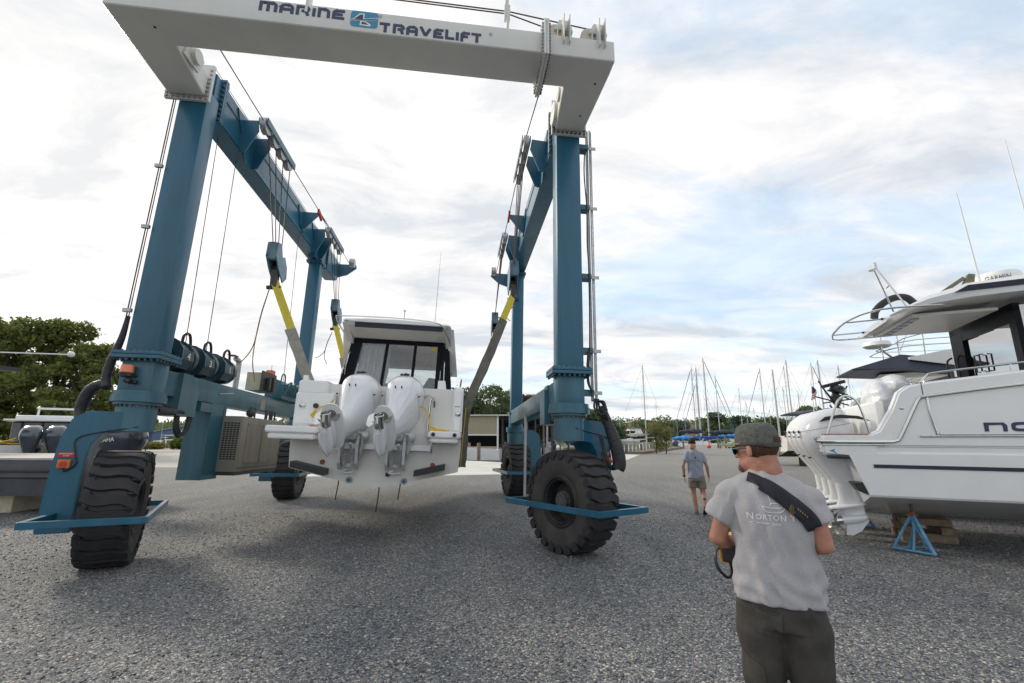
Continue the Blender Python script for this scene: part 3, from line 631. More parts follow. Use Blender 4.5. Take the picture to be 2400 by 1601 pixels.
# beacon on the left pedestal
bc = MB(); bc.box(-6.60, -6.40, -.16, -.01, 2.50, 2.53, .004); bc.cyl((-6.50, -.09, 2.53), (-6.50, -.09, 2.56), .095, n=24); bc.tube([(-6.5, -.08, 2.44), (-6.36, -.05, 2.42)], .03, 8); bc.cyl((-6.47, -.13, 2.45), (-6.40, -.13, 2.42), .04, n=12)
bb_ = bc.build('beacon_base', BLACK, hoist, smooth=True)
m = MB(); m.cyl((-6.50, -.09, 2.56), (-6.50, -.09, 2.67), .088, .080, n=24); m.build('beacon_lens', mat('amber_lens', (.80, .17, .03), .15, coat=1.0, var=.1), bb_, smooth=True)

# counterweight tank, generator, louvres
m = MB(); m.prism([(-6.66, 1.90), (-6.24, 1.90), (-6.24, 2.36), (-6.66, 2.36)], .90, 2.30, 'z'); m.build('fluid_tank', BLUED, hoist)
m = MB(); m.box(-6.30, -6.235, 2.36, 2.46, .90, 2.28); m.box(-6.28, -6.20, 1.45, 1.90, 2.12, 2.28); m.build('tank_bracket', BLUED, hoist)
gx0, gx1, gy0, gy1, gz0, gz1 = -6.26, -5.86, 2.38, 4.45, 1.02, 2.10
m = MB(); m.box(gx0, gx1, gy0, gy1, gz0, gz1, .03); gen = m.build('generator_housing', GENM, hoist, smooth=True)
m = MB()
for a_, b_ in ((2.62, 3.32), (3.36, 3.96)): m.box(gx1 + .000, gx1 + .012, a_, b_, gz0 + .16, gz1 - .12, .004)
m.build('door_panel', GENM, gen)
m = MB()
for a_ in (2.66, 3.40, 3.90): 
    for z in (gz0 + .2, gz1 - .17): m.cyl((gx1 + .01, a_, z), (gx1 + .02, a_, z), .012, n=8)
m.build('latch', BLACK, gen)
m = MB(); m.box(gx1 - .004, gx1 + .006, gy0, gy1, gz0 + .075, gz0 + .085); m.build('seam', DSTEEL, gen)
m = MB()
for i in range(5):
    for k in range(17): m.box(gx0 + .06 + i * .062, gx0 + .105 + i * .062, gy0 - .004, gy0 + .004, gz0 + .24 + k * .043, gz0 + .265 + k * .043)
m.build('louvre', BLACK, gen)
m = MB(); m.box(gx0 - .06, gx1 - .01, gy0, gy1, gz0 - .06, gz0 - .003, .005); m.build('generator_skid', DSTEEL, hoist)
m = MB()
for k, v_ in enumerate((3.0, 3.2, 3.8, 4.0, 4.1, 4.3)): m.tube([(-6.0, v_, 2.1), (-6.0, v_, 2.32)], .02 if k % 2 else .035, 8)
m.sphere((-6.0, 3.0, 2.2), .09, 10); m.build('engine_pipe', DSTEEL, hoist, smooth=True)
# hose loops under the left beam
m = MB(); 
for q in range(3): m.tube([(-6.30, .93 + q * .03, 2.06), (-6.28, .92 + q * .05, 1.80), (-6.27, 1.05 + q * .05, 1.66 + .02 * q), (-6.27, 1.2 + q * .04, 1.80), (-6.27, 1.25 + q * .04, 2.05)], .026, 8, smooth=6)
m.build('hydraulic_hose', BLACK, hoist, smooth=True)
# decal on the lower beam
m = MB(); m.box(-6.279, -6.274, 4.1, 4.35, 2.36, 2.62); m.build('notice_decal', mat('faded_decal', (.35, .31, .28), .6, var=.2, scale=30), hoist)
# three winches with painted numbers
def winch(vc, num):
    cx, cz, r = -6.44, 2.985, .29
    oc = [(cx + r * cos(t_), cz + r * sin(t_)) for t_ in [R(x) for x in (-90, -50, -15, 20, 50, 75, 95, 120, 150, 180, 220, 255)]]
    m = MB(); m.prism(oc, vc - .27, vc - .25, 'y'); o_ = m.build('winch_cheek', WINCH, hoist)
    m = MB(); m.prism(oc, vc + .03, vc + .05, 'y'); m.build('rear_cheek', WINCH, o_)
    m = MB(); pr_ = [(cx + r * 1.0 * cos(t_), cz + r * sin(t_)) for t_ in (R(-48), R(-14), R(19))]
    for q in range(2): m.rings([[V(pr_[q][0], y, pr_[q][1]), V(pr_[q + 1][0], y, pr_[q + 1][1]), V(pr_[q + 1][0] - .014, y, pr_[q + 1][1]), V(pr_[q][0] - .014, y, pr_[q][1])] for y in (vc - .25, vc + .03)])
    m.build('side_plate', WINCH, o_)
    m = MB(); m.cyl((cx, vc - .25, cz), (cx, vc + .27, cz), .245, n=32); m.build('winch_drum', WINCH, o_, smooth=True)
    m = MB(); m.tube([(oc[k][0], vc - .275, oc[k][1]) for k in (2, 3, 4, 5, 6, 7)], .007, 5); m.build('cheek_edge', mat('pale_edge', (.16, .24, .27), .5), o_)  # paler line along the upper part of the front cheek rim
    m = MB(); m.cyl((cx, vc - .27, cz), (cx, vc - .31, cz), .10, n=20); m.build('drum_motor', DSTEEL, o_, smooth=True)
    P = Matrix.Translation((cx + r * .972, vc - .20, cz - .075)) @ Matrix.Rotation(R(-0), 4, 'Y') @ Matrix.Rotation(pi / 2, 4, 'Z') @ Matrix.Rotation(pi / 2, 4, 'X')
    text_mesh(num, .17, WHT, 'painted_number', o_, P @ Matrix.Translation((0, 0, .03)), .004)
    m = MB(); m.tube([(-6.38, vc + .02, 3.12), (-6.36, vc + .0, 3.36), (-6.36, vc + .16, 3.41), (-6.36, vc + .24, 3.2), (-6.36, vc + .24, 2.95)], .024, 8, smooth=6); m.tube([(-6.22, vc + .06, 3.15), (-6.17, vc + .10, 3.0), (-6.18, vc + .08, 2.8)], .016, 6, smooth=4); m.build('hydraulic_hose', BLACK, o_, smooth=True)
winch(.86, '4'); winch(1.55, '3'); winch(2.28, '1')
m = MB(); m.tube([(-6.38, .98, 3.2), (-6.5, 1.0, 7.4)], .008, 6); m.tube([(-6.38, 1.65, 3.2), (-6.5, 1.75, 7.4)], .008, 6); m.tube([(-6.42, 5.7, 3.1), (-6.5, 5.6, 7.4)], .008, 6); m.build('wire_rope', WIRE, hoist)
m = MB(); m.tube([(-6.45, 3.12, 2.70), (-6.45, 3.12, 3.22), (-6.45, 3.09, 3.33), (-6.47, 2.98, 3.36)], .055, 12, smooth=5); m.build('exhaust_pipe', GALV, hoist, smooth=True)
m = MB(); m.box(-6.56, -6.40, 2.78, 2.98, 3.40, 3.41, .002, Matrix.Translation((0, 0, 0))); m.build('exhaust_flap', DSTEEL, hoist)
m = MB(); m.box(-6.55, -6.22, 3.80, 4.55, 2.78, 3.20, .01); m.build('control_cabinet', mat('cabinet_beige', (.40, .38, .28), .5), hoist)
m = MB(); m.box(-6.22, -6.19, 3.78, 4.6, 2.78, 3.24); m.box(-6.18, -6.1, 4.0, 4.1, 2.8, 3.1, .01); m.box(-6.18, -6.1, 4.25, 4.4, 2.8, 3.15, .01); m.build('valve_bank', DSTEEL, hoist)
m = MB(); m.box(-6.40, -6.25, 4.45, 4.65, 3.24, 3.36, .01); m.tube([(-6.32, 4.55, 3.36), (-6.32, 4.55, 3.50)], .006, 5); m.build('antenna_box', ORNG, hoist)
m = MB(); m.box(-6.6, -6.15, 5.0, 6.4, 2.70, 3.10, .05); m.cyl((-6.4, 5.1, 3.02), (-6.4, 5.6, 3.02), .2, n=20)
for k in range(9): m.tube([(-6.1, 5.0 + k * .12, 2.8), (-6.05, 5.1 + k * .1, 3.05 + .05 * (k % 3)), (-6.25, 5.2 + k * .11, 3.1)], .022, 6, smooth=4)
m.tube([(-6.3, 5.2, 3.1), (-6.3, 5.25, 3.36), (-6.3, 5.45, 3.36), (-6.3, 5.5, 3.1)], .02, 8, smooth=5)
m.build('rear_winch', BLUED, hoist, smooth=True)
m = MB(); m.tube([(-6.27, 2.15, 2.5), (-6.2, 2.55, 2.56)], .012, 6); m.build('grab_rod', GALV, hoist)
# cables and hoses hugging the left leg
m = MB(); m.tube([(-6.72, -.02, 7.35), (-6.72, -.02, 3.4)], .010, 6); m.tube([(-6.70, -.0, 7.35), (-6.70, -.0, 3.4)], .008, 6); m.build('cable', BLACK, hoist)
m = MB()
for z in (6.0, 4.9, 3.5): m.box(-6.78, -6.66, -.05, .0, z, z + .06, .006)
m.build('cable_clip', GALV, hoist)
m = MB(); m.tube([(-6.72, .02, 3.45), (-6.76, .04, 3.1), (-6.84, .05, 2.75), (-6.86, .05, 2.5), (-6.80, .02, 2.35)], lambda f: .030 + .030 * min(1, f * 2), 12, smooth=8); m.build('hose_bundle', HOSE, hoist, smooth=True)
m = MB(); m.tube([(-6.82, .06, 2.36), (-6.95, .08, 2.39), (-7.08, .10, 2.30), (-7.15, .12, 2.12), (-7.16, .12, 1.98), (-7.10, .06, 1.86)], lambda f: .056 + .020 * sin(f * pi), 14, smooth=8); m.build('hose_bundle', HOSE, hoist, smooth=True)
# pipe bundle down the right leg
m = MB()
for k in range(4): m.tube([(.615 + .034 * k, .14 + .03 * (k % 2), 7.62), (.615 + .034 * k, .14 + .03 * (k % 2), 2.36)], .0145, 8)
m.build('pipe', GALV, hoist, smooth=True)
for z in (7.20, 5.93, 4.57, 3.22, 2.50):
    m = MB(); m.box(.457, .64, .06, .24, z - .05, z + .05, .008); m.build('pipe_bracket', BLUED, hoist)
    m = MB(); m.box(.58, .79, .10, .115, z - .03, z + .03, .004); m.build('pipe_clamp', GALV, hoist)
m = MB(); m.tube([(.56, .05, 7.1), (.54, .05, 6.6), (.575, .05, 5.9), (.57, .05, 5.2), (.59, .05, 4.6), (.58, .05, 3.6), (.56, .04, 3.1), (.54, .03, 2.7), (.6, 0, 2.4)], .012, 6, smooth=5)
m.tube([(.55, .05, 3.2), (.52, .03, 2.9), (.53, .03, 2.65), (.6, .0, 2.5)], .022, 6, smooth=5)
m.build('cable', BLACK, hoist)
m = MB()
for k in range(3): m.tube([(.66 + .03 * k, .12, 2.40), (.62 + .05 * k, .0, 2.22 - .05 * k), (.72 + .04 * k, -.1, 2.12 - .04 * k), (.76, -.12, 2.2), (.75 + .02 * k, -.1, 2.33 - .06 * k), (.70 + .02 * k, .05, 2.36)], .018, 8, smooth=6)
m.build('hydraulic_hose', BLACK, hoist, smooth=True)
m = MB(); m.tube([(.74, -.02, 2.28), (.80, -.02, 2.08), (.88, -.03, 1.85), (.97, -.04, 1.55), (.99, -.04, 1.35), (.96, -.03, 1.27)], lambda f: .05 + .058 * min(1, f * 1.8) - .02 * max(0, f - .8), 16, smooth=8); m.build('hose_bag', HOSE, hoist, smooth=True)
m = MB(); m.tube([(.98, .0, 1.3), (.86, .0, 1.3), (.78, .05, 1.55), (.74, .08, 1.8)], .035, 8, smooth=6); m.build('hose_bundle', HOSE, hoist, smooth=True)
# under the right beam: thin pipes seen between the wheels
m = MB()
for (u, v, z0_, z1_) in ((-.05, 3.4, .35, 2.35), (.0, 3.6, .35, 2.35), (.15, 1.7, .9, 2.35)): m.tube([(u, v, z0_), (u, v, z1_)], .022, 8)
m.build('drop_pipe', GALV, hoist, smooth=True)
# top sheaves, posts and ropes on the cross beam
for u in (-.24, .32):
    m = MB(); m.box(u - .085, u - .07, -1.62, -1.25, 7.72, 8.10, .003); m.box(u + .07, u + .085, -1.62, -1.25, 7.72, 8.10, .003); m.prism([(u - .13, 8.02), (u - .05, 8.20), (u + .12, 8.20), (u + .17, 8.0)], -1.60, -1.30, 'y')
    m.box(u - .02, u - .005, -1.79, -1.62, 7.62, 8.12, .002); m.box(u + .07, u + .085, -1.79, -1.62, 7.62, 8.12, .002); m.build('sheave_bracket', BEAMW, hoist)
    m = MB(); m.cyl((u - .10, -1.56, 8.0), (u - .10, -1.50, 8.0), .15, n=28); m.cyl((u - .10, -1.46, 8.0), (u - .10, -1.40, 8.0), .15, n=28); m.build('sheave', mat('nylon_sheave', (.55, .50, .40), .5), hoist, smooth=True)
m = MB(); m.box(-1.135, -1.095, -1.70, -1.55, 7.74, 8.14, .004); m.box(-1.17, -1.08, -1.68, -1.60, 8.02, 8.28, .004); m.cyl((-1.13, -1.64, 8.28), (-1.13, -1.64, 8.42), .03, n=10); m.build('rope_guide', BEAMW, hoist)
m = MB(); m.box(-4.06, -4.02, -1.74, -1.60, 7.64, 8.14, .004); m.box(-2.62, -2.56, -1.66, -1.6, 7.78, 7.82); m.box(-4.5, -4.44, -1.66, -1.6, 7.78, 7.82); m.build('rope_guide', BEAMW, hoist)
m = MB(); m.tube([(.22, -1.53, 8.16), (-1.1, -1.6, 8.24), (-6.3, -1.6, 8.26)], .011, 6); m.tube([(-.34, -1.43, 8.16), (-1.1, -1.55, 8.25), (-6.3, -1.5, 8.34)], .011, 6); m.build('wire_rope', WIRE, hoist)
# small sheave housings by the knees (inner corners)
for u, s_ in ((-6.10, 1), (-.03, -1)):
    m = MB(); m.prism([(-.95, 7.45), (-.55, 7.45), (-.45, 7.75), (-.85, 7.8)], min(u, u + s_ * .03), max(u, u + s_ * .03), 'x'); m.cyl((u + s_ * .03, -.7, 7.62), (u + s_ * .10, -.7, 7.62), .12, n=20); m.build('sheave_bracket', BEAMW, hoist)
m = MB(); m.cyl((-.05, -.22, 7.62), (-.12, -.22, 7.62), .2, n=24); m.build('rope_pulley', BEAMW, hoist, smooth=True)

# ---- lettering on the cross beam front face (plane v=-1.725)
def stroke_word(word, u0, z0, lw, lh, gap, th, parent, name):
    """rounded block letters drawn as strokes"""
    def arc(cx, cy, rx, ry, a0, a1, n=8): return [(cx + rx * cos(R(a0 + (a1 - a0) * i / n)), cy + ry * sin(R(a0 + (a1 - a0) * i / n))) for i in range(n + 1)]
    G = {}
    r = .32
    G['m'] = (1.35, [[(0, 0), (0, 1)], [(0, 1), (.55, 1)] + arc(.42, .68, .255, .32, 90, 0, 6) + [(.675, 0)], [(.675, 1), (1.03, 1)] + arc(1.03, .68, .32, .32, 90, 0, 6) + [(1.35, 0)]])
    G['A'] = (1.0, [[(0, 0)] + [(0, .62)] + arc(.38, .62, .38, .38, 180, 90, 6) + [(.62, 1)] + arc(.62, .62, .38, .38, 90, 0, 6) + [(1, 0)], [(0, .38), (1, .38)]])
    G['R'] = (1.0, [[(0, 0), (0, 1), (.7, 1)] + arc(.7, .72, .3, .28, 90, -90, 10) + [(.35, .44)], [(.55, .44), (.72, .40), (.86, .2), (.92, 0)]])
    G['I'] = (.0, [[(0, 0), (0, 1)]])
    G['n'] = (.85, [[(0, 0), (0, 1), (.45, 1)] + arc(.45, .60, .40, .40, 90, 0, 7) + [(.85, 0)]])
    G['E'] = (.85, [[(.85, 1), (.3, 1)] + arc(.3, .7, .3, .3, 90, 180, 5) + [(0, 0), (.85, 0)], [(.05, .5), (.82, .5)]])
    G['T'] = (1.0, [[(0, 1), (1, 1)], [(.5, 1), (.5, 0)]])
    G['V'] = (1.05, [[(0, 1.06), (.46, .12), (.58, .12), (1.05, 1.06)]])
    G['L'] = (.72, [[(0, 1.06), (0, 0), (.75, 0)]])
    G['F'] = (.75, [[(.78, 1), (.3, 1)] + arc(.3, .7, .3, .3, 90, 180, 5) + [(0, -.06)], [(.05, .5), (.72, .5)]])
    m = MB(); u = u0
    for ch in word:
        wd, st = G[ch]
        for P in st:
            P2 = [V(u + p[0] * lw, p[1] * lh, 0) for p in P]
            # stroke outline as a row of quads with mitred joints
            L_, R_ = [], []
            for i, p in enumerate(P2):
                d0 = (p - P2[i - 1]).normalized() if i else (P2[1] - P2[0]).normalized()
                d1 = (P2[i + 1] - p).normalized() if i < len(P2) - 1 else d0
                n0 = V(-d0.y, d0.x, 0); n1 = V(-d1.y, d1.x, 0); nn_ = (n0 + n1)
                nn_ = nn_.normalized() if nn_.length > 1e-6 else n0
                k = 1 / max(.55, nn_.dot(n0)); L_.append(p + nn_ * th / 2 * k); R_.append(p - nn_ * th / 2 * k)
            if P[0] != P[-1]:
                d = (P2[1] - P2[0]).normalized(); L_[0] -= d * th / 2 * (0.98 if P[0][1] in (0, 1, -.06, 1.06) else 0); R_[0] -= d * th / 2 * (0.98 if P[0][1] in (0, 1, -.06, 1.06) else 0)
                d = (P2[-1] - P2[-2]).normalized(); L_[-1] += d * th / 2 * (0.98 if P[-1][1] in (0, -.06) else 0); R_[-1] += d * th / 2 * (0.98 if P[-1][1] in (0, -.06) else 0)
            off = .0007 * (1 + st.index(P))
            yy = -1.7345 - off
            m.rings([[V(a_.x, yy, z0 + a_.y), V(b2.x, yy, z0 + b2.y), V(b2.x, yy + .003, z0 + b2.y), V(a_.x, yy + .003, z0 + a_.y)] for a_, b2 in zip(L_, R_)])
        u += wd * lw + gap + th
    return m.build(name, LETN, parent), u
stroke_word('mARInE', -4.66, 7.598, .152, .124, .0287, .045, beam, 'beam_lettering')
stroke_word('TRAVELIFT', -2.975, 7.465, .125, .124, .0227, .045, beam, 'beam_lettering')
m = MB(); m.prism([(p.x, p.z) for p in sup(-3.22, 7.625, .195, .14, 7, 32, 0, 'y')], -1.7345, -1.731, 'y'); lg = m.build('logo_plate', mat('logo_blue', (.035, .25, .42), .4), beam)
def lgp(pts, mt, d):
    m = MB(); m.prism([(-3.22 + x, 7.625 + z) for x, z in pts], -1.7345 - d, -1.7345 - d + .001, 'y'); m.build('logo_shape', mt, lg)
lgp([(-.195, -.025), (-.04, .0), (.195, .055), (.195, .015), (-.02, -.03), (-.195, -.055)], WHT, .002)
lgp([(-.19, -.02), (-.15, -.005), (-.07, .10), (.0, .10), (.0, -.005), (-.03, -.02)], WHT, .0025); lgp([(-.14, -.015), (-.06, .075), (-.02, .075), (-.02, -.005)], LETN, .004)
lgp([(-.05, -.03), (.03, -.04), (.10, -.085), (.09, -.12), (-.06, -.11)], WHT, .003); lgp([(-.03, -.05), (.02, -.055), (.07, -.095), (-.035, -.09)], LETN, .0045)
lgp([(-.195, -.035), (-.04, -.012), (.195, .04), (.195, .025), (-.02, -.022), (-.195, -.046)], LETN, .005)
for x_, z_ in ((-3.0, 7.71), (-1.37, 7.62)):
    m = MB(); m.rings([ring((x_, -1.736, z_), (0, 1, 0), .026, 20), ring((x_, -1.736, z_), (0, 1, 0), .021, 20)], cap=False); m.build('mark_ring', VINYL, beam); text_mesh('R', .03, VINYL, 'mark_letter', beam, Matrix.Translation((x_ - .009, -1.737, z_ - .011)) @ Matrix.Rotation(pi / 2, 4, 'X'), .001)
# ---------------------------------------------------------------- outboard engine (part of a boat)
def outboard(parent, M, tilt, body=None, txt=None, txtm=None, simple=False, steer=0.0, s=1.0, pcol=None, deco=True):
    """pivot at origin of M, boat aft = -y. returns cowling object (a part) with children"""
    body = body or COWL
    T = M @ Matrix.Rotation(steer, 4, 'Z') @ Matrix.Rotation(-tilt, 4, 'X') @ Matrix.Scale(s, 4)
    m = MB(); e = 2.7
    prof = [(-.30, -.31, .115, .20), (-.16, -.33, .145, .245), (-.02, -.36, .185, .305), (.10, -.38, .225, .36), (.24, -.41, .272, .41), (.38, -.42, .308, .445), (.52, -.43, .322, .46), (.66, -.43, .318, .455), (.77, -.42, .288, .41), (.85, -.40, .225, .33), (.885, -.39, .13, .20)]
    m.rings([sup(0, cy, rx, ry, 2.3 + .1 * i if i < 7 else 2.4, 32, z) for i, (z, cy, rx, ry) in enumerate(prof)])
    for v in m.bm.verts:      # rear face leans, top slopes down to the back
        if v.co.z > .3: v.co.z -= max(0, (-v.co.y - .45)) * .28 * (v.co.z / .88)
    bmesh.ops.subdivide_edges(m.bm, edges=[], cuts=1)
    m.xf(T); cw = m.build('outboard_engine', body, parent, smooth=True, auto=50)
    m = MB()      # leg: mid section, plate, gearcase
    m.rings([sup(0, cy, rx, ry, 2.4, 20, z) for z, cy, rx, ry in ((-.27, -.315, .118, .205), (-.50, -.34, .085, .19), (-.60, -.37, .085, .22), (-.625, -.40, .12, .30))])
    m.rings([sup(0, -.46, .17, .36, 2.6, 20, z) for z in (-.625, -.645)])
    m.rings([sup(0, cy, rx, ry, 2.0, 16, z) for z, cy, rx, ry in ((-.64, -.36, .050, .22), (-.76, -.35, .040, .19), (-.84, -.34, .06, .20))])
    m.rings([ring((0, y, -.84), (0, 1, 0), r, 20) for y, r in ((-.13, .014), (-.15, .040), (-.20, .062), (-.28, .074), (-.40, .076), (-.56, .068))])
    m.prism([(-.12, -.88), (-.50, -.88), (-.56, -1.06), (-.46, -1.08), (-.30, -1.03)], -.012, .012, 'x')
    m.xf(T); m.build('gearcase', body, cw, smooth=True, auto=40)
    m = MB(); m.rings([ring((0, y, -.84), (0, 1, 0), r, 20) for y, r in ((-.56, .062), (-.58, .066), (-.70, .066), (-.76, .074), (-.765, .062), (-.70, .056))], cap=True)
    for k in range(3):
        a = k * 2 * pi / 3 + .4; rs = []
        for i in range(6):
            f = i / 5; r = .06 + .135 * f; wv = .030 + .07 * sin(pi * min(1, f * 1.0) * .85) ; tw_ = .9 - .35 * f; ca, sa = cos(a + .35 * f), sin(a + .35 * f)
            row = []
            for q, th in ((-1, .004), (0, .010), (1, .004), (0, -.004)):
                t_ = q * wv; row.append(V(ca * r - sa * t_ * sin(tw_) , -.66 + t_ * cos(tw_) + th, -.84 + sa * r + ca * t_ * sin(tw_)))
            rs.append(row)
        m.rings(rs)
    m.xf(T); m.build('propeller', pcol or STEEL, cw, smooth=True, auto=50)
    # anode disc under the plate, vents, seams
    m = MB(); m.cyl((0, -.66, -.672), (0, -.66, -.645), .068, n=20); m.xf(T); m.build('anode', VINYL, cw)
    if deco:
        m = MB(); m.rings([sup(0, -.415, .2915, .430, 2.76, 32, z) for z in (.296, .302)], cap=False); m.rings([sup(0, -.43, .3245, .4635, 2.9, 32, z) for z in (.598, .603)], cap=False)
        m.xf(T); m.build('cowl_seam', DSTEEL, cw)
        m = MB(); 
        for x in (-.03, .03): m.cyl((x, -.90, .52), (x, -.93, .515), .010, n=8)
        m.sphere((0, -.895, .60), .035, 10, (1.0, .6, .8))
        for x in (-.05, .05): m.cyl((x, -.80, .17), (x, -.84, .165), .011, n=8)
        for x in (-.31, .31): m.cyl((x * .94, -.62, .27), (x * 1.03, -.63, .27), .012, n=8)
        m.xf(T); m.build('cowl_fitting', BLACK, cw)
    # swivel bracket: clamp stays on the transom, yoke tilts
    m = MB()
    for x in (-.13, .13):
        m.prism([(.02, .06), (-.10, .04), (-.17, -.10), (-.14, -.40), (-.05, -.50), (.02, -.50)], x - .022, x + .022, 'x')
    m.box(-.13, .13, -.02, .02, -.46, -.40, .01); m.cyl((-.19, -.06, 0), (.19, -.06, 0), .035, n=14)
    for x in (-.07, .07): m.cyl((x, -.03, -.40), (x, -.30 - .1 * sin(tilt), -.02 - .16 * cos(tilt)), .022, n=10); m.cyl((x, -.03, -.42), (x, -.13, -.27), .036, n=12)
    m.cyl((.17, -.10, .02), (.27, -.10, .02), .075, n=20); m.cyl((.27, -.10, .02), (.285, -.10, .02), .055, n=20); m.tube([(.15, -.02, -.34), (.19, -.12, -.2), (.20, -.16, -.02), (.16, -.25, .08)], .022, 8, smooth=5)
    m.tube([(-.02, .0, -.50), (-.09, -.03, -.53), (0, -.04, -.545), (.09, -.03, -.53)], .02, 8, smooth=4)
    m.xf(M @ Matrix.Scale(s, 4)); m.build('mounting_bracket', mat('bracket_light_grey', (.50, .51, .51), .4, .2, var=.2, scale=12) if body is COWL else DSTEEL, cw, smooth=True)
    m = MB(); m.box(-.11, .11, -.30, -.02, -.14, .10, .03); m.cyl((0, -.2, .1), (0, -.2, -.45), .07, n=14); m.xf(T); m.build('swivel_yoke', body, cw, smooth=True)
    if txt:
        for sx_ in (-1, 1):
            P = T @ Matrix.Translation((.326 * sx_, -.43 - .30 * sx_, .40)) @ Matrix.Rotation(R(90 * sx_), 4, 'Z') @ Matrix.Rotation(pi / 2, 4, 'X')
            text_mesh(txt, .115, txtm or ENGREY, 'engine_lettering', cw, P, .006, sx=1.0)
    return cw

# ---------------------------------------------------------------- the boat hanging in the hoist
BM_ = frame(0.116, -0.010, 0.037, (-2.346, 8.30, 0.873)) @ Matrix.Translation((-.08, 0, 0))
boat = thing('cabin_boat', 'white cabin motorboat with two tilted white outboards, hanging in the slings of the hoist', 'motorboat', M=BM_)
def hull_loft(L, hb, dr, zs, bow=1.0, n=14, z0f=None, keelrise=.9, flare=.10, cut=0):
    """stern at y=0, open deck. returns MB: V-bottom hull, half beam hb, chine height dr, sheer height zs(f)"""
    m = MB(); rs = []
    for i in range(n + 1):
        f = i / n; y = L * f; t = max(0, (f - .45) / .55); wv = hb * (1 - t ** 2.4) + .01
        kz = keelrise * max(0, (f - .62) / .38) ** 2.2; cz = dr + .55 * t ** 1.6 + (0 if kz < .3 else (kz - .3) * .4); sz = zs(f); ch = wv * (1 - .05 - .12 * t)
        ky = y + (0 if f < .9 else 0)
        mid = (cz + sz) / 2
        rs.append([V(0, ky, kz), V(ch * .5, y, kz + (cz - kz) * .46), V(ch, y, cz), V(ch + .045, y, cz + .015), V(wv + flare * t * .6, y, mid), V(wv + flare * t, y + .15 * t, sz), V(wv - .06, y + .15 * t, sz),
                   V(-wv + .06, y + .15 * t, sz), V(-wv - flare * t, y + .15 * t, sz), V(-wv - flare * t * .6, y, mid), V(-ch - .045, y, cz + .015), V(-ch, y, cz), V(-ch * .5, y, kz + (cz - kz) * .46)])
    m.rings(rs); return m
m = hull_loft(8.8, 1.47, .30, lambda f: 1.02 + (.0 if f < .02 else .78 + .25 * f) if f > .02 else 1.00, n=40)
m.build('hull', GEL2, boat, smooth=True, auto=25)
# stern: platform wings, engine well, bulkhead
m = MB()
m.prism([(-1.70, -.62), (-.88, -.62), (-.70, -.06), (-.70, 0), (-1.55, 0), (-1.62, -.1)], .90, 1.01, 'z'); m.prism([(-1.66, -.58), (-.92, -.58), (-.72, -.06), (-.72, 0), (-1.52, 0)], .80, .895, 'z')
m.prism([(1.46, -.56), (.92, -.56), (.84, 0), (1.50, 0)], .90, 1.01, 'z'); m.prism([(1.42, -.52), (.96, -.52), (.88, 0), (1.46, 0)], .82, .895, 'z')
bmesh.ops.bevel(m.bm, geom=list(m.bm.edges), offset=.018, segments=2, affect='EDGES'); m.build('swim_platform', GEL, boat, smooth=True)
m = MB(); m.box(-.95, .95, -.14, .0, .66, .76, .01); m.box(-.70, -.66, -.05, .62, .75, 1.05, .01); m.box(.92, .97, -.05, .62, .75, 1.05, .01); m.box(-.95, 1.25, .55, .60, .75, 1.10, .01); m.build('engine_well', GEL, boat)
m = MB(); m.prism([(-1.50, 0.02), (-.82, 0.02), (-.82, .55), (-1.50, .9)], 1.011, 1.62, 'z'); m.prism([(-1.49, .06), (-.98, .06), (-.98, .7), (-1.49, .9)], 1.60, 1.84, 'z')
bmesh.ops.bevel(m.bm, geom=list(m.bm.edges), offset=.025, segments=3, affect='EDGES'); lq = m.build('stern_locker', GEL, boat, smooth=True)
m = MB(); m.box(-1.22, -.80, -.012, .018, 1.06, 1.50, .008); pan = m.build('service_panel', GEL, lq)
for x, z, r, mt in ((-1.12, 1.22, .058, YEL), (-1.12, 1.38, .045, BLACK), (-.98, 1.22, .045, mat('beige_cap', (.42, .38, .30), .5))):
    m = MB(); m.cyl((x, -.012, z), (x, -.05, z), r, n=20); m.build('deck_socket', mt, lq, smooth=True)
m = MB()
for z in (1.30, 1.12): 
    for k in range(6): m.box(-.90, -.81, -.02, -.013, z - .09 + k * .022, z - .078 + k * .022)
m.build('vent_grille', VINYL, lq)
m = MB(); m.tube([(-1.18, -.06, 1.22), (-1.05, -.08, 1.34), (-.88, -.06, 1.42), (-.84, -.02, 1.50)], .011, 6, smooth=4); m.tube([(-.84, -.03, 1.42), (-.7, .1, 1.40), (-.6, .2, 1.4)], .011, 6, smooth=4); m.build('shore_cable', mat('yellow_rope', (.75, .45, .03), .6, var=.1), boat)
m = MB()
for x, z in ((-1.11, 1.12), (-.98, 1.12), (-.98, 1.07)): m.box(x - .035, x + .035, -.016, -.0125, z - .008, z + .008)
m.build('warning_sticker', mat('sticker', (.45, .30, .05), .5), lq); m = MB(); m.box(-1.19, -1.06, -.016, -.0125, 1.02, 1.035); m.build('warning_sticker', REDP, lq)
m = MB(); m.sphere((-1.36, .0, 1.38), .055, 14, (1, .5, .8)); m.sphere((1.39, -.0, 1.34), .055, 14, (1, .5, 1)); m.build('stern_light', STEEL, boat, smooth=True)
m = MB(); m.box(-.98, 1.0, .62, .72, 1.10, 1.74, .03); m.box(-.98, .75, .60, 1.1, 1.70, 1.80, .03); m.build('aft_seat_back', GEL, boat, smooth=True)
m = MB(); m.prism([(-.95, .64), (1.26, .64), (1.26, 1.78), (-.95, 1.78)], .95, 1.02, 'z'); m.box(.97, 1.26, .0, .64, .95, 1.015); m.build('cockpit_floor', GEL, boat)
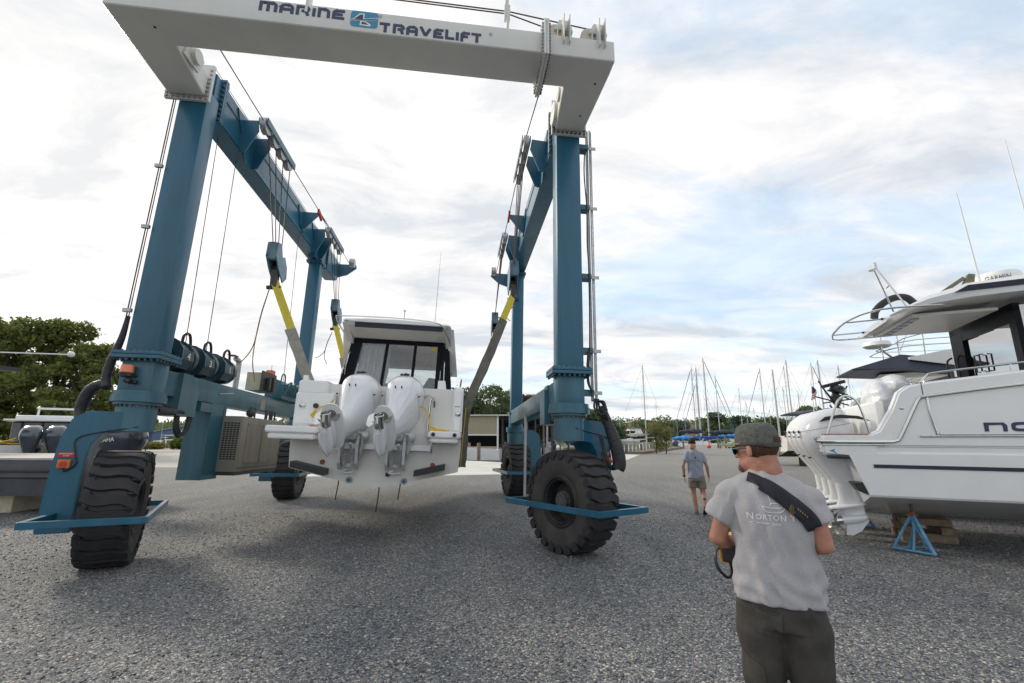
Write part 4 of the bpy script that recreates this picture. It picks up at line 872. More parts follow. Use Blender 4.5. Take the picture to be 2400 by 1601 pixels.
# right quarter: bulwark post, gate panel
m = MB(); m.prism([(0.0, 1.01), (0.0, 1.70), (.05, 1.82), (.22, 1.86), (1.8, 1.90), (1.8, 1.01)], 1.30, 1.47, 'x'); bmesh.ops.bevel(m.bm, geom=list(m.bm.edges), offset=.03, segments=3, affect='EDGES'); rq = m.build('bulwark', GEL, boat, smooth=True)
m = MB(); m.prism([(.25, 1.01), (.25, 1.95), (.9, 1.6), (.9, 1.01)], -1.49, -1.40, 'x'); m.box(-1.49, -1.36, .4, 1.85, 1.01, 1.84, .03); m.build('bulwark', GEL, boat, smooth=True)
m = MB(); m.prism([(.93, 1.02), (.96, 2.02), (1.10, 2.02), (1.18, 1.55), (1.26, 1.40), (1.28, 1.02)], .66, .74, 'y'); m.build('gate_panel', GEL, boat)
m = MB(); m.box(1.02, 1.05, .645, .655, 1.22, 1.45); m.cyl((1.035, .65, 1.15), (1.035, .64, 1.15), .012, n=8); m.build('gate_slot', BLACK, boat)
m = MB(); m.box(1.33, 1.43, -.006, -.001, 1.47, 1.48); m.build('red_marker', REDP, rq)
# cabin
cabz0, cabz1 = 1.85, 3.02
def cabx(z): return 1.30 - (z - 1.0) * .12
m = MB()
yb = 1.80
m.prism([(-1.28, .98), (-.86, .98), (-.86, 1.75), (.76, 1.75), (.76, .98), (1.28, .98), (1.28, 1.9), (-1.28, 1.9)][0:0] or [(-1.30, 1.0), (-.99, 1.0), (-.94, 1.76), (-1.27, 1.86)], yb, yb + .06, 'y')
m.build('cabin_bulkhead', GEL, boat)
# black sliding-door frame
fr_ = MB()
def quad(x0, z0, x1, z1, x2, z2, x3, z3, y0, y1): fr_.prism([(x0, z0), (x1, z1), (x2, z2), (x3, z3)], y0, y1, 'y')
quad(-1.05, 3.05, .98, 3.05, .98, 2.93, -1.05, 2.93, yb - .02, yb + .06)
quad(-1.27, 1.86, -1.10, 1.86, -.90, 2.93, -1.06, 2.96, yb - .01, yb + .05)
quad(-1.10, 1.86, -1.02, 1.70, -.84, 2.93, -.92, 2.93, yb - .03, yb + .05)
quad(.82, 1.0, .93, 1.0, .93, 2.93, .84, 2.93, yb - .03, yb + .05)
quad(.94, 1.4, 1.25, 1.4, 1.10, 2.95, .94, 2.95, yb, yb + .06)
dfr = fr_.build('door_frame', BLKSAT, boat)
for xb, xt in ((-.36, -.28), (.30, .345)):
    m = MB(); m.prism([(xb - .03, 1.70), (xb + .03, 1.70), (xt + .03, 2.93), (xt - .03, 2.93)], yb - .015, yb + .045, 'y'); m.build('mullion', BLKSAT, dfr)
m = MB(); m.prism([(-1.02, 1.70), (-.36, 1.70), (-.28, 2.93), (-.84, 2.93)], yb + .01, yb + .016, 'y'); m.build('door_pane', GLASS, dfr)
m = MB(); m.prism([(-.33, 1.70), (.30, 1.70), (.345, 2.93), (-.25, 2.93)], yb + .01, yb + .016, 'y'); m.build('door_pane', GLASS, dfr)
m = MB(); m.prism([(.33, 1.02), (.84, 1.02), (.86, 2.93), (.375, 2.93)], yb + .01, yb + .016, 'y'); m.build('door_pane', GLASS, dfr)
m = MB(); m.tube([(-1.14, yb - .02, 2.2), (-1.13, yb - .07, 2.3), (-1.09, yb - .07, 2.6), (-1.07, yb - .02, 2.7)], .014, 8, smooth=4); m.tube([(1.03, yb - .02, 2.0), (1.03, yb - .07, 2.1), (1.02, yb - .07, 2.5), (1.01, yb - .02, 2.6)], .014, 8, smooth=4); m.build('grab_handle', STEEL, dfr, smooth=True)
# curtain
m = MB(); n_ = 60; rs = []
for i in range(n_ + 1):
    f = i / n_; x = -1.0 + .70 * f; y = yb + .10 + .022 * sin(f * 55) + .012 * sin(f * 23)
    rs.append([V(x + .16 * 0 - .02, y, 1.72), V(x + .10 - .02 * f, y + .01 * sin(f * 40), 2.3), V(x + .17 - .08 * f, y, 2.90)])
for i in range(n_):
    for j in range(2): m.face([rs[i][j], rs[i + 1][j], rs[i + 1][j + 1], rs[i][j + 1]])
m.build('curtain', mat('grey_curtain', (.62, .58, .58), .9, var=.1), boat, smooth=True, auto=0)
# roof
m = MB(); rs = []
for y, hw, zt, th in ((.98, 1.02, 3.27, .05), (1.05, 1.12, 3.30, .09), (2.0, 1.17, 3.37, .13), (4.0, 1.15, 3.38, .13), (5.3, 1.0, 3.28, .10), (5.8, .8, 3.18, .05)):
    rs.append([V(-hw, y, zt - th * .6), V(-hw + .06, y, zt - .02), V(-hw * .6, y, zt + .015), V(0, y, zt + .03), V(hw * .6, y, zt + .015), V(hw - .06, y, zt - .02), V(hw, y, zt - th * .6), V(hw - .08, y, zt - th), V(0, y, zt - th), V(-hw + .08, y, zt - th)])
m.rings(rs); m.build('roof', GEL, boat, smooth=True, auto=40)
m = MB(); m.prism([(1.02, 3.24), (1.05, 3.16), (1.70, 3.03), (1.84, 3.03), (1.84, 3.26)], -1.02, 1.02, 'x'); m.prism([(1.1, 3.22), (1.3, 3.1), (1.84, 2.88), (2.1, 2.88), (2.1, 3.2)], -1.14, -1.02, 'x'); m.prism([(1.1, 3.22), (1.3, 3.1), (1.84, 2.88), (2.1, 2.88), (2.1, 3.2)], 1.02, 1.14, 'x'); m.build('roof_soffit', GEL2, boat)
m = MB(); m.prism([(-.86, 3.215), (.96, 3.215), (.96, 3.11), (-.86, 3.11)], 1.02, 1.045, 'y'); m.build('visor_strip', NAVY, boat)
m = MB(); m.prism([(1.4, 3.26), (3.2, 3.30), (3.2, 2.60), (2.7, 2.38), (2.2, 2.45)], 1.03, 1.19, 'x'); m.prism([(1.4, 3.26), (3.2, 3.30), (3.2, 2.60), (2.7, 2.38), (2.2, 2.45)], -1.19, -1.03, 'x')
for v in m.bm.verts: v.co.x += (3.25 - v.co.z) * .14 * (1 if v.co.x > 0 else -1)
m.build('side_fin', GEL, boat)
# cabin side frames, glass, windscreen, ceiling, dash
for s_ in (-1, 1):
    def X(z, o=0): return s_ * (cabx(z) + o)
    m = MB()
    for y0, y1 in ((1.86, 1.98), (3.3, 3.38), (4.75, 4.85)): m.rings([[V(X(z), y0, z), V(X(z), y1, z), V(X(z, -.05), y1, z), V(X(z, -.05), y0, z)] for z in (1.8, 3.28)])
    m.rings([[V(X(z), y, z), V(X(z, -.05), y, z), V(X(z + .08, -.05), y, z + .08), V(X(z + .08), y, z + .08)] for y in (1.86, 4.85) for z in (2.02,)])
    m.build('window_frame', BLKSAT, boat)
    m = MB(); m.rings([[V(X(z, -.01), 1.9, z), V(X(z, -.01), 4.8, z), V(X(z, -.016), 4.8, z), V(X(z, -.016), 1.9, z)] for z in (2.06, 3.26)]); m.build('side_window', TINT, boat)
    m = MB(); m.rings([[V(X(z), 1.86, z), V(X(z), 5.6, z), V(X(z, -.06), 5.6, z), V(X(z, -.06), 1.86, z)] for z in (1.0, 2.05)]); m.build('cabin_side', GEL, boat)
m = MB(); m.rings([[V(-1.12, 5.6, 2.2), V(1.12, 5.6, 2.2), V(1.12, 5.61, 2.2), V(-1.12, 5.61, 2.2)], [V(-1.0, 4.95, 3.2), V(1.0, 4.95, 3.2), V(1.0, 4.96, 3.2), V(-1.0, 4.96, 3.2)]]); m.build('windscreen', GLASS, boat)
m = MB(); m.box(-1.0, 1.0, 1.9, 4.4, 3.16, 3.20); m.box(-1.0, 1.0, 3.9, 4.5, 2.76, 3.16, .04); m.build('headliner', mat('headliner', (.42, .41, .42), .8), boat)
m = MB(); m.prism([(-.42, 2.93), (.42, 2.93), (.36, 2.83), (-.36, 2.83)], 3.885, 3.90, 'y')
for x in (-.52, .52): m.cyl((x, 3.885, 2.88), (x, 3.90, 2.88), .045, n=18)
m.build('overhead_console', BLACK, boat)
m = MB(); m.box(-1.2, 1.2, 4.6, 5.7, 1.0, 1.95, .08); m.build('dashboard', VINYL, boat)
m = MB(); m.prism([(.40, 1.2), (.88, 1.2), (.88, 2.35), (.60, 2.38), (.52, 2.25), (.42, 2.05)], 3.1, 3.25, 'y'); m.build('helm_seat', VINYL, boat)
m = MB(); m.box(-.55, .0, 3.0, 3.15, 1.2, 2.18, .03); m.build('companion_seat', VINYL, boat)
m = MB(); m.box(.36, .86, 2.1, 2.9, 1.02, 1.82, .03); m.build('galley_unit', VINYL, boat)
m = MB(); m.box(-.2, .8, 1.95, 3.6, 3.10, 3.155); m.build('roof_hatch', mat('hatch_pale', (.55, .50, .55), .3), boat)
m = MB(); m.box(.70, .82, yb - .0, yb + .008, 2.82, 2.90); m.build('safety_sticker', YEL, dfr)
m = MB(); m.tube([(.05, 5.2, 2.0), (-.12, 5.0, 2.55)], .008, 5); m.tube([(.06, 5.2, 2.0), (.08, 5.0, 2.35)], .006, 5); m.build('wiper', BLACK, boat)
# rails, grab rail under roof, antennas
m = MB(); m.tube([(-1.12, 1.25, 3.02), (-1.22, .95, 3.24), (-1.05, .80, 3.27), (0, .72, 3.27), (.75, .80, 3.25), (.98, 1.0, 3.18), (1.12, 1.4, 2.95)], .014, 8, smooth=8); m.build('rail', STEEL, boat, smooth=True)
m = MB(); m.tube([(-1.42, 2.6, 1.85), (-1.42, 2.6, 2.3), (-1.42, 2.8, 2.5), (-1.38, 3.4, 2.48), (-1.35, 5.5, 2.45)], .014, 8, smooth=6); m.tube([(1.42, 2.6, 1.85), (1.42, 2.6, 2.2), (1.42, 2.8, 2.35), (1.38, 5.5, 2.45)], .014, 8, smooth=6); m.build('rail', STEEL, boat, smooth=True)
m = MB(); m.tube([(.86, -.02, 1.01), (.88, -.02, 1.52), (.90, .02, 1.60), (.94, .1, 1.58), (.96, .25, 1.02)], .022, 10, smooth=6); m.build('rail', STEEL, boat, smooth=True)
m = MB(); m.tube([(.62, .5, 1.52), (.80, .1, 1.66), (.90, -.0, 1.64), (.95, -.0, 1.56)], .018, 8, smooth=5); m.build('dock_hook', mat('bone', (.62, .58, .50), .5), boat, smooth=True)
m = MB(); m.tube([(.60, .2, 1.44), (.75, -.05, 1.44), (.86, -.1, 1.3), (.90, -.15, 1.12), (.95, -.3, 1.035), (1.15, -.35, 1.03), (1.25, -.3, 1.03), (1.05, -.22, 1.035), (.92, -.2, 1.09), (1.05, -.3, 1.05), (1.2, -.42, 1.03)], .012, 6, smooth=6); m.build('mooring_line', MATS['yellow_rope'], boat)
m = MB()
for x in (1.0, 1.36): m.cyl((x, -.50, .96), (x, -.61, .955), .035, .028, n=14); m.sphere((x, -.60, .955), .034, 10)
m.build('drain_plug', BLACK, boat, smooth=True)
m = MB(); m.cyl((.72, 2.0, 3.38), (.72, 2.0, 3.55), .028, .016, n=10); m.tube([(.72, 2, 3.5), (.74, 2, 5.35)], lambda f: .011 - .006 * f, 6); m.build('whip_antenna', WHT, boat)
m = MB(); m.cyl((-.02, 2.2, 3.38), (-.02, 2.2, 3.85), .013, n=8); m.cyl((-.02, 2.2, 3.82), (-.02, 2.2, 3.86), .03, n=10); m.build('light_mast', STEEL, boat)
m = MB(); m.sphere((-.52, 1.8, 3.44), .045, 12); m.cyl((-.52, 1.8, 3.37), (-.52, 1.8, 3.42), .02); m.build('roof_dome', WHT, boat); m = MB(); m.sphere((-.9, 1.9, 3.42), .03, 10); m.build('horn', BLACK, boat)
# transom fittings
for x0, x1, s_ in ((-1.34, -.78, -1), (.70, 1.22, 1)):
    m = MB(); zc = .235 if True else 0
    P = [(x0, zc + (.10 if s_ < 0 else .0)), (x1, zc + (-.02 if s_ < 0 else .12)), (x1, zc + (.08 if s_ < 0 else .22)), (x0, zc + (.20 if s_ < 0 else .10))]
    m.prism(P, -.30, -.002, 'y'); m.build('trim_tab', BLACK, boat)
m = MB()
for x, z, r in ((-.42, .13, .055), (.52, .13, .055)): m.cyl((x, -.03, z), (x, .01, z), r, n=20)
m.build('transducer', mat('bluegrey_anode', (.20, .26, .30), .5), boat)
m = MB()
for x, z, r in ((.23, .24, .04), (-.42, .13, .022), (.52, .13, .022)): m.cyl((x, -.036, z), (x, .01, z), r, n=16)
m.build('drain_plug', BLACK, boat)
m = MB()
for x, z in ((-.90, .42), (1.0, .42)): m.cyl((x, -.02, z), (x, .01, z), .042, n=16)
m.build('drain_plug', RUST, boat)
for tx, x_, z_ in (('2', -.92, .62), ('1', .93, .62)): text_mesh(tx, .11, BLACK, 'hull_number', boat, Matrix.Translation((x_, -.006, z_)) @ Matrix.Rotation(pi / 2, 4, 'X'), .004)
# engines
M1 = Matrix.Translation((-.43, -.10, .86)); M2 = Matrix.Translation((.36, -.10, .86)); ST = -R(8)
e1 = outboard(boat, M1, R(64), COWL, None, steer=ST, s=1.10); e2 = outboard(boat, M2, R(64), COWL, None, steer=ST, s=1.10)
for Mx, ee in ((M1, e1), (M2, e2)):
    T = Mx @ Matrix.Rotation(ST, 4, 'Z') @ Matrix.Rotation(-R(64), 4, 'X') @ Matrix.Scale(1.10, 4)
    text_mesh('350', .095, ENGREY, 'engine_lettering', ee, T @ Matrix.Translation((-.10, -.885, .60)) @ Matrix.Rotation(R(78), 4, 'X'), .03, sx=1.15)
# ropes dangling under the hull
for x, l, y in ((-.72, .42, .5), (-.02, .52, .6), (.32, .4, 1.0), (1.1, .12, .7)):
    pass
# ---------------------------------------------------------------- slings, hook blocks
WM = BM_.copy()
def bpt(x, y, z): return tuple(WM @ V(x, y, z))
def hpt(u, v, z): return tuple(HM @ V(u, v, z))
def sling(name, yb_, LT, RT, label, aft=True):
    sl = thing(name, label, 'lifting sling', group='slings under the hanging boat')
    Lh, Rh = V(*LT), V(*RT)
    L1, R1 = V(*bpt(-1.53, yb_, 1.55)), V(*bpt(1.55, yb_, 1.55))
    Lc, Rc = V(*bpt(-1.50, yb_, .33)), V(*bpt(1.50, yb_, .33)); K = V(*bpt(0, yb_, -.03))
    wd = (-sin(.116), cos(.116), 0)
    wt = (cos(.5), sin(.5), .15)
    m = MB(); m.ribbon([L1, Lc, K, Rc, R1], wd, .16, .018, 0); m.ribbon([Lh, Lh.lerp(L1, .5), L1], wt, .17, .018, 0); m.ribbon([Rh, Rh.lerp(R1, .5), R1], wt, .17, .018, 0); m.build('webbing', YEL, sl)
    for A, B, Cc, f0 in ((Lh, L1, Lc, .42), (Rh, R1, Rc, .26)):
        a = A.lerp(B, f0); f1 = f0 + (1 - f0) * .5; off = (V(*bpt(-1, yb_, 0)) - V(*bpt(1, yb_, 0))).normalized() * (.02 if A is Lh else -.02)
        m = MB(); P = [a + off, A.lerp(B, f1) + off * 1.2, B + off, Cc.lerp(B, .35) + off, Cc + off]
        m.ribbon(P, wt, lambda f: .215 - .03 * f, .055, 5)
        for v in m.bm.verts: v.co += V(random.uniform(-1, 1), random.uniform(-1, 1), random.uniform(-1, 1)) * .008
        m.build('chafe_sleeve', CHAFE if A is Lh else DCHAFE, sl, smooth=True, auto=60)
    return sl
BLK = {}
def hook_block(pos, top, label, parent_dir=1):
    """pos: centre of the block; top: list of rope top points"""
    b_ = thing('hook_block', label, 'hook block', loc=pos, rz=.116, group='hook blocks of the hoist'); b_.scale = (1.35,) * 3
    m = MB()
    for x in (-.085, .065):
        m.prism([(-.12, .30), (.02, .32), (.10, .12), (.20, .16), (.32, .02), (.34, -.18), (.20, -.30), (-.02, -.12), (-.16, .05)], x, x + .02, 'x')
    m.box(-.066, .066, -.15, .0, .0, .3, .02); m.build('side_plate', mat('block_blue_grey', (.10, .19, .24), .4, var=.3, dirt=.4, dirtcol=(.35, .4, .42)), b_)
    m = MB(); m.cyl((-.05, -.02, .12), (.05, -.02, .12), .13, n=20); m.cyl((-.05, .18, -.06), (.05, .18, -.06), .13, n=20); m.build('sheave', BLACK, b_)
    m = MB(); m.box(-.05, .05, .02, .14, -.42, -.12, .01); m.cyl((-.11, .08, -.42), (.11, .08, -.42), .035, n=12); m.build('shackle', DSTEEL, b_)
    inv = b_.matrix_world.inverted() if False else (Matrix.Translation(pos) @ Matrix.Rotation(.116, 4, 'Z') @ Matrix.Scale(1.35, 4)).inverted()
    m = MB()
    for k, tp in enumerate(top):
        q = inv @ V(*tp); m.tube([(0.0, -.10 + .11 * k, .18 - .07 * k), q], .008, 6)
    m.build('wire_rope', WIRE, b_)
    return b_
pL = V(*hpt(-5.86, 2.75, 5.55)); pR = V(*hpt(-.34, 3.75, 5.90)); pL2 = V(*hpt(-5.9, 8.0, 5.95)); pR2 = V(*hpt(-.45, 8.6, 5.95))
hook_block(pL, [hpt(-5.82, 1.5 + .42 * k, 7.85) for k in range(4)], 'large blue grey hook block hanging above the left end of the rear sling')
hook_block(pR, [hpt(-.42, 1.3 + .42 * k, 7.85) for k in range(4)], 'blue grey hook block hanging from four cables beside the right far leg')
hook_block(pL2, [hpt(-5.82, 6.3 + .42 * k, 7.85) for k in range(4)], 'small distant hook block touching the left corner of the hanging boat roof')
hook_block(pR2, [hpt(-.42, 5.9 + .42 * k, 7.85) for k in range(4)], 'distant hook block above the yellow forward sling right of the boat')
dn = V(0, .08, -.42)
sling('lifting_sling', 1.35, pL + dn, pR + dn, 'rear yellow sling with grey chafe sleeves, wrapped under the stern of the hanging boat')
sling('lifting_sling', 5.2, pL2 + dn, pR2 + dn, 'forward yellow sling passing behind the cabin of the hanging boat')
for i, (a, lab) in enumerate((((pL + V(-.03, -.02, -.6)), 'thin brown tag line dangling beside the upper left sling'), ((pR + V(.02, 0, -.75)), 'short frayed tag line on the right yellow sling'), ((pL2 + V(-.05, 0, -.7)), 'thin tag line hanging left of the boat roof'))):
    m = MB(); L = (1.75, .35, .9)[i]; a = V(*a)
    m.tube([a, a + V(-.12, 0, -.35 * L), a + V(-.22, 0, -.75 * L), a + V(-.40, 0, -.93 * L), a + V(-.50, .0, -.96 * L)], .012, 6, smooth=6); m.tube([a, a + V(-.14, 0, -.4 * L), a + V(-.20, 0, -.9 * L), a + V(-.10, 0, -1.2 * L)], .012, 6, smooth=6)
    tag(m.build('tag_line', mat('old_rope', (.28, .20, .10), .9)), lab, 'rope', 'loose lines on the slings')
for i, (x, l, y, lab) in enumerate(((-.75, .45, .6, 'black strap end hanging under the left side of the lifted hull'), (-.05, .55, .9, 'black strap end hanging under the keel of the lifted boat'), (.30, .42, 1.3, 'thin black line hanging right of the keel'))):
    a = V(*bpt(x, y, .02 + abs(x) * .2)); m = MB(); m.tube([a, a + V(.01, 0, -.3 * l), a + V(-.01, 0, -.7 * l), a + V(-.03, 0, -l)], .011, 6, smooth=4)
    tag(m.build('strap_end', BLACK), lab, 'strap', 'straps dangling under the hull')
place_bolts(hoist)
# ---------------------------------------------------------------- near boat on stands (right)
DM = frame(R(-24), 0, 0, (5.603, 7.45, 0.840))
rb = thing('pilothouse_boat', 'large white boat on blue stands with four white outboards and a mirrored sliding door', 'motorboat', M=DM)
BW = 3.0; yc = 1.5
# lower hull
m = MB(); rs = []
for i in range(31):
    f = i / 30; x = 9.6 * f; t = max(0, (f - .45) / .55); hb = 1.5 * (1 - t ** 2.3) + (.02 if f > .9 else 0); kz = -.42 + .9 * max(0, (f - .6) / .4) ** 2; cz = .0 + .5 * t ** 1.6; ch = hb * (.985 - .15 * t)
    x0 = lambda z: x - (.30 * z if i == 0 else 0)
    top = .72 + .9 * t ** 1.5
    rs.append([V(x, yc, kz), V(x, yc - ch * .55, kz + (cz - kz) * .5), V(x, yc - ch, cz), V(x, yc - ch - .02, cz + .03), V(x0(.7), yc - hb - .0, .66 + (top - .72)), V(x0(.7), yc - hb + .035, .70 + (top - .72)), V(x0(.75), yc - hb + .035, .76 + (top - .72)), V(x0(.75), yc + hb - .035, .76 + (top - .72)), V(x0(.7), yc + hb, .66 + (top - .72)), V(x, yc + ch + .02, cz + .03), V(x, yc + ch, cz), V(x, yc + ch * .55, kz + (cz - kz) * .5)])
m.rings(rs); m.build('hull', GEL, rb, smooth=True, auto=22)
# topsides: coaming with the stepped stern profile
prof = [(-.20, .765), (-.52, .78), (-.53, .95), (.12, .965), (.24, 1.02), (.44, 1.35), (.56, 1.62), (.70, 1.72), (.95, 1.765), (2.2, 1.90), (5.0, 2.15), (5.0, .765)]
for ya, yb2 in ((0.0, .20), (2.80, 3.0)):
    m = MB(); m.prism(prof, ya, yb2, 'y')
    bmesh.ops.bevel(m.bm, geom=[e for e in m.bm.edges if abs(e.verts[0].co.y - e.verts[1].co.y) < .01], offset=.03, segments=3, affect='EDGES'); m.build('topside', GEL, rb, smooth=True)
m = MB(); rs = []
for i in range(13):
    f = i / 12; x = 5.0 + 4.9 * f; t = f; hb = 1.5 * (1 - max(0, (x / 9.6 - .45) / .55) ** 2.3 * .96) if x < 9.6 else .06
    rs.append([V(x, yc - hb, .765 + .9 * max(0, (x / 9.6 - .45) / .55) ** 1.5), V(x + .1, yc - hb - .12 * t, 2.15 + .2 * f), V(x + .1, yc + hb + .12 * t, 2.15 + .2 * f), V(x, yc + hb, .765 + .9 * max(0, (x / 9.6 - .45) / .55) ** 1.5)])
m.rings(rs); m.build('foredeck', GEL, rb, smooth=True, auto=30)
# platform, side wings around the engines, underside rims
for ya, yb2 in ((0.0, .36), (2.64, 3.0)):
    m = MB(); m.prism([(-.54, .64), (-.55, .93), (.2, .95), (.2, .60), (-.18, .60)], ya + .003, yb2, 'y'); bmesh.ops.bevel(m.bm, geom=list(m.bm.edges), offset=.03, segments=3, affect='EDGES'); m.build('platform_wing', GEL, rb, smooth=True)
    m = MB(); m.box(-.50, .10, ya + .02, yb2 - .03, .952, .968, .004); m.build('teak_deck', TEAK, rb)
m = MB(); m.box(.0, .35, .3, 2.7, .5, .76, .02); m.box(.30, .42, .25, 2.75, .7, 1.5, .04); m.box(.2, 5, .2, 2.8, .70, .78); m.build('transom', GEL, rb)
m = MB(); m.tube([(-.50, .03, .61), (-.2, .03, .60), (-.13, .03, .52)], .028, 8, smooth=4); m.box(-.46, -.15, .02, .2, .57, .61, .01); m.build('platform_bracket', DSTEEL, rb)
# rub rail (stainless) following the step
m = MB(); P = [(-.56, .02, .86), (-.545, -.012, .845), (.30, -.012, .845), (.42, -.012, .86), (.50, -.012, .93), (.77, -.012, 1.46), (.84, -.012, 1.52), (.95, -.012, 1.545), (2.2, -.012, 1.70), (5.0, -.012, 1.96)]
m.tube(P, .026, 10, smooth=3); m.tube([(p[0], p[1] + .004, p[2] - .045) for p in P[:3]], .014, 8); m.tube([(-.56, .3, .86), (-.57, .1, .855), (-.54, -.012, .845)], .018, 8); m.build('rub_rail', STEEL, rb, smooth=True)
m = MB(); m.tube([(.90, -.008, 1.52), (.905, -.008, 1.3), (.945, -.008, .97), (.98, -.008, .935), (1.05, -.008, .93), (5, -.008, .95)], .017, 8, smooth=3); m.build('gate_trim', STEEL, rb, smooth=True)
m = MB(); m.prism([(.94, .99), (.99, .955), (4.9, .965), (4.9, .945), (.98, .935), (.93, .95)], -.016, -.006, 'y'); m.build('gate_seal', BLACK, rb)
m = MB(); m.box(.855, .868, -.003, .003, 1.55, 1.76); m.build('panel_seam', VINYL, rb)
m = MB(); m.prism([(.10, .443), (5.5, .42), (5.5, .475), (.10, .496)], -.010, .02, 'y'); m.build('hull_stripe', NAVY, rb)
m = MB(); m.prism([(-.46, .70), (-.40, .68), (-.38, .66), (-.36, .66), (-.40, .70), (-.38, .73)], -.004, .001, 'y'); m.build('tape_scrap', LTBL, rb)
m = MB(); m.sphere((.57, -.0, 1.36), .03, 12, (1, .4, .8)); m.build('hull_light', STEEL, rb, smooth=True)
m = MB(); m.prism([(.0, .02), (-.12, .07), (-.20, .20), (.0, .22), (.08, .02)], .04, .34, 'y'); m.build('trim_tab', BLACK, rb)
P = Matrix.Translation((1.48, -.004, 1.005)) @ Matrix.Rotation(pi / 2, 4, 'X')
# wide extended letters n o
def ring_letter(m, cx, cz, w_, h_, th, open_bottom=False):
    pts = sup(cx, cz, w_ / 2, h_ / 2, 4.0, 32, 0, 'y'); pin = sup(cx, cz, w_ / 2 - th, h_ / 2 - th, 3.4, 32, 0, 'y')
    for k in range(32):
        a, b_ = pts[k], pts[(k + 1) % 32]; c_, d_ = pin[(k + 1) % 32], pin[k]
        m.rings([[V(q.x, -.008, q.z) for q in (a, b_, c_, d_)], [V(q.x, .001, q.z) for q in (a, b_, c_, d_)]])
m = MB(); m.prism([(1.50, 1.0), (1.545, 1.0), (1.55, 1.09), (1.69, 1.095), (1.705, 1.08), (1.705, 1.0), (1.75, 1.0), (1.755, 1.09), (1.72, 1.13), (1.50, 1.13)], -.008, .001, 'y'); m.build('name_letter', LETN, rb)
m = MB(); ring_letter(m, 1.94, 1.068, .28, .135, .042); m.build('name_letter', LETN, rb)
m = MB(); m.prism([(2.13, 1.01), (2.175, 1.01), (2.175, 1.10), (2.3, 1.10), (2.3, 1.14), (2.13, 1.14)], -.008, .001, 'y'); m.build('name_letter', LETN, rb)
# stern hoop, side rail
m = MB(); m.tube([(-.44, .10, .96), (-.30, .10, 1.35), (-.22, .10, 1.52), (-.10, .10, 1.585), (.02, .10, 1.50), (.08, .10, 1.3), (.14, .10, .97)], .018, 10, smooth=8); m.tube([(.90, .15, 1.76), (1.0, .15, 1.87), (1.15, .15, 1.92), (2.2, .15, 2.02), (5.0, .15, 2.3)], .017, 8, smooth=5)
for x in (1.35, 2.0, 3.0, 4.0): m.tube([(x, .15, 1.8 + .1 * (x - 1)), (x, .15, 1.93 + .096 * (x - 1.15))], .014, 8)
m.build('rail', STEEL, rb, smooth=True)
# cockpit seat wrapped in clear plastic, cockpit liner
me_ = skin_blob([('ell', (.62, 1.3, 1.55), (.24, .5, .42)), ('ell', (.86, 1.25, 1.82), (.22, .45, .2)), ('ell', (.55, 1.2, 1.15), (.14, .42, .3))], .03, 6, disp=lambda c: c + V(sin(c.z * 31 + c.y * 9), sin(c.x * 27 + c.z * 12), sin(c.y * 33)) * .008)
mesh_obj(me_, 'plastic_wrapped_seat', mat('shrink_plastic', (.66, .68, .70), .22, var=.12, scale=9, bump=.6, bscale=16, coat=.5), rb)
m = MB(); m.box(.45, .9, .5, 2.6, .78, 1.2, .05); m.build('cockpit_seat', GEL, rb)
m = MB(); 
for k in range(3): m.tube([(.95 + .16 * k, 1.2, 1.6), (.98 + .16 * k, 1.2, 1.88), (1.04 + .16 * k, 1.2, 1.93), (1.12 + .16 * k, 1.2, 1.94)], .012, 6, smooth=3)
m.build('rail', STEEL, rb, smooth=True)
# cabin: aft wall with mirrored doors, side wall
DX = 2.32
m = MB(); m.box(DX - .03, DX + .05, .42, .60, 1.3, 2.95); m.box(DX - .03, DX + .05, 2.16, 2.62, 1.0, 2.95); m.box(DX - .028, DX + .05, .6, 2.2, 2.70, 2.87); m.box(DX - .03, DX + .05, .42, 2.62, 2.86, 2.99); m.box(DX - .02, DX + .04, .6, 2.36, .9, 1.05); ad = m.build('door_frame', BLKSAT, rb)
for y0_, y1_, o_ in ((.60, 1.08, 0), (1.10, 1.62, .012), (1.64, 2.17, .024)):
    m = MB(); m.box(DX - .01 + o_, DX - .002 + o_, y0_, y1_ + .01, 1.05, 2.80); m.build('mirrored_pane', MIRR, ad)
m = MB(); m.tube([(DX - .03, 1.55, 2.05), (DX - .08, 1.55, 2.05), (DX - .08, 1.55, 2.35), (DX - .03, 1.55, 2.35)], .013, 6); m.tube([(DX - .03, 1.72, 2.05), (DX - .08, 1.72, 2.05), (DX - .08, 1.72, 2.35), (DX - .03, 1.72, 2.35)], .013, 6)
m.tube([(DX - .04, 2.66, 1.85), (DX - .12, 2.68, 1.95), (DX - .12, 2.68, 2.35), (DX - .04, 2.66, 2.45)], .018, 8, smooth=4); m.tube([(DX - .04, 2.33, 1.9), (DX - .10, 2.3, 2.0), (DX - .10, 2.3, 2.35), (DX - .04, 2.33, 2.45)], .016, 8, smooth=4); m.build('grab_handle', BLACK, rb, smooth=True)
m = MB(); m.prism([(DX + .05, .8), (6.6, .8), (6.2, 2.0), (5.4, 2.95), (DX + .05, 2.95)], .42, .50, 'y'); m.prism([(DX + .05, .8), (6.6, .8), (6.2, 2.0), (5.4, 2.95), (DX + .05, 2.95)], 2.55, 2.62, 'y'); m.build('cabin_side', GEL, rb)
m = MB(); m.prism([(DX + .2, 2.0), (5.9, 2.1), (5.3, 2.85), (DX + .2, 2.85)], .405, .418, 'y'); m.build('side_window', MIRR, rb)
m = MB(); m.prism([(5.4, 2.95), (6.2, 2.0), (6.25, 2.0), (5.45, 2.95)], .5, 2.55, 'y'); m.build('windscreen', MIRR, rb)
m = MB(); m.box(2.34, 2.40, 2.62, 2.78, 1.0, 2.95, .02); m.build('corner_post', GEL, rb)
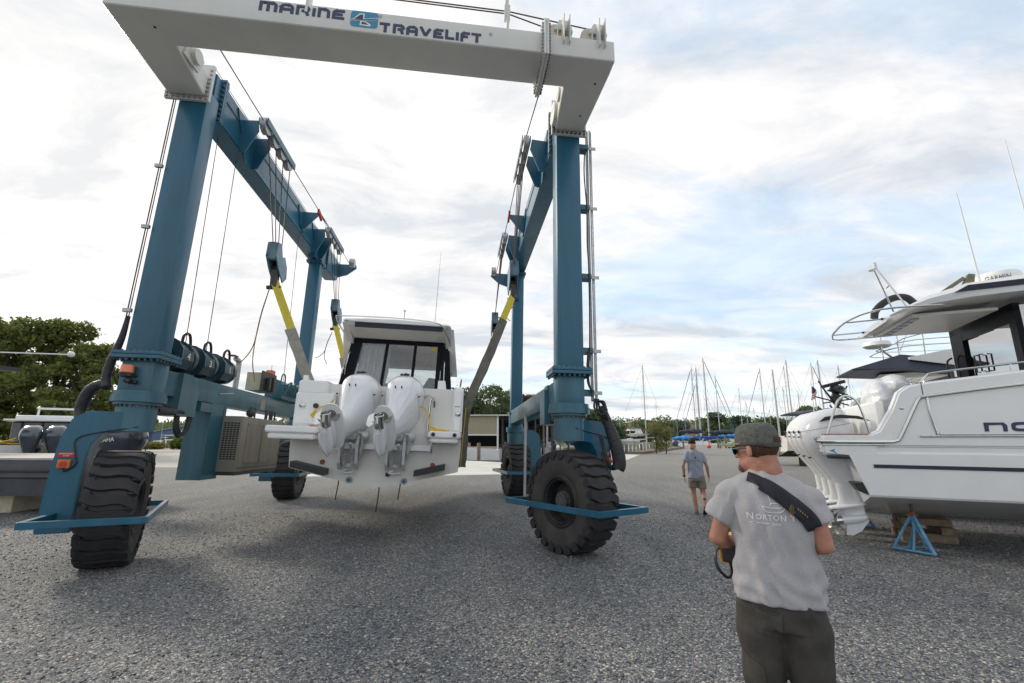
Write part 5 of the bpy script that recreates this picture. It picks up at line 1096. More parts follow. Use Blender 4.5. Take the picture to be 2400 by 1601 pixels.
# roof with overhang
m = MB(); rs = []
for x, y0_, y1_, zt, th in ((.78, .50, 2.50, 2.98, .03), (.95, .32, 2.68, 3.06, .07), (1.25, .24, 2.76, 3.20, .15), (1.75, .20, 2.80, 3.34, .24), (3.0, .18, 2.82, 3.42, .28), (5.0, .25, 2.75, 3.44, .28), (5.9, .5, 2.5, 3.3, .14)):
    rs.append([V(x, y0_, zt - th), V(x - .02, y0_ - .02, zt - th * .45), V(x, y0_ + .06, zt - .0), V(x, yc, zt + .05), V(x, y1_ - .06, zt), V(x - .02, y1_ + .02, zt - th * .45), V(x, y1_, zt - th), V(x, y1_ - .3, zt - th - .03), V(x, yc, zt - th - .03), V(x, y0_ + .3, zt - th - .03)])
m.rings(rs); m.build('roof', GEL, rb, smooth=True, auto=30)
m = MB(); m.prism([(1.55, 3.19), (1.72, 3.285), (5.2, 3.36), (5.4, 3.27)], .165, .30, 'y'); m.build('roof_window_strip', NAVY, rb)
m = MB(); m.prism([(1.1, .6), (2.2, .6), (2.2, 2.4), (1.0, 2.4)], 2.93, 2.975, 'z'); m.build('roof_liner', GEL2, rb)
m = MB()
for q in range(6): m.box(1.12 + .0 * q, 1.24, .75 + q * .27, .92 + q * .27, 2.905, 2.932, .003)
m.build('louvre', mat('soft_grey', (.40, .41, .45), .4), rb)
m = MB(); m.tube([(1.50, .28, 3.02), (.72, .12, 3.01), (.40, .30, 3.0), (.22, .80, 2.98), (.20, 1.5, 2.97), (.26, 2.2, 2.97), (.50, 2.72, 2.98), (1.45, 2.60, 2.98)], .017, 8, smooth=8); m.tube([(.24, .9, 2.98), (1.0, .9, 3.0)], .015, 8); m.tube([(.24, 2.1, 2.98), (1.0, 2.1, 3.0)], .015, 8); m.build('shade_frame', STEEL, rb, smooth=True)
m = MB(); m.cyl((.75, .9, 2.995), (1.0, .9, 3.0), .022, n=10); m.cyl((.75, 2.1, 2.99), (1.0, 2.1, 3.0), .022, n=10); m.build('frame_grip', BLACK, rb)
m = MB(); m.tube([(1.12, .80, 3.16), (.80, .86, 3.94)], .015, 8); m.tube([(1.00, 1.05, 3.14), (.78, .92, 3.94)], .015, 8); m.tube([(.95, .86, 3.6), (.93, .98, 3.58)], .01, 6); m.build('light_mast', STEEL, rb, smooth=True)
m = MB(); m.cyl((.79, .89, 3.94), (.79, .89, 4.06), .035, .03, n=14); m.sphere((.73, .89, 3.93), .045, 12, (1.2, 1, .8)); m.build('mast_camera', WHT, rb, smooth=True)
a = [(0.80 + .28 * (1 - cos(t_)), 1.25, 3.14 + .30 * sin(t_)) for t_ in [R(x) for x in range(-10, 200, 18)]]
m = MB(); m.tube([(.74, 1.2, 3.08), (.78, 1.2, 3.22), (.92, 1.2, 3.36), (1.10, 1.2, 3.44), (1.26, 1.2, 3.42), (1.36, 1.2, 3.30)], .062, 14, smooth=6); m.build('lifebuoy', mat('black_vinyl_cover', (.03, .03, .033), .55, var=.25, bump=.4, bscale=18), rb, smooth=True)
m = MB(); m.rings([ring((2.55, 1.2, z), (0, 0, 1), r, 36) for z, r in ((3.42, .28), (3.46, .30), (3.62, .30), (3.68, .27), (3.70, .2))]); rd = m.build('radar_dome', WHT, rb, smooth=True)
text_mesh('GARMIN', .11, ENGREY, 'dome_lettering', rd, Matrix.Translation((2.26, .935, 3.50)) @ Matrix.Rotation(R(-22), 4, 'Z') @ Matrix.Rotation(pi / 2, 4, 'X'), .04, sx=.75)
m = MB(); m.prism([(1.90, 3.42), (2.06, 3.42), (2.10, 3.62), (2.02, 3.64)], .80, .90, 'y'); m.box(1.50, 2.15, .81, .88, -.03, .03, .01, Matrix.Translation((.2, 0, 2.35)) @ Matrix.Rotation(R(-35), 4, 'Y')); m.build('solar_bracket', mat('dirty_olive', (.20, .18, .12), .6, var=.4), rb)
m = MB(); m.tube([(2.12, .75, 3.42), (2.06, .75, 5.1)], lambda f: .018 - .010 * f, 8); m.tube([(2.85, .7, 3.42), (2.80, .7, 5.9)], lambda f: .016 - .010 * f, 8); m.build('whip_antenna', WHT, rb)
ENGS = []
for k in range(4):
    o_ = outboard(rb, DM.to_3x3().to_4x4().inverted() @ Matrix.Identity(4) if False else Matrix.Translation((.06, .58 + .62 * k, .52)) @ Matrix.Rotation(R(-90), 4, 'Z') @ Matrix.Diagonal((1, .86, 1.06, 1)), R(-9), COWL, 'YAMAHA' if k == 0 else None, ENGREY)
m = MB(); m.prism([(-.52, 1.16), (-.42, 1.25), (-.2, 1.285), (.05, 1.26), (.22, 1.17), (.0, 1.215), (-.25, 1.225)], .226, .236, 'y'); m.build('cowl_vent', BLACK, rb)
# stands and blocking under this boat
def jack_stand(loc, rz, h, label):
    o = thing('jack_stand', label, 'boat stand', loc=loc, rz=rz, group='blue boat stands')
    m = MB(); m.tube([(0, 0, h * .60), (0, 0, h - .04)], .022, 10); m.build('screw', DSTEEL, o)
    m = MB(); m.box(-.09, .09, -.06, .06, h - .04, h - .01, .005); m.build('pad', BLACK, o)
    m = MB(); m.tube([(-.10, 0, h * .64), (.10, 0, h * .63)], .017, 8); m.tube([(0, -.03, h * .66), (0, .03, h * .66)], .034, 8); m.build('screw_handle', RUST, o, smooth=True)
    F = [(.30 * cos(a_), .30 * sin(a_)) for a_ in (R(20), R(140), R(260))]
    for (x, y) in F:
        m = MB(); m.tube([(x * .08, y * .08, h * .63), (x, y, .03)], .022, 8); m.build('leg', STANDB, o, smooth=True)
        
    m = MB()
    for i in range(3): m.tube([(*F[i], .035), (*F[(i + 1) % 3], .035)], .018, 8)
    m.cyl((0, 0, h * .40), (0, 0, h * .64), .030, n=12)
    for i in range(3): m.tube([(0, 0, h * .45), ((F[i][0] + F[(i + 1) % 3][0]) / 2, (F[i][1] + F[(i + 1) % 3][1]) / 2, .04)], .018, 8)
    m.build('base_frame', STANDB, o, smooth=True)
    return o
def Dp(x, y, z): return DM @ V(x, y, z)
p_ = Dp(.60, .42, 0); p_.z = 0; js1 = jack_stand(p_, R(10), .86, 'pale blue metal stand with orange screw handle under the near edge of the white hull')
p_ = Dp(.25, 2.45, 0); p_.z = 0; js2 = copy_tree(js1, loc=p_, rz=R(50), label='shadowed blue stand behind the outboard gearcases of the big white boat')
p_ = Dp(3.6, .42, 0); p_.z = 0; copy_tree(js1, loc=p_, rz=R(30), label='blue stand farther forward under the big white hull')
p_ = Dp(1.05, 1.45, 0); p_.z = 0
wb = thing('timber_blocking', 'stack of weathered timber blocks under the keel of the big white boat', 'timber blocks', loc=p_, rz=R(-24))
for k, (dx, dy, w_, d_, z0_, h_) in enumerate(((0, 0, .75, .22, 0, .14), (0, .35, .75, .22, 0, .14), (-.25, .17, .2, .7, .145, .11), (.25, .17, .2, .7, .145, .11), (0, .05, .7, .2, .26, .11), (0, .3, .7, .2, .26, .11))):
    m = MB(); m.box(dx - w_ / 2, dx + w_ / 2, dy - d_ / 2, dy + d_ / 2, z0_, z0_ + h_, .008); m.build('timber', WOOD, wb)

# ---------------------------------------------------------------- generic motor boat for the background
def motorboat(name, label, cat, loc, rz, L=8, hb=1.3, z0=0.5, hm=None, cabin='console', canopy=None, neng=2, em=None, group=None, extras=(), tilt=0.0, bottom=None):
    o = thing(name, label, cat, loc=loc, rz=rz, group=group); hm = hm or GEL
    m = MB(); rs = []
    for i in range(15):
        f = i / 14; x = L * f; t = max(0, (f - .4) / .6); h_ = hb * (1 - t ** 2.3) + .02; kz = .8 * max(0, (f - .6) / .4) ** 2; cz = .38 + .4 * t; sz = 1.15 + .35 * f
        rs.append([V(x, 0, kz), V(x, -h_ * .92, cz), V(x + .2 * t, -h_ - .08 * t, sz), V(x + .2 * t, -h_ + .12, sz), V(x + .2 * t, h_ - .12, sz), V(x + .2 * t, h_ + .08 * t, sz), V(x, h_ * .92, cz)])
    for r in rs:
        for v in r: v.z += z0
    m.rings(rs); m.build('hull', hm, o, smooth=True, auto=30)
    if bottom:
        m = MB(); m.rings([[q * 1.0 + V(0, 0, -.006) for q in (r[0], r[1] + V(0, -.008, -.04), V(r[1].x, 0, r[1].z - .1), r[6] + V(0, .008, -.04))] for r in rs]); m.build('bottom_paint', bottom, o)
    S0 = z0 + 1.2
    if cabin == 'console':
        m = MB(); m.box(L * .38, L * .50, -.5, .5, S0 - .6, S0 + .55, .08); m.box(L * .25, L * .32, -.55, .55, S0 - .6, S0 + .2, .06); m.build('console', GEL, o, smooth=True)
        m = MB(); m.prism([(L * .44, S0 + .55), (L * .49, S0 + .55), (L * .46, S0 + .95), (L * .43, S0 + .95)], -.45, .45, 'y'); m.build('console_screen', TINT, o)
    elif cabin in ('cabin', 'fly'):
        hw = hb * .78; cx0, cx1 = L * .30, L * .66; H_ = 1.25
        m = MB(); m.prism([(cx0, S0 - .2), (cx1 + .7, S0 - .1), (cx1 - .1, S0 + H_), (cx0, S0 + H_)], -hw, hw, 'y'); m.build('cabin', GEL, o)
        m = MB(); m.prism([(cx0 + .15, S0 + .25), (cx1 + .3, S0 + .3), (cx1 - .15, S0 + H_ - .12), (cx0 + .15, S0 + H_ - .12)], -hw - .012, hw + .012, 'y'); m.box(cx0 - .012, cx0 + .0, -hw * .85, hw * .85, S0 - .1, S0 + H_ - .1); m.build('cabin_glazing', TINT if cabin == 'cabin' else MIRR, o)
        m = MB(); m.box(cx0 - .9, cx1 + .1, -hw - .1, hw + .1, S0 + H_, S0 + H_ + .10, .04); m.build('roof', GEL, o, smooth=True)
        if cabin == 'fly':
            m = MB(); m.prism([(cx0, S0 + H_ + .1), (cx1, S0 + H_ + .1), (cx1 - .3, S0 + H_ + .65), (cx0, S0 + H_ + .55)], -hw, hw, 'y'); m.build('flybridge', GEL, o)
            m = MB()
            for z in (.75, 1.0): m.tube([(cx0 - .4, -hw, S0 + H_ + z), (cx1, -hw, S0 + H_ + z), (cx1 + .2, 0, S0 + H_ + z), (cx1, hw, S0 + H_ + z), (cx0 - .4, hw, S0 + H_ + z), (cx0 - .4, -hw, S0 + H_ + z)], .018, 6)
            for x in (cx0 - .4, cx0 + .5, cx1 - .6, cx1): 
                for y in (-hw, hw): m.tube([(x, y, S0 + H_ + .1), (x, y, S0 + H_ + 1.0)], .014, 6)
            m.build('rail', STEEL, o, smooth=True)
    if canopy:
        cz = S0 + (1.35 if cabin == 'console' else 1.2); x0, x1 = (L * .12, L * .52) if cabin == 'console' else (-L * .02, L * .30)
        m = MB(); m.rings([[V(x, y, cz + .18 * sin(pi * min(1, max(0, (x - x0) / (x1 - x0)))) ** .5 - .12 * (abs(y) / hb) ** 3 + dz_) for y in [hb * q for q in (-.9, -.6, -.2, .2, .6, .9)]] + [V(x, y, cz - .06 - .10 * (abs(y) / hb) ** 3) for y in [hb * q for q in (.9, .6, .2, -.2, -.6, -.9)]] for x, dz_ in [(x0 + (x1 - x0) * i / 6, 0) for i in range(7)]]); m.build('canopy', canopy, o, smooth=True)
        m = MB()
        for x in (x0 + .3, x1 - .3):
            for y in (-hb * .75, hb * .75): m.tube([(x + (.15 if x < (x0 + x1) / 2 else -.15), y, S0 - .1), (x, y * .9, cz + .02)], .02, 6)
        m.build('rail', STEEL, o, smooth=True)
    for k in range(neng):
        y = (k - (neng - 1) / 2) * .68
        outboard(o, Matrix.Translation((-.12, y, z0 + .95)) @ Matrix.Rotation(R(-90), 4, 'Z'), R(8 + tilt), em or ENGREY, None, deco=False, pcol=DSTEEL if em is not COWL else STEEL)
    m = MB()
    for s_ in (-1, 1): m.tube([(L * .5, s_ * hb * .92, S0 + .1), (L * .55, s_ * hb * .9, S0 + .55), (L * .8, s_ * hb * .6, S0 + .75), (L * 1.0, 0, S0 + .9)], .014, 6, smooth=3)
    m.build('rail', STEEL, o, smooth=True)
    return o
# ---------------------------------------------------------------- people
from mathutils.bvhtree import BVHTree
SKIN = mat('skin', (0.43, 0.20, 0.135), 0.6, var=0.16, scale=16, bump=0.2, bscale=110, dirt=.25, dirtcol=(.34, .12, .08))
SHIRT = mat('grey_marl_shirt', (0.385, 0.375, 0.385), 0.92, var=0.10, scale=110, bump=0.10, bscale=160)
SHIRT2 = mat('blue_grey_shirt', (0.28, 0.31, 0.38), 0.92, var=0.08, scale=40, bump=0.25, bscale=13)
PANT = mat('dark_olive_trousers', (0.052, 0.047, 0.042), 0.9, var=0.18, scale=14, bump=0.4, bscale=12)
SHORT = mat('taupe_shorts', (0.20, 0.18, 0.155), 0.9, var=0.12, bump=0.4, bscale=10)
CAPM = mat('washed_green_cap', (0.105, 0.108, 0.095), 0.95, var=0.28, scale=55, bump=0.5, bscale=38)
HAIRM = mat('brown_hair', (0.075, 0.038, 0.022), 0.85, var=0.5, scale=90, bump=0.6, bscale=160)
PRINT = mat('white_print', (0.78, 0.78, 0.80), 0.9, var=.15, scale=60)
def head_prims(H):
    """H: matrix head-local -> body local (x right, y face forward, z up, origin between the ears)"""
    def e(c, s): return ('ell', H @ V(*c), s, H.to_3x3().to_4x4())
    return [e((0, -.012, .045), (.077, .098, .092)), e((0, .03, .0), (.064, .070, .085)), e((0, .040, -.060), (.052, .058, .048)), e((0, .083, -.095), (.022, .020, .020)), e((0, .104, -.012), (.011, .018, .024)), e((0, .112, -.028), (.015, .013, .011)), e((0, .085, .030), (.055, .018, .014)), e((0, .094, -.060), (.024, .012, .010)),
            e((-.050, .01, -.06), (.016, .045, .035)), e((.050, .01, -.06), (.016, .045, .035)),
            ('ell', H @ V(-.082, -.004, -.004), (.010, .021, .034), H.to_3x3().to_4x4() @ Matrix.Rotation(R(-22), 4, 'Z') @ Matrix.Rotation(R(-10), 4, 'X')), ('ell', H @ V(.082, -.004, -.004), (.010, .021, .034), H.to_3x3().to_4x4() @ Matrix.Rotation(R(22), 4, 'Z') @ Matrix.Rotation(R(-10), 4, 'X')),
            ('cap', tuple(H @ V(0, -.035, -.03)), .060, tuple(H @ V(0, -.05, -.10)), .062)]
def hand_prims(w_, d, n_, side=1, curl=.8, s=1.0):
    """w_: wrist, d: direction of the palm, n_: palm normal (fingers curl towards it), side: thumb side sign"""
    w_, d, n_ = V(*w_), V(*d).normalized(), V(*n_); n_ = (n_ - d * n_.dot(d)).normalized(); t_ = d.cross(n_).normalized() * side
    P = [('ell', w_ + d * .045 * s, (.040 * s, .048 * s, .016 * s), Matrix((( *t_, 0), (*d, 0), (*n_, 0), (0, 0, 0, 1))).transposed())]
    for i, (o, l) in enumerate(((.030, .070), (.010, .078), (-.010, .072), (-.029, .058))):
        a = w_ + d * .082 * s + t_ * o * s; c1 = curl * (.6 + .1 * i)
        b_ = a + (d * cos(c1) + n_ * sin(c1)) * l * .45 * s; c_ = b_ + (d * cos(c1 * 2.1) + n_ * sin(c1 * 2.1)) * l * .33 * s; e_ = c_ + (d * cos(c1 * 2.9) + n_ * sin(c1 * 2.9)) * l * .26 * s
        P += [('cap', tuple(a), .0092 * s, tuple(b_), .0086 * s), ('cap', tuple(b_), .0086 * s, tuple(c_), .0080 * s), ('cap', tuple(c_), .0080 * s, tuple(e_), .0070 * s)]
    a = w_ + d * .025 * s + t_ * .030 * s; b_ = a + (d * .5 + t_ * .75 + n_ * .3).normalized() * .035 * s; c_ = b_ + (d * .85 + t_ * .2 + n_ * .5).normalized() * .030 * s
    return P + [('cap', tuple(a), .013 * s, tuple(b_), .0105 * s), ('cap', tuple(b_), .0105 * s, tuple(c_), .009 * s)]
def bvh_of(me): 
    bm = bmesh.new(); bm.from_mesh(me); t_ = BVHTree.FromBMesh(bm); bm.free(); return t_
def project(me, bv, off=.004):
    for v in me.vertices:
        h = bv.ray_cast(V(v.co.x, -2, v.co.z), V(0, 1, 0))
        if h[0] is not None: v.co.y = h[0].y - off + (v.co.y)
        else: v.co.y = -.05
def wrinkle(amp, fs=1.0, hem=None):
    def f(c):
        w_ = sin(c.x * 21 * fs + c.z * 9) * sin(c.z * 17 * fs + c.x * 6 + c.y * 10) + .6 * sin(c.z * 34 * fs + c.x * 13 + sin(c.x * 18) * 2) + .4 * sin(c.x * 47 + c.z * 21)
        n_ = V(c.x, c.y, 0); n_ = n_.normalized() if n_.length > .02 else V(0, 0, 0)
        return c + n_ * w_ * amp
    return f

def shirt_folds(c):
    a = math.atan2(c.x, -c.y); k = max(0, 1.5 - c.z) * 2.2
    f = .0040 * sin(a * 9 + c.z * 11) * min(1, k) + .0035 * sin(c.z * 62 + 3.2 * sin(a * 2.3) + a * 4) * max(0, min(1, (1.16 - c.z) * 8)) * max(0, min(1, (c.z - .97) * 20)) + .0028 * sin(c.z * 40 + c.x * 70 * (1 if c.x > 0 else -1)) * (1 if abs(c.x) > .17 else .25) + .002 * sin(c.x * 90 + c.z * 25)
    n_ = V(c.x, c.y, 0); return c + n_.normalized() * f * 1.9 if n_.length > .03 else c
# --- photographer in front
man = thing('person', 'man seen from behind in grey shirt and green cap with a wide black strap', 'person', loc=(1.40, 2.60, 0), rz=R(-28))
HH = Matrix.Translation((-.036, .035, 1.712)) @ Matrix.Rotation(R(62), 4, 'Z') @ Matrix.Rotation(R(-4), 4, 'X') @ Matrix.Scale(1.08, 4)
prims = head_prims(HH) + [('cap', (-.022, .02, 1.50), .070, (-.024, .015, 1.63), .060), ('ell', (0, 0, 1.40), (.19, .115, .16)), ('ell', (0, .01, 1.15), (.170, .125, .22)), ('ell', (0, 0, .96), (.175, .13, .12)), ('cap', (-.12, 0, 1.48), .055, (.12, 0, 1.47), .055)]
for s_, sh, el, wr in ((-1, (-.19, .0, 1.455), (-.275, -.015, 1.235), (-.205, .20, 1.16)), (1, (.18, 0, 1.44), (.225, -.02, 1.245), (.13, .215, 1.19))):
    prims += [('cap', sh, .055, tuple(V(*sh).lerp(V(*el), .45)), .056), ('cap', tuple(V(*sh).lerp(V(*el), .45)), .056, el, .043), ('cap', el, .045, tuple(V(*el).lerp(V(*wr), .35)), .045), ('cap', tuple(V(*el).lerp(V(*wr), .35)), .045, wr, .028)]
    prims += hand_prims(wr, (s_ * -.35, .9, .1), (0, .1, -1) if s_ < 0 else (-.8, .1, -.3), side=1, curl=.85)
for s_ in (-1, 1):
    prims += [('cap', (s_ * .09, 0, .92), .098, (s_ * .10, .01, .52), .066), ('cap', (s_ * .10, .01, .52), .062, (s_ * .105, -.02, .10), .044), ('cap', (s_ * .105, -.03, .05), .042, (s_ * .13, .16, .035), .034)]
me_ = skin_blob(prims, .0075, 4); mesh_obj(me_, 'body', SKIN, man)
# shirt
tor = [sup(0, 0, rx, ry, 2.3, 28, z) for z, rx, ry in ((.955, .219, .170), (1.0, .217, .168), (1.08, .207, .162), (1.2, .192, .150), (1.32, .192, .142), (1.42, .200, .132), (1.49, .190, .112), (1.535, .140, .095), (1.565, .092, .082), (1.585, .072, .074))]
for i, r in enumerate(tor):
    for v in r: v.y += .012 if i < 4 else (.0 if i < 8 else .01); v.x += -.006 if i > 6 else 0
prims = [('rings', tor), ('cap', (-.185, 0, 1.468), .082, (-.05, .01, 1.535), .078), ('cap', (.175, 0, 1.455), .082, (.03, .01, 1.535), .078), ('cap', (-.03, .012, 1.50), .085, (-.026, .012, 1.56), .074)]
for s_, sh, en in ((-1, (-.168, 0, 1.482), (-.262, -.012, 1.335)), (1, (.160, 0, 1.468), (.216, -.015, 1.345))):
    prims += [('rings', [ring(V(*sh).lerp(V(*en), f), V(*en) - V(*sh), r, 20) for f, r in ((-.2, .05), (0, .074), (.5, .080), (1.02, .083))])]
me_ = skin_blob(prims, .010, 5, disp=shirt_folds)
shirt = mesh_obj(me_, 'shirt', SHIRT, man); sbv = bvh_of(shirt.data)
# print on the back
def print_text(txt, size, x, z, sx=1.0, align='CENTER', mt=PRINT, sp=1.0):
    o = text_mesh(txt, size, mt, 'shirt_print', shirt, Matrix.Translation((x, 0, z)) @ Matrix.Rotation(pi / 2, 4, 'X'), 0.0, sx=sx, align=align, spacing=sp)
    bm = bmesh.new(); bm.from_mesh(o.data)
    bmesh.ops.subdivide_edges(bm, edges=[e for e in bm.edges if e.calc_length() > .008], cuts=1); bm.to_mesh(o.data); bm.free(); project(o.data, sbv, .0035); return o
print_text('N', .046, -.098, 1.366, sx=1.05); print_text('ORTON', .037, -.002, 1.366, sp=1.08); print_text('Y', .046, .098, 1.366)
print_text('Sales', .021, .000, 1.342, align='LEFT')
def line_on_back(pts, r=.0016):
    m = MB(); m.tube([(x, 0, z) for x, z in pts], r, 4, smooth=4); o = m.build('shirt_print', PRINT, shirt); project(o.data, sbv, .003)
line_on_back([(-.10, 1.349), (-.01, 1.349)], .0012)
line_on_back([(-.035, 1.432), (.0, 1.425), (.05, 1.428), (.07, 1.434)]); line_on_back([(-.035, 1.432), (-.022, 1.408), (.02, 1.402), (.055, 1.412), (.07, 1.434)]); line_on_back([(.0, 1.435), (.008, 1.448), (.045, 1.446), (.055, 1.434)]); line_on_back([(.006, 1.45), (-.004, 1.485)])
# trousers
pr = [('rings', [sup(0, .01, rx, ry, 2.3, 28, z) for z, rx, ry in ((.84, .195, .150), (.92, .200, .158), (1.0, .188, .145), (1.03, .18, .14))])]
for s_ in (-1, 1):
    pr += [('rings', [ring((s_ * x, y, z), (0, 0, 1), r, 20) for x, y, z, r in ((.09, .0, .93, .118), (.098, .0, .80, .120), (.105, .0, .66, .108), (.108, .01, .50, .094), (.112, -.01, .30, .086), (.115, -.02, .10, .082), (.115, -.02, .05, .083))])]
pants = mesh_obj(skin_blob(pr, .010, 3, disp=wrinkle(.0055, 1.1)), 'trousers', PANT, man); pbv = bvh_of(pants.data)
m = MB()
def patch(pts, mt, nm, par, bv, off, th=.004, n=8):
    """four-corner cloth patch draped on the surface behind it"""
    a, b_, c_, d_ = [V(p[0], 0, p[1]) for p in pts]; mm = MB(); g_ = [[(a.lerp(b_, i / n)).lerp(d_.lerp(c_, i / n), j / n) for j in range(n + 1)] for i in range(n + 1)]
    hit = lambda q: (lambda h: h[0].y if h[0] is not None else -.05)(bv.ray_cast(V(q.x, -2, q.z), V(0, 1, 0)))
    F_ = [[V(q.x, hit(q) - off - th, q.z) for q in r] for r in g_]; B_ = [[V(q.x, hit(q) - off + th, q.z) for q in r] for r in g_]
    for i in range(n):
        for j in range(n): mm.face([F_[i][j], F_[i + 1][j], F_[i + 1][j + 1], F_[i][j + 1]])
    E_ = [(i, 0) for i in range(n)] + [(n, j) for j in range(n)] + [(i, n) for i in range(n, 0, -1)] + [(0, j) for j in range(n, 0, -1)]
    for k in range(len(E_)):
        p, q = E_[k], E_[(k + 1) % len(E_)]; mm.face([F_[p[0]][p[1]], B_[p[0]][p[1]], B_[q[0]][q[1]], F_[q[0]][q[1]]])
    bmesh.ops.remove_doubles(mm.bm, verts=mm.bm.verts, dist=1e-5)
    return mm.build(nm, mt, par, smooth=True, auto=45)
PANT2 = mat('pocket_cloth', (0.064, 0.058, 0.051), 0.9, var=0.15, scale=14, bump=.4, bscale=14)
patch([(-.115, .935), (.0, .925), (-.005, .80), (-.115, .825)], PANT2, 'back_pocket', pants, pbv, .002)
patch([(-.10, .945), (-.02, .932), (-.02, .925), (-.10, .936)], BLACK, 'wallet', pants, pbv, .006)
patch([(-.19, .70), (-.10, .66), (-.10, .54), (-.18, .58)], PANT2, 'cargo_pocket', pants, pbv, .003)
for s_ in (-1, 1):
    m = MB(); m.rings([sup(s_ * .12, y, rx, .05, 2.4, 16, 0.0, 'z') for y, rx in ((0, .05),)][0:0] or [[V(s_ * .12 + .05 * cos(a_) * w_, y, .005 + .05 * (1 + sin(a_)) * h_) for a_ in [k * pi / 6 for k in range(12)]] for y, w_, h_ in ((-.10, .5, .8), (-.07, .8, 1.0), (.02, .9, 1.0), (.12, 1.0, .7), (.20, .8, .45), (.225, .4, .3))]); m.build('shoe', BLACK, man, smooth=True)
# strap with wide pad
def strap(pts, wf, th, mt, nm):
    P = spline([V(x, 0, z) for x, z in pts], 8); L_, R_ = [], []
    for i, p in enumerate(P):
        d = (P[min(i + 1, len(P) - 1)] - P[max(i - 1, 0)]).normalized(); n_ = V(-d.z, 0, d.x); w_ = wf(i / (len(P) - 1)) / 2; L_.append(p + n_ * w_); R_.append(p - n_ * w_)
    rows = []
    for a, b_ in zip(L_, R_):
        row = []
        for j in range(7):
            q = a.lerp(b_, j / 6); h = sbv.ray_cast(V(q.x, -2, q.z), V(0, 1, 0)); y = h[0].y if h[0] is not None else (rows[-1][j].y if rows else -.07); row.append(V(q.x, y - .006, q.z))
        rows.append(row)
    m = MB(); m.rings([r + [q + V(0, -th, 0) if 0 < k < 6 else q + V(0, -th * .5, 0) for k, q in enumerate(r)][::-1] for r in rows]); return m.build(nm, mt, man, smooth=True, auto=50)
PAD = mat('strap_neoprene', (0.012, 0.012, 0.020), 0.75, var=.2, bump=.3, bscale=60)
strap([(-.095, 1.575), (-.060, 1.565), (-.015, 1.545), (.01, 1.53)], lambda f: .048, .006, PAD, 'strap_webbing')
sp_ = strap([(-.03, 1.545), (.02, 1.515), (.10, 1.45), (.165, 1.385), (.185, 1.345), (.19, 1.325)], lambda f: .066 + .012 * sin(f * pi) , .016, PAD, 'strap_pad')
m = MB()
for r_ in (.014, .021, .028): m.tube([(.115 + r_ * cos(t_) * -1, 0, 1.425 + r_ * sin(t_)) for t_ in [R(x) for x in range(-60, 61, 20)]], .0012, 4)
for k in range(5): m.box(.122 + .009 * k, .128 + .009 * k, -.001, .001, 1.424 - .009 * k, 1.432 - .009 * k)
o_ = m.build('strap_print', mat('bronze_print', (.30, .16, .08), .6), sp_); project(o_.data, sbv, .0262)
# hair, cap, glasses
hm_ = MB()
def shell(mb, H, c, s, zr, ar, th=.0, nz=8, na=28, wob=0.0):
    rs = []
    for i in range(nz + 1):
        z = zr[0] + (zr[1] - zr[0]) * i / nz; k = sqrt(max(0, 1 - (z / s[2]) ** 2)); rs.append([H @ V(c[0] + s[0] * k * cos(a_), c[1] + s[1] * k * sin(a_), c[2] + z) for a_ in [ar[0] + (ar[1] - ar[0]) * j / na for j in range(na + 1)]])
    for i in range(nz):
        for j in range(na): mb.face([rs[i][j], rs[i][j + 1], rs[i + 1][j + 1], rs[i + 1][j]])
    bmesh.ops.remove_doubles(mb.bm, verts=mb.bm.verts, dist=1e-6)
shell(hm_, HH, (0, -.014, .035), (.0815, .1015, .098), (-.075, .07), (R(180 - 12), R(372)), nz=8)
for v in hm_.bm.verts: v.co += V(sin(v.co.z * 300), sin(v.co.x * 260), 0) * .0010
hm_.build('hair', HAIRM, man, smooth=True, auto=0)
cp = MB(); n_ = 40; rs = []
for i in range(11):
    f = i / 10; z = .028 + .112 * sin(f * pi / 2); k = (1 - f ** 2.15) ** .5 if f < 1 else .02; rs.append([HH @ V(.089 * k * cos(2 * pi * j / n_) * (1 + .010 * sin(6 * 2 * pi * j / n_ * .5) ** 2), -.010 + .112 * k * sin(2 * pi * j / n_), z + (.018 * max(0, -sin(2 * pi * j / n_)) * -1 if i < 3 else 0) * (1 - i / 3) + .006 * sin(j * .9) * (1 - f) * .4) for j in range(n_)])
cp.rings(rs, cap=True); capo = cp.build('cap', CAPM, man, smooth=True, auto=0)
m = MB(); vr = []
for i in range(9):
    t_ = R(18 + 144 * i / 8); x = cos(t_); y = sin(t_); vr.append((V(.086 * x, -.010 + .108 * y, .034), V(.082 * x * .95, .045 + .155 * y, .034 - .014 * abs(x) + .006)))
for i in range(8):
    a, b_ = vr[i], vr[i + 1]; m.rings([[HH @ a[0], HH @ b_[0], HH @ (b_[0] + V(0, 0, .006)), HH @ (a[0] + V(0, 0, .006))], [HH @ (a[1] + V(0, 0, 0)), HH @ b_[1], HH @ (b_[1] + V(0, 0, .005)), HH @ (a[1] + V(0, 0, .005))]])
m.build('cap_visor', mat('cap_visor_cloth', (.21, .20, .17), .9, var=.2, scale=30), man, smooth=True)
m = MB(); a_ = [(.0905 * cos(t_) , -.010 + .1145 * sin(t_)) for t_ in [R(x) for x in range(240, 301, 10)]]
shell(m, HH, (0, -.010, .028), (.0905, .1145, .2), (.006, .034), (R(248), R(292)), nz=3, na=10); m.build('cap_opening', HAIRM, capo, smooth=True)
m = MB(); m.tube([HH @ V(-.083, .0, .012), HH @ V(-.082, .05, .014), HH @ V(-.072, .092, .010)], .0055, 8, smooth=4, ry=.004); m.tube([HH @ V(.083, .0, .012), HH @ V(.082, .05, .014), HH @ V(.072, .092, .010)], .0055, 8, smooth=4); m.build('glasses_temple', mat('teal_frame', (.03, .15, .16), .35), man, smooth=True)
m = MB()
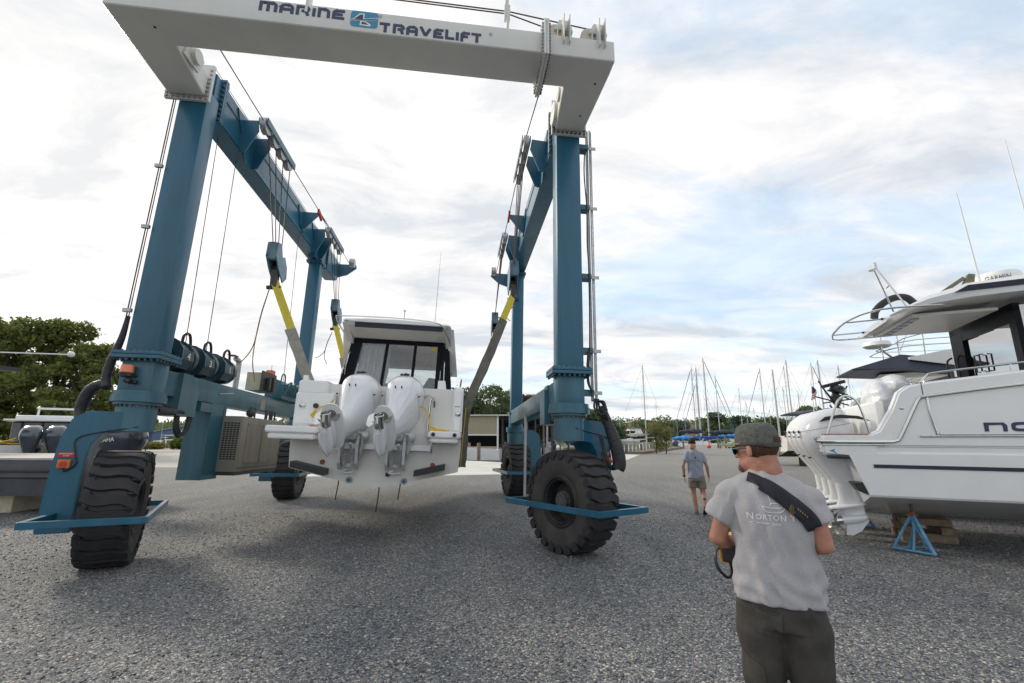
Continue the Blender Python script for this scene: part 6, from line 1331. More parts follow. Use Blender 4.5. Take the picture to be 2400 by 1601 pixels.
for s_ in (-1, 1): m.sphere(V(0, 0, 0), 1, 14, (1, 1, 1), HH @ Matrix.Translation((s_ * .040, .098, .002)) @ Matrix.Rotation(R(-18 * s_), 4, 'Z') @ Matrix.Diagonal((.036, .007, .023, 1)))
m.build('glasses_lens', BLKSAT, man, smooth=True)
m = MB(); m.sphere(V(0, 0, 0), 1, 12, (1, 1, 1), HH @ Matrix.Translation((0, .088, -.088)) @ Matrix.Diagonal((.034, .022, .026, 1))); m.build('beard_stubble', mat('stubble', (.16, .09, .07), .9, var=.3, scale=90), man, smooth=True)
m = MB(); m.tube([(-.322, -.01, 1.27), (-.325, .0, 1.25), (-.322, .01, 1.235)], .004, 5); 
m.bm.free()
# yellow radio remote he holds, with its black strap
rc = thing('remote_control', 'yellow crane remote with black strap held at the left hip of the man', 'remote control', loc=man.matrix_world @ V(0, 0, 0) if False else (1.40, 2.60, 0), rz=R(-28))
m = MB(); m.box(-.29, -.16, .14, .26, 1.06, 1.20, .03); m.box(-.27, -.18, .15, .25, 1.19, 1.225, .02); m.build('case', mat('safety_yellow', (.75, .33, .02), .4, coat=.4), rc, smooth=True)
m = MB(); m.box(-.27, -.18, .10, .142, 1.08, 1.17, .012); m.cyl((-.2, .2, 1.22), (-.2, .2, 1.25), .015); m.build('keypad', BLACK, rc)
m = MB(); m.tube([(-.275, .16, 1.16), (-.305, .12, 1.12), (-.300, .10, 1.06), (-.275, .10, 1.02), (-.245, .11, 1.00), (-.225, .12, 1.03), (-.235, .13, 1.10)], .011, 8, smooth=6, ry=.005); m.build('carry_strap', BLACK, rc, smooth=True)

# --- man walking away
wk = thing('person', 'man walking away in blue grey shirt and short trousers, beside the open gravel', 'person', loc=(4.28, 11.0, 0), rz=R(-16))
HW = Matrix.Translation((-.03, .03, 1.60)) @ Matrix.Rotation(R(-8), 4, 'Z')
prims = head_prims(HW) + [('cap', (-.01, .0, 1.38), .062, (-.025, .0, 1.52), .054), ('ell', (0, 0, 1.26), (.165, .10, .17)), ('ell', (0, 0, 1.05), (.145, .10, .2)), ('ell', (.01, 0, .90), (.155, .11, .12)), ('cap', (-.10, 0, 1.36), .045, (.10, 0, 1.35), .045)]
for s_, sh, el, wr in ((-1, (-.18, 0, 1.36), (-.265, -.03, 1.08), (-.255, .06, .83)), (1, (.18, 0, 1.34), (.255, .0, 1.06), (.285, .10, .82))):
    prims += [('cap', (sh[0] * .95, sh[1], sh[2] - .02), .045, el, .036), ('cap', el, .038, wr, .025)] + hand_prims(wr, (0, .15, -1), (-s_, .1, 0), side=1, curl=.45)
prims += [('cap', (-.08, 0, .88), .088, (-.075, .07, .48), .056), ('cap', (-.075, .07, .48), .055, (-.06, .05, .30), .054), ('cap', (-.06, .05, .30), .052, (-.035, .03, .10), .036),
          ('cap', (.09, 0, .88), .088, (.125, -.02, .48), .058), ('cap', (.125, -.02, .48), .056, (.125, -.12, .34), .054), ('cap', (.125, -.12, .34), .052, (.115, -.24, .16), .037)]
mesh_obj(skin_blob(prims, .010, 3), 'body', mat('skin_tanned', (.42, .21, .14), .6, var=.15, scale=12), wk)
m = MB(); shell(m, HW, (0, -.014, .040), (.081, .1025, .094), (-.055, .0935), (R(165), R(375)), nz=9); shell(m, HW, (0, -.010, .040), (.0825, .102, .095), (.05, .0945), (0, R(360)), nz=5); m.build('hair', mat('dark_hair', (.022, .016, .014), .8, var=.4, scale=80), wk, smooth=True, auto=0)
pr = [('rings', [sup(.0, 0, rx, ry, 2.3, 24, z) for z, rx, ry in ((.80, .185, .125), (.9, .178, .125), (1.05, .168, .12), (1.2, .172, .115), (1.3, .172, .105), (1.38, .15, .09), (1.43, .08, .07), (1.45, .06, .062))]), ('cap', (-.15, 0, 1.345), .062, (0, 0, 1.385), .062), ('cap', (.15, 0, 1.33), .062, (0, 0, 1.385), .062)]
for s_, sh, en in ((-1, (-.14, 0, 1.37), (-.222, -.012, 1.18)), (1, (.14, 0, 1.35), (.218, -.0, 1.17))): pr += [('rings', [ring(V(*sh).lerp(V(*en), f), V(*en) - V(*sh), r, 18) for f, r in ((-.2, .045), (0, .062), (1.02, .066))])]
sh2 = mesh_obj(skin_blob(pr, .012, 4, disp=wrinkle(.0035)), 'shirt', SHIRT2, wk); sbv2 = bvh_of(sh2.data)
m = MB(); m.prism([(-.015, 1.24), (-.005, 1.24), (-.001, 1.30)], -.001, .001, 'y'); m.prism([(.008, 1.24), (.022, 1.24), (.004, 1.31), (.002, 1.27)], -.001, .001, 'y'); o_ = m.build('shirt_print', NAVY, sh2); project(o_.data, sbv2, .004)
for z in (1.215, 1.19):
    m = MB(); m.tube([(-.11, 0, z), (.11, 0, z)], .003, 4); o_ = m.build('shirt_print', mat('faint_print', (.19, .21, .27), .9), sh2)
    bm = bmesh.new(); bm.from_mesh(o_.data); bmesh.ops.subdivide_edges(bm, edges=[e for e in bm.edges if e.calc_length() > .05], cuts=8); bm.to_mesh(o_.data); bm.free(); project(o_.data, sbv2, .003)
pr = [('rings', [sup(0.01, 0, rx, ry, 2.3, 24, z) for z, rx, ry in ((.74, .165, .12), (.84, .17, .125), (.92, .16, .115))]), ('rings', [ring(c_, (0, 0, 1), r, 18) for c_, r in (((-.085, .0, .85), .092), ((-.085, .03, .70), .098), ((-.082, .05, .58), .098))]), ('rings', [ring(c_, (0, 0, 1), r, 18) for c_, r in (((.10, .0, .85), .092), ((.11, .0, .70), .098), ((.12, -.01, .57), .098))])]
mesh_obj(skin_blob(pr, .012, 3, disp=wrinkle(.003)), 'shorts', SHORT, wk)
m = MB(); m.cyl((-.255, .045, .86), (-.254, .052, .83), .033, n=18); m.build('wristwatch', BLACK, wk)
for pts, sole in (([(-.035, -.04), (-.03, .22)], 0), ([(.115, -.30), (.14, -.02)], 1)):
    m = MB(); (x0_, y0_), (x1_, y1_) = pts; rs = []
    for f, w_, h_ in ((0, .5, .7), (.12, .8, 1.0), (.4, .85, .95), (.7, 1.0, .55), (.95, .8, .4), (1.02, .3, .3)):
        x = x0_ + (x1_ - x0_) * f; y = y0_ + (y1_ - y0_) * f; zb = (.15 * max(0, 1 - f) ** 1.2) * sole; rs.append([V(x + .045 * cos(a_) * w_, y, .004 + zb + .05 * (1 + sin(a_)) * h_) for a_ in [k * pi / 6 for k in range(12)]])
    m.rings(rs); m.build('shoe', mat('grey_shoe', (.13, .13, .125), .8, var=.3), wk, smooth=True)
m = MB(); m.box(-.04, .04, -.05, .22, -.006, .006, .005, Matrix.Translation((.115, -.27, .125)) @ Matrix.Rotation(R(-30), 4, 'X')); m.build('shoe_sole', BLACK, wk)
m = MB(); m.sphere((.128, -.165, .36), .030, 10, (1, .8, 1.1)); m.build('calf_tattoo', mat('tattoo_ink', (.09, .07, .07), .7), wk)
# ---------------------------------------------------------------- background: placement helper from bearings measured in the photograph
_c, _s = cos(PITCH), sin(PITCH)
def at(px, py, Y):
    """world point on the sight line of photo pixel (px, py) at distance Y in front of the camera"""
    X, D = px - 1200, py - 800.5; r = V(X, D * _s + 1067 * _c, -D * _c + 1067 * _s); return r * (Y / r.y) + V(0, 0, 1.8)
def leafmat(name, a, b_):
    m = bpy.data.materials.new(name); m.use_nodes = True; t = m.node_tree; p = t.nodes['Principled BSDF']
    g = t.nodes.new('ShaderNodeNewGeometry'); r = t.nodes.new('ShaderNodeValToRGB'); r.color_ramp.elements[0].color = (*a, 1); r.color_ramp.elements[1].color = (*b_, 1)
    n_ = t.nodes.new('ShaderNodeTexNoise'); n_.inputs['Scale'].default_value = .55; n_.inputs['Detail'].default_value = 3; t.links.new(g.outputs['Position'], n_.inputs['Vector'])
    ad = t.nodes.new('ShaderNodeMath'); ad.operation = 'MULTIPLY_ADD'; t.links.new(g.outputs['Random Per Island'], ad.inputs[0]); ad.inputs[1].default_value = .45; sb = t.nodes.new('ShaderNodeMath'); sb.operation = 'SUBTRACT'; t.links.new(n_.outputs['Fac'], sb.inputs[0]); sb.inputs[1].default_value = .22; t.links.new(sb.outputs[0], ad.inputs[2])
    t.links.new(ad.outputs[0], r.inputs[0]); t.links.new(r.outputs[0], p.inputs['Base Color']); p.inputs['Roughness'].default_value = .75; p.inputs['Specular IOR Level'].default_value = .2
    tr = t.nodes.new('ShaderNodeBsdfTranslucent'); t.links.new(r.outputs[0], tr.inputs[0]); mx_ = t.nodes.new('ShaderNodeMixShader'); mx_.inputs[0].default_value = .45; t.links.new(p.outputs[0], mx_.inputs[1]); t.links.new(tr.outputs[0], mx_.inputs[2]); t.links.new(mx_.outputs[0], t.nodes['Material Output'].inputs[0]); return m
LEAF = leafmat('oak_leaves', (.040, .068, .020), (.30, .33, .10)); LEAF2 = leafmat('far_leaves', (.045, .080, .038), (.20, .26, .115)); LEAF3 = leafmat('young_tree_leaves', (.08, .11, .035), (.30, .28, .12)); REED = leafmat('reed_leaves', (.12, .15, .03), (.38, .36, .12)); REDL = leafmat('russet_leaves', (.05, .03, .02), (.13, .08, .05))
BARK = mat('bark', (.07, .055, .04), .95, var=.4, scale=10, bump=.8, bscale=14)
rng = np.random.default_rng(5)
def leaf_mesh(clumps, n, size, name, m, parent=None, hollow=.55):
    """leaf-sized quads spread through the clumps: (centre, (rx, ry, rz))"""
    C_ = np.array([c for c, r in clumps], float); R_ = np.array([r for c, r in clumps], float); w_ = R_.prod(1) ** (2 / 3); w_ /= w_.sum()
    idx = rng.choice(len(clumps), n, p=w_); d = rng.normal(size=(n, 3)); d /= np.linalg.norm(d, axis=1)[:, None]; rad = hollow + (1 - hollow) * rng.random(n) ** .7; rad *= 1 + .12 * rng.normal(size=n)
    P = C_[idx] + d * R_[idx] * rad[:, None]
    a = rng.normal(size=(n, 3)); a /= np.linalg.norm(a, axis=1)[:, None]; nn_ = d * .6 + rng.normal(size=(n, 3)) * .6; b_ = np.cross(a, nn_); b_ /= np.linalg.norm(b_, axis=1)[:, None] + 1e-9
    s_ = size * (.6 + .8 * rng.random(n))[:, None]
    v = np.stack([P - a * s_ * .5, P + b_ * s_ * .33 - a * s_ * .05, P + a * s_ * .5, P - b_ * s_ * .33 + a * s_ * .05], 1).reshape(-1, 3)
    me = bpy.data.meshes.new(name); me.vertices.add(4 * n); me.vertices.foreach_set('co', v.ravel()); me.loops.add(4 * n); me.loops.foreach_set('vertex_index', np.arange(4 * n, dtype=np.int32)); me.polygons.add(n); me.polygons.foreach_set('loop_start', np.arange(0, 4 * n, 4, dtype=np.int32)); me.polygons.foreach_set('loop_total', np.full(n, 4, dtype=np.int32)); me.update(); me.validate()
    return mesh_obj(me, name, m, parent)
def tree(label, base, h, r, n=9000, size=.22, lm=None, name='broadleaf_tree', crown0=.22, tr=.28, group=None, nc=22, kind_cat='tree', stems=1, cs=(.22, .42)):
    o = thing(name, label, kind_cat, loc=base, group=group)
    cl = []
    for k in range(nc):
        f = rng.random(); z = h * (crown0 + (1 - crown0) * f * .93); rr = r * (sin(pi * (.12 + .80 * f)) ** .8) * .75; a_ = rng.random() * 2 * pi; q = rng.random() ** .6
        s_ = r * rng.uniform(*cs); cl.append(((rr * q * cos(a_), rr * q * sin(a_), min(z, h - s_ * .6)), (s_, s_, s_ * rng.uniform(.55, .8))))
    leaf_mesh(cl, n, size, 'crown', lm or LEAF, o)
    m = MB()
    for s_i in range(stems):
        ox = (s_i - (stems - 1) / 2) * .9; m.tube([(ox, 0, -.3), (ox * 1.1 + .1, .05, h * .25), (ox * .9 - .1, 0, h * .5), (ox * .8, .1, h * .85)], lambda f: tr * (1 - .8 * f) + .01, 8, smooth=4)
        for k in range(7):
            c_ = cl[(k * 3 + s_i) % len(cl)][0]; m.tube([(ox, 0, h * (.18 + .06 * k)), (ox + (c_[0] - ox) * .5, c_[1] * .5, (h * (.2 + .06 * k) + c_[2]) / 2), c_], lambda f: tr * .4 * (1 - .85 * f) + .008, 6, smooth=3)
    m.build('trunk', BARK, o, smooth=True); return o
# big trees behind the boats at far left
for i, (px, top, Y, r, lab) in enumerate(((-70, 728, 46, 7.0, 'broad oak cut by the left edge of the photo'), (40, 738, 43, 6.0, 'tall rounded oak directly above the left cabin boat'), (165, 742, 46, 5.6, 'dense oak between the leftmost crown and the hoist leg'), (232, 800, 41, 4.2, 'lower oak whose crown slopes down behind the left hoist leg'), (330, 955, 52, 2.0, 'small dark bush-like tree seen through the left hoist wheel arch'))):
    p = at(px, top, Y); tree(lab, (p.x, Y, 0), p.z, r, 17000 if i < 4 else 2500, .33, nc=64 if i < 4 else 12, crown0=.06 if i < 4 else .15, cs=(.13, .25) if i < 4 else (.22, .4), group='trees behind the left boats', tr=.4)
# trees behind the covered slips
for i, (px, top, Y, r, lm, lab) in enumerate(((975, 930, 100, 5.5, LEAF2, 'round green tree just right of the hanging boat, behind the shed roof'), (1035, 925, 98, 6, LEAF2, 'green tree above the left end of the beige shed'), (1095, 908, 96, 6.5, LEAF2, 'tallest green tree above the beige shed, left of the far hoist leg'), (1150, 903, 100, 7, LEAF2, 'dark green crown touching the left side of the far right hoist leg'), (1205, 915, 104, 6.5, LEAF2, 'green crown just right of the far right hoist leg'), (1240, 925, 95, 4.6, REDL, 'russet brown tree above the lower beam of the hoist'), (1330, 960, 110, 6, LEAF2, 'green tree hidden partly behind the near right pedestal'), (1385, 960, 75, 3.6, LEAF2, 'small tree right of the black hose bag'), (1420, 985, 80, 3.4, LEAF2, 'low dark tree by the grey harbour hut'))):
    p = at(px, top, Y); tree(lab, (p.x, Y, -.5), p.z + .5, r, 6000, .50, lm, crown0=.08, nc=26, group='trees across the harbour')
# far trees, right horizon
for i, (px, top, Y, r) in enumerate(((1450, 985, 190, 9), (1510, 983, 185, 8), (1560, 990, 175, 7), (1590, 985, 190, 8), (1672, 968, 130, 6), (1652, 980, 140, 6), (1715, 992, 170, 8), (1735, 975, 120, 4.5), (1765, 990, 160, 7), (1800, 980, 150, 7), (1835, 982, 150, 6.5), (1870, 985, 170, 7), (1905, 955, 90, 4.5), (1935, 958, 88, 4.2))):
    p = at(px, top, Y); tree('%s from the left of the far shore trees standing behind the masts' % ('leftmost second third fourth fifth sixth seventh eighth ninth tenth eleventh twelfth thirteenth rightmost'.split()[i]), (p.x, Y, -.4), p.z + .4, r, 2600, .75, LEAF2, crown0=.05, nc=16, group='far trees behind the masts')
cl = []
for k in range(420):
    x = rng.uniform(-330, 330); y = rng.uniform(215, 330); h_ = rng.uniform(6, 10); cl.append(((x, y, h_ * .45 + (y - 215) * .03), (rng.uniform(4, 8), rng.uniform(4, 7), h_ * .55)))
tag(leaf_mesh(cl, 60000, 1.25, 'distant_wood', LEAF2, None, .8), 'low wooded shoreline on the horizon', 'woods', kind='stuff')
# young tree by the path on the right
p = at(1546, 972, 44); tree('young loose-leaved tree with two thin stems beside the path and pilings', (14.0, 44, 0), p.z, 1.75, 2600, .16, LEAF3, 'young_tree', .16, .05, nc=20, stems=2)
# reeds and bushes at left
def bush(label, px0, px1, top, Y, lm, size=.25, n=2500, name='bush'):
    a, b_ = at(px0, top, Y), at(px1, top, Y); o = thing(name, label, 'bush', loc=((a.x + b_.x) / 2, Y, 0)); w_ = (b_.x - a.x) / 2
    leaf_mesh([((w_ * q, rng.uniform(-.5, .5), a.z * rng.uniform(.35, .6)), (w_ * .38, .8, a.z * .45)) for q in (-.6, -.2, .2, .6, 0)], n, size, 'foliage', lm, o, .3); m = MB()
    for q in range(5): m.tube([(w_ * (q - 2) * .15, 0, 0), (w_ * (q - 2) * .3, 0, a.z * .5)], .03, 5)
    m.build('stems', BARK, o); return o
bush('yellow green reeds behind the pavement under the left hoist beam', 340, 384, 1033, 57, REED); bush('rounded green bush beside the dock rail under the left hoist beam', 409, 444, 1026, 57, leafmat('bush_leaves', (.06, .11, .02), (.22, .30, .06)), .3)

# ---------------------------------------------------------------- buildings
def shed(name, label, cat, x0, x1, y0, y1, z0, ze, zr, wm, rm, open_front=False, rz=0.0, base=(0, 0)):
    o = thing(name, label, cat, loc=(base[0], base[1], 0), rz=rz); xm = (x0 + x1) / 2
    m = MB(); m.prism([(x0, z0), (x1, z0), (x1, ze), (xm, zr), (x0, ze)], y0, y1, 'y'); m.build('wall', wm, o)
    m = MB(); m.rings([[V(x0 - .3, y, ze - .05), V(xm, y, zr + .1), V(x1 + .3, y, ze - .05), V(x1 + .3, y, ze + .07), V(xm, y, zr + .25), V(x0 - .3, y, ze + .07)] for y in (y0 - .3, y1 + .3)]); m.build('roof', rm, o); return o
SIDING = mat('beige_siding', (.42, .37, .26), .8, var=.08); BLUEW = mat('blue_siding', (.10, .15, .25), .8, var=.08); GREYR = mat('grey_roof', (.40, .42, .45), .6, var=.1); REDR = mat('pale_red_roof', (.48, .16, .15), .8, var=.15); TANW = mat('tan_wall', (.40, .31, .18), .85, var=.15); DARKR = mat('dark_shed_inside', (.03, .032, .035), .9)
# covered boat slips right behind the hoist
a = at(1060, 976, 46); b_ = at(1166, 976, 46); o = thing('covered_slip_shed', 'long open boat shed with a beige sided gable end, behind the far right wheel', 'boat shed', loc=(0, 0, 0))
zt_, zb_ = at(1110, 976, 46).z, at(1110, 1018, 46).z
m = MB(); 
for k in range(34):
    x = -8 + (b_.x + 8) * k / 34; m.box(x, x + (b_.x + 8) / 34 - .03, 45.96, 46.1, zb_, zt_); 
m.box(-8, b_.x, 46.05, 46.15, zb_, zt_); m.build('gable_siding', SIDING, o)
m = MB(); m.box(-8, b_.x, 46.0, 46.1, -1.0, .62); m.build('skirt_siding', SIDING, o)
m = MB(); m.box(b_.x - .05, b_.x + .12, 45.9, 46.1, -1.1, zt_ + .1); m.box(-8, b_.x + .1, 45.92, 45.96, zb_ - .12, zb_); m.build('corner_trim', WHT, o)
m = MB(); m.rings([[V(x, 45.6, zt_ + .05 + .0 * x), V(x, 66, zt_ + .3), V(x, 66, zt_ + .42), V(x, 45.6, zt_ + .16)] for x in (-14, 5.8)]); m.build('roof', mat('white_roof', (.62, .62, .60), .6), o)
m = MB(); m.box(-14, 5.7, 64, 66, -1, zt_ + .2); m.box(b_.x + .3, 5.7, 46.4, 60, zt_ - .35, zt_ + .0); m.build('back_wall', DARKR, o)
for k in range(9):
    for y in (46.3, 54):
        m = MB(); m.tube([(b_.x + .5 + k * .82, y, -1.3), (b_.x + .5 + k * .82, y, zt_)], .09, 8); m.build('post', WOOD if k % 2 else DSTEEL, o)
m = MB()
for k in range(40): m.tube([(rng.uniform(b_.x, 5.5), rng.uniform(47, 58), zt_), (rng.uniform(b_.x, 5.5), rng.uniform(47, 58), zt_ - rng.uniform(.6, 2.2))], .05, 5)
m_ = m.build('hanging_gear', BLACK, o); m_['kind'] = 'stuff'
# far buildings
def fb(name, label, px0, px1, ytop, yeave, ybase, Y, depth, wm, rm, cat='building'):
    a, b_ = at(px0, yeave, Y), at(px1, yeave, Y); top = at(px0, ytop, Y).z; z0 = at(px0, ybase, Y).z
    return shed(name, label, cat, a.x, b_.x, Y, Y + depth, min(z0, -.5), a.z, top, wm, rm)
fb('boathouse', 'large blue boathouse with a broad low gable across the water at left', 358, 500, 1000, 1013, 1032, 125, 30, BLUEW, GREYR)
fb('boathouse', 'blue boathouse with a pale red roof behind the larger blue one', 398, 470, 999, 1008, 1030, 160, 25, BLUEW, REDR)
fb('boathouse', 'low blue shed partly behind the left wheel arch', 318, 344, 1012, 1018, 1032, 130, 20, BLUEW, GREYR)
fb('warehouse', 'tan warehouse with low roof on the far shore, left of the young tree', 1466, 1560, 985, 992, 1008, 200, 30, TANW, mat('tan_roof', (.38, .34, .26), .8))
fb('warehouse', 'long grey roofed shed far behind the blue covered sailboats', 1560, 1640, 990, 994, 1006, 205, 25, TANW, GREYR)
fb('warehouse', 'pale shed between the far trees and the tall masts', 1690, 1722, 996, 999, 1010, 190, 20, mat('pale_wall', (.45, .46, .46), .8), GREYR)
o = fb('harbour_hut', 'small grey flat hut with a dark window across the water beside the hose bag', 1408, 1441, 1002, 1003, 1026, 165, 6, mat('hut_grey', (.42, .44, .47), .8), GREYR, 'hut')
a = at(1428, 1008, 164.9); m = MB(); m.box(a.x - .9, a.x + .9, 164.85, 165.02, a.z - 1.6, a.z); m.build('window', BLKSAT, o); o.children[-1].location = (0, 0, 0)
# bulkhead on the far bank
a, b_ = at(1400, 1030, 182), at(1600, 1030, 182); m = MB(); m.box(a.x - 10, b_.x + 60, 181.5, 182.5, -1.6, .4); tag(m.build('harbour_bulkhead', mat('bulkhead_tan', (.24, .18, .11), .9, var=.3, scale=2)), 'low tan timber bulkhead along the far bank', 'sea wall')

# ---------------------------------------------------------------- quay edge on the right: pilings, timber edge
pA, pB = V(10.75, 44.0, 0), V(21.3, 61.3, 0)
for k in range(17):
    p = pA.lerp(pB, k / 16) + V(-.35, .1, 0); m = MB(); h_ = 1.0 if k % 3 == 0 else .85; m.cyl((0, 0, -2), (0, 0, h_), .16, .15, 10); o = m.build('piling', PILE if k in (0, 1, 5) else mat('pale_pile', (.34, .34, .27), .9, var=.3, scale=5), None, smooth=True); o.location = p
    tag(o, 'round dock piling in the row at the water edge left of the young tree', 'piling', 'pilings along the quay')
m = MB(); m.prism([(10.8, 43.6), (21.6, 61), (22.4, 60.6), (12.0, 43.0)], .0, .22, 'z'); tag(m.build('timber_edge', mat('edge_timber', (.20, .15, .12), .9, var=.3)), 'brown timber kerb along the quay in front of the pilings', 'kerb')
def block(name, label, cat, mt, x0, x1, y0, y1, z0, z1, bev=.03):
    m = MB(); m.box(x0, x1, y0, y1, z0, z1, bev); return tag(m.build(name, mt), label, cat)
block('steel_channel', 'rusty red steel channel lying on the apron behind the right front wheel', 'steel beam', RUST, .9, 3.6, 28.6, 28.9, .012, .34)
# ---------------------------------------------------------------- sailboats
def sailboat(label, px, ytop, Y=None, ztop=12.5, heading=-1, cover=BLUEC, furl=None, thick=.085, hullm=None, group='sailboats in the harbour', hull=True, L=None):
    """mast foot bearing px, mast head at photo row ytop"""
    k = at(px, ytop, 1.0).z - 1.8; Y = Y or max(66, min(150, (ztop - 1.8) / k)); top = at(px, ytop, Y); x = at(px, 1040, Y).x; h = top.z + 1.1; L = L or h * .72
    o = thing('sailboat', label, 'sailboat', loc=(x, Y, -1.1), rz=random.uniform(-.12, .12) + (pi if heading < 0 else 0), group=group)
    m = MB(); rs = []
    for i in range(11):
        f = i / 10; xx = -L * .55 + L * f; hb = L * .145 * (sin(pi * (.16 + .84 * f)) ** .7 + .02) * (1 if f < .98 else .2); rs.append([V(xx, -hb * .6, .0), V(xx, -hb, .55), V(xx, -hb * .97, .95 + .25 * f), V(xx, hb * .97, .95 + .25 * f), V(xx, hb, .55), V(xx, hb * .6, .0)])
    m.rings(rs); m.build('hull', hullm or GEL, o, smooth=True, auto=30)
    m = MB(); m.prism([(-L * .12, 1.0), (L * .22, 1.05), (L * .14, 1.50), (-L * .12, 1.55)], -L * .075, L * .075, 'y'); m.build('cabin_top', GEL, o)
    m = MB(); m.tube([(0, 0, 1.1), (0, 0, h)], lambda f: thick * (1 - .25 * f), 8); 
    for z in ((.55,) if h < 11 else (.38, .68)): m.tube([(0, -.9, 1.1 + h * z), (0, .9, 1.1 + h * z)], .022, 5)
    m.tube([(0, 0, h), (0, 0, h + .5)], .012, 4); m.build('mast', mat('mast_grey', (.50, .50, .50), .35, .4, var=.1), o, smooth=True)
    m = MB(); m.tube([(0, 0, 2.2), (-L * .42, 0, 2.1)], .07, 8); m.build('boom', MATS['mast_grey'], o)
    if cover: m = MB(); m.rings([[V(xx, .16 * w_ * cos(a_), 2.32 + .22 * w_ * sin(a_)) for a_ in [q * pi / 4 for q in range(8)]] for xx, w_ in ((.1, 1.5), (-L * .1, 1.15), (-L * .3, .95), (-L * .42, .6))]); m.build('sail_cover', cover, o, smooth=True)
    m = MB(); m.tube([(0, 0, h - .2), (L * .43, 0, 1.25)], .014, 4)
    m.tube([(0, 0, h - .1), (-L * .54, 0, 1.1)], .012, 4); m.tube([(0, 0, h * .97), (0, -.95, h * .62), (0, -L * .13, 1.1)], .010, 4); m.tube([(0, 0, h * .97), (0, .95, h * .62), (0, L * .13, 1.1)], .010, 4); m.build('stay', WIRE, o)
    if furl: m = MB(); m.tube([(0.2, 0, h - .6), (L * .42, 0, 1.5)], lambda f: .035 + .045 * sin(pi * f), 6); m.build('furled_sail', furl, o)
    return o
SB = [(1516, 857, 11.5, 1, None, None, .10, 'sailboat with the tall dark mast standing alone left of the young tree'), (1543, 944, 9, 1, None, None, .06, 'sailboat with a short thin mast just above the young tree'),
 (1634, 861, 12.5, -1, BLUEC, BLUEC, .09, 'sailboat with the leftmost mast of the crowd and a blue furled foresail'), (1645, 862, 13, -1, BLUEC, None, .13, 'sailboat with the thick tapering mast second in the crowd above the walking man'), (1643, 894, 10, -1, BLUEC, BLUEC, .07, 'sailboat with the shorter mast close behind the walking man head'),
 (1664, 840, 14, 1, BLUEC, BLUEC, .13, 'sailboat with the tallest white mast and a blue forestay reaching down to the right'), (1690, 881, 11, 1, BLUEC, BLUEC, .08, 'sailboat with the mast right of the tallest one, blue cover on its boom'), (1744, 908, 10.5, 1, None, None, .06, 'sailboat with a thin mast above the front of the cap'),
 (1758, 941, 9.5, -1, None, None, .07, 'sailboat with a short dark mast above the cap'), (1799, 864, 12.5, -1, None, BLUEC, .09, 'sailboat with a slim mast crossed by a blue stay above the back of the cap'), (1830, 867, 12, -1, None, None, .16, 'sailboat with the thick white mast right of the cap'),
 (1850, 909, 11, 1, None, None, .07, 'sailboat with the lower mast just right of the thick white mast'), (1865, 844, 13.5, 1, None, None, .12, 'sailboat with the tall mast above the black bimini'), (1858, 858, 13, -1, None, None, .07, 'sailboat with the thin tall mast next to the bimini mast'), (1885, 921, 10, 1, None, None, .08, 'sailboat with a short grey mast left of the flag'),
 (1925, 850, 12.5, 1, None, LTBL, .08, 'sailboat with the thin mast right behind the flag'), (1942, 845, 13, 1, None, None, .15, 'sailboat with the thick grey mast behind the dark fishing rods'), (1990, 857, 12.5, -1, None, None, .10, 'sailboat with the mast under the navy canopy tip'), (2010, 880, 11.5, 1, None, None, .06, 'sailboat with the rightmost faint mast below the canopy'),
 (1716, 960, 9, 1, None, None, .06, 'sailboat with a small mast between the two mast groups'), (1775, 955, 9, -1, None, None, .06, 'sailboat with a small pale mast over the middle of the cap'), (1812, 960, 9, 1, None, None, .06, 'sailboat with the lowest mast behind the cap')]
for i, (px, yt, zt2, hd, cv, fu, th, lab) in enumerate(SB): sailboat(lab, px, yt, None, zt2, hd, cv, fu, th, hullm=(GEL, GEL, mat('navy_hull', (.03, .04, .08), .3, coat=.5), GEL)[i % 4])
for i, (px, yt, Y) in enumerate(((1112, 920, 95), (1398, 968, 150), (1432, 978, 160), (1455, 980, 165), (1478, 982, 165), (1590, 985, 160), (1610, 980, 155), (375, 990, 110))): 
    sailboat(('sailboat mast with a teal cover standing in front of the trees above the beige shed', 'small sailboat with a thin mast left of the far huts', 'small sailboat before the harbour hut', 'small sailboat left of the tan warehouse', 'small sailboat in front of the tan warehouse', 'distant sailboat left of the crowd of masts', 'distant sailboat just left of the walking man', 'lone sailboat seen under the left hoist beam')[i], px, yt, Y, cover=LTBL if i == 0 else None, thick=.06, furl=LTBL if i == 0 else None, group='small distant sailboats')
# black lift stand cover, floating dock, blue boat covers in front of the masts
for i, (px, py, w_, mt, lab) in enumerate(((1600, 1028, 3.2, LTBL, 'bright blue boat cover left of the walking man'), (1620, 1012, 3.6, NAVY, 'black tarpaulined boat behind the blue covers'), (1690, 1014, 4.0, NAVY, 'dark boat cover under the tall masts'), (1707, 1023, 3.4, LTBL, 'bright blue boat cover by the peak of the cap'), (1742, 1008, 3.2, NAVY, 'black boat canopy touching the cap visor'))):
    p = at(px, py, 66 + 2 * i); me_ = skin_blob([('ell', (0, 0, 0), (w_ / 2, .8, .34)), ('ell', (w_ * .15, 0, .15), (w_ * .3, .6, .30))], .12, 2, disp=lambda c: c + V(0, 0, sin(c.x * 7) * .05)); o = mesh_obj(me_, 'boat_cover', mt); o.location = p; tag(o, lab, 'boat cover')
m = MB(); m.box(-.5 * 26, .5 * 26, -.9, .9, -.15, .12); o = m.build('floating_dock', mat('dock_boards', (.36, .33, .28), .9, var=.2, scale=3)); o.location = (29, 66.5, -.75); tag(o, 'grey floating dock in front of the crowded sailboats', 'dock')
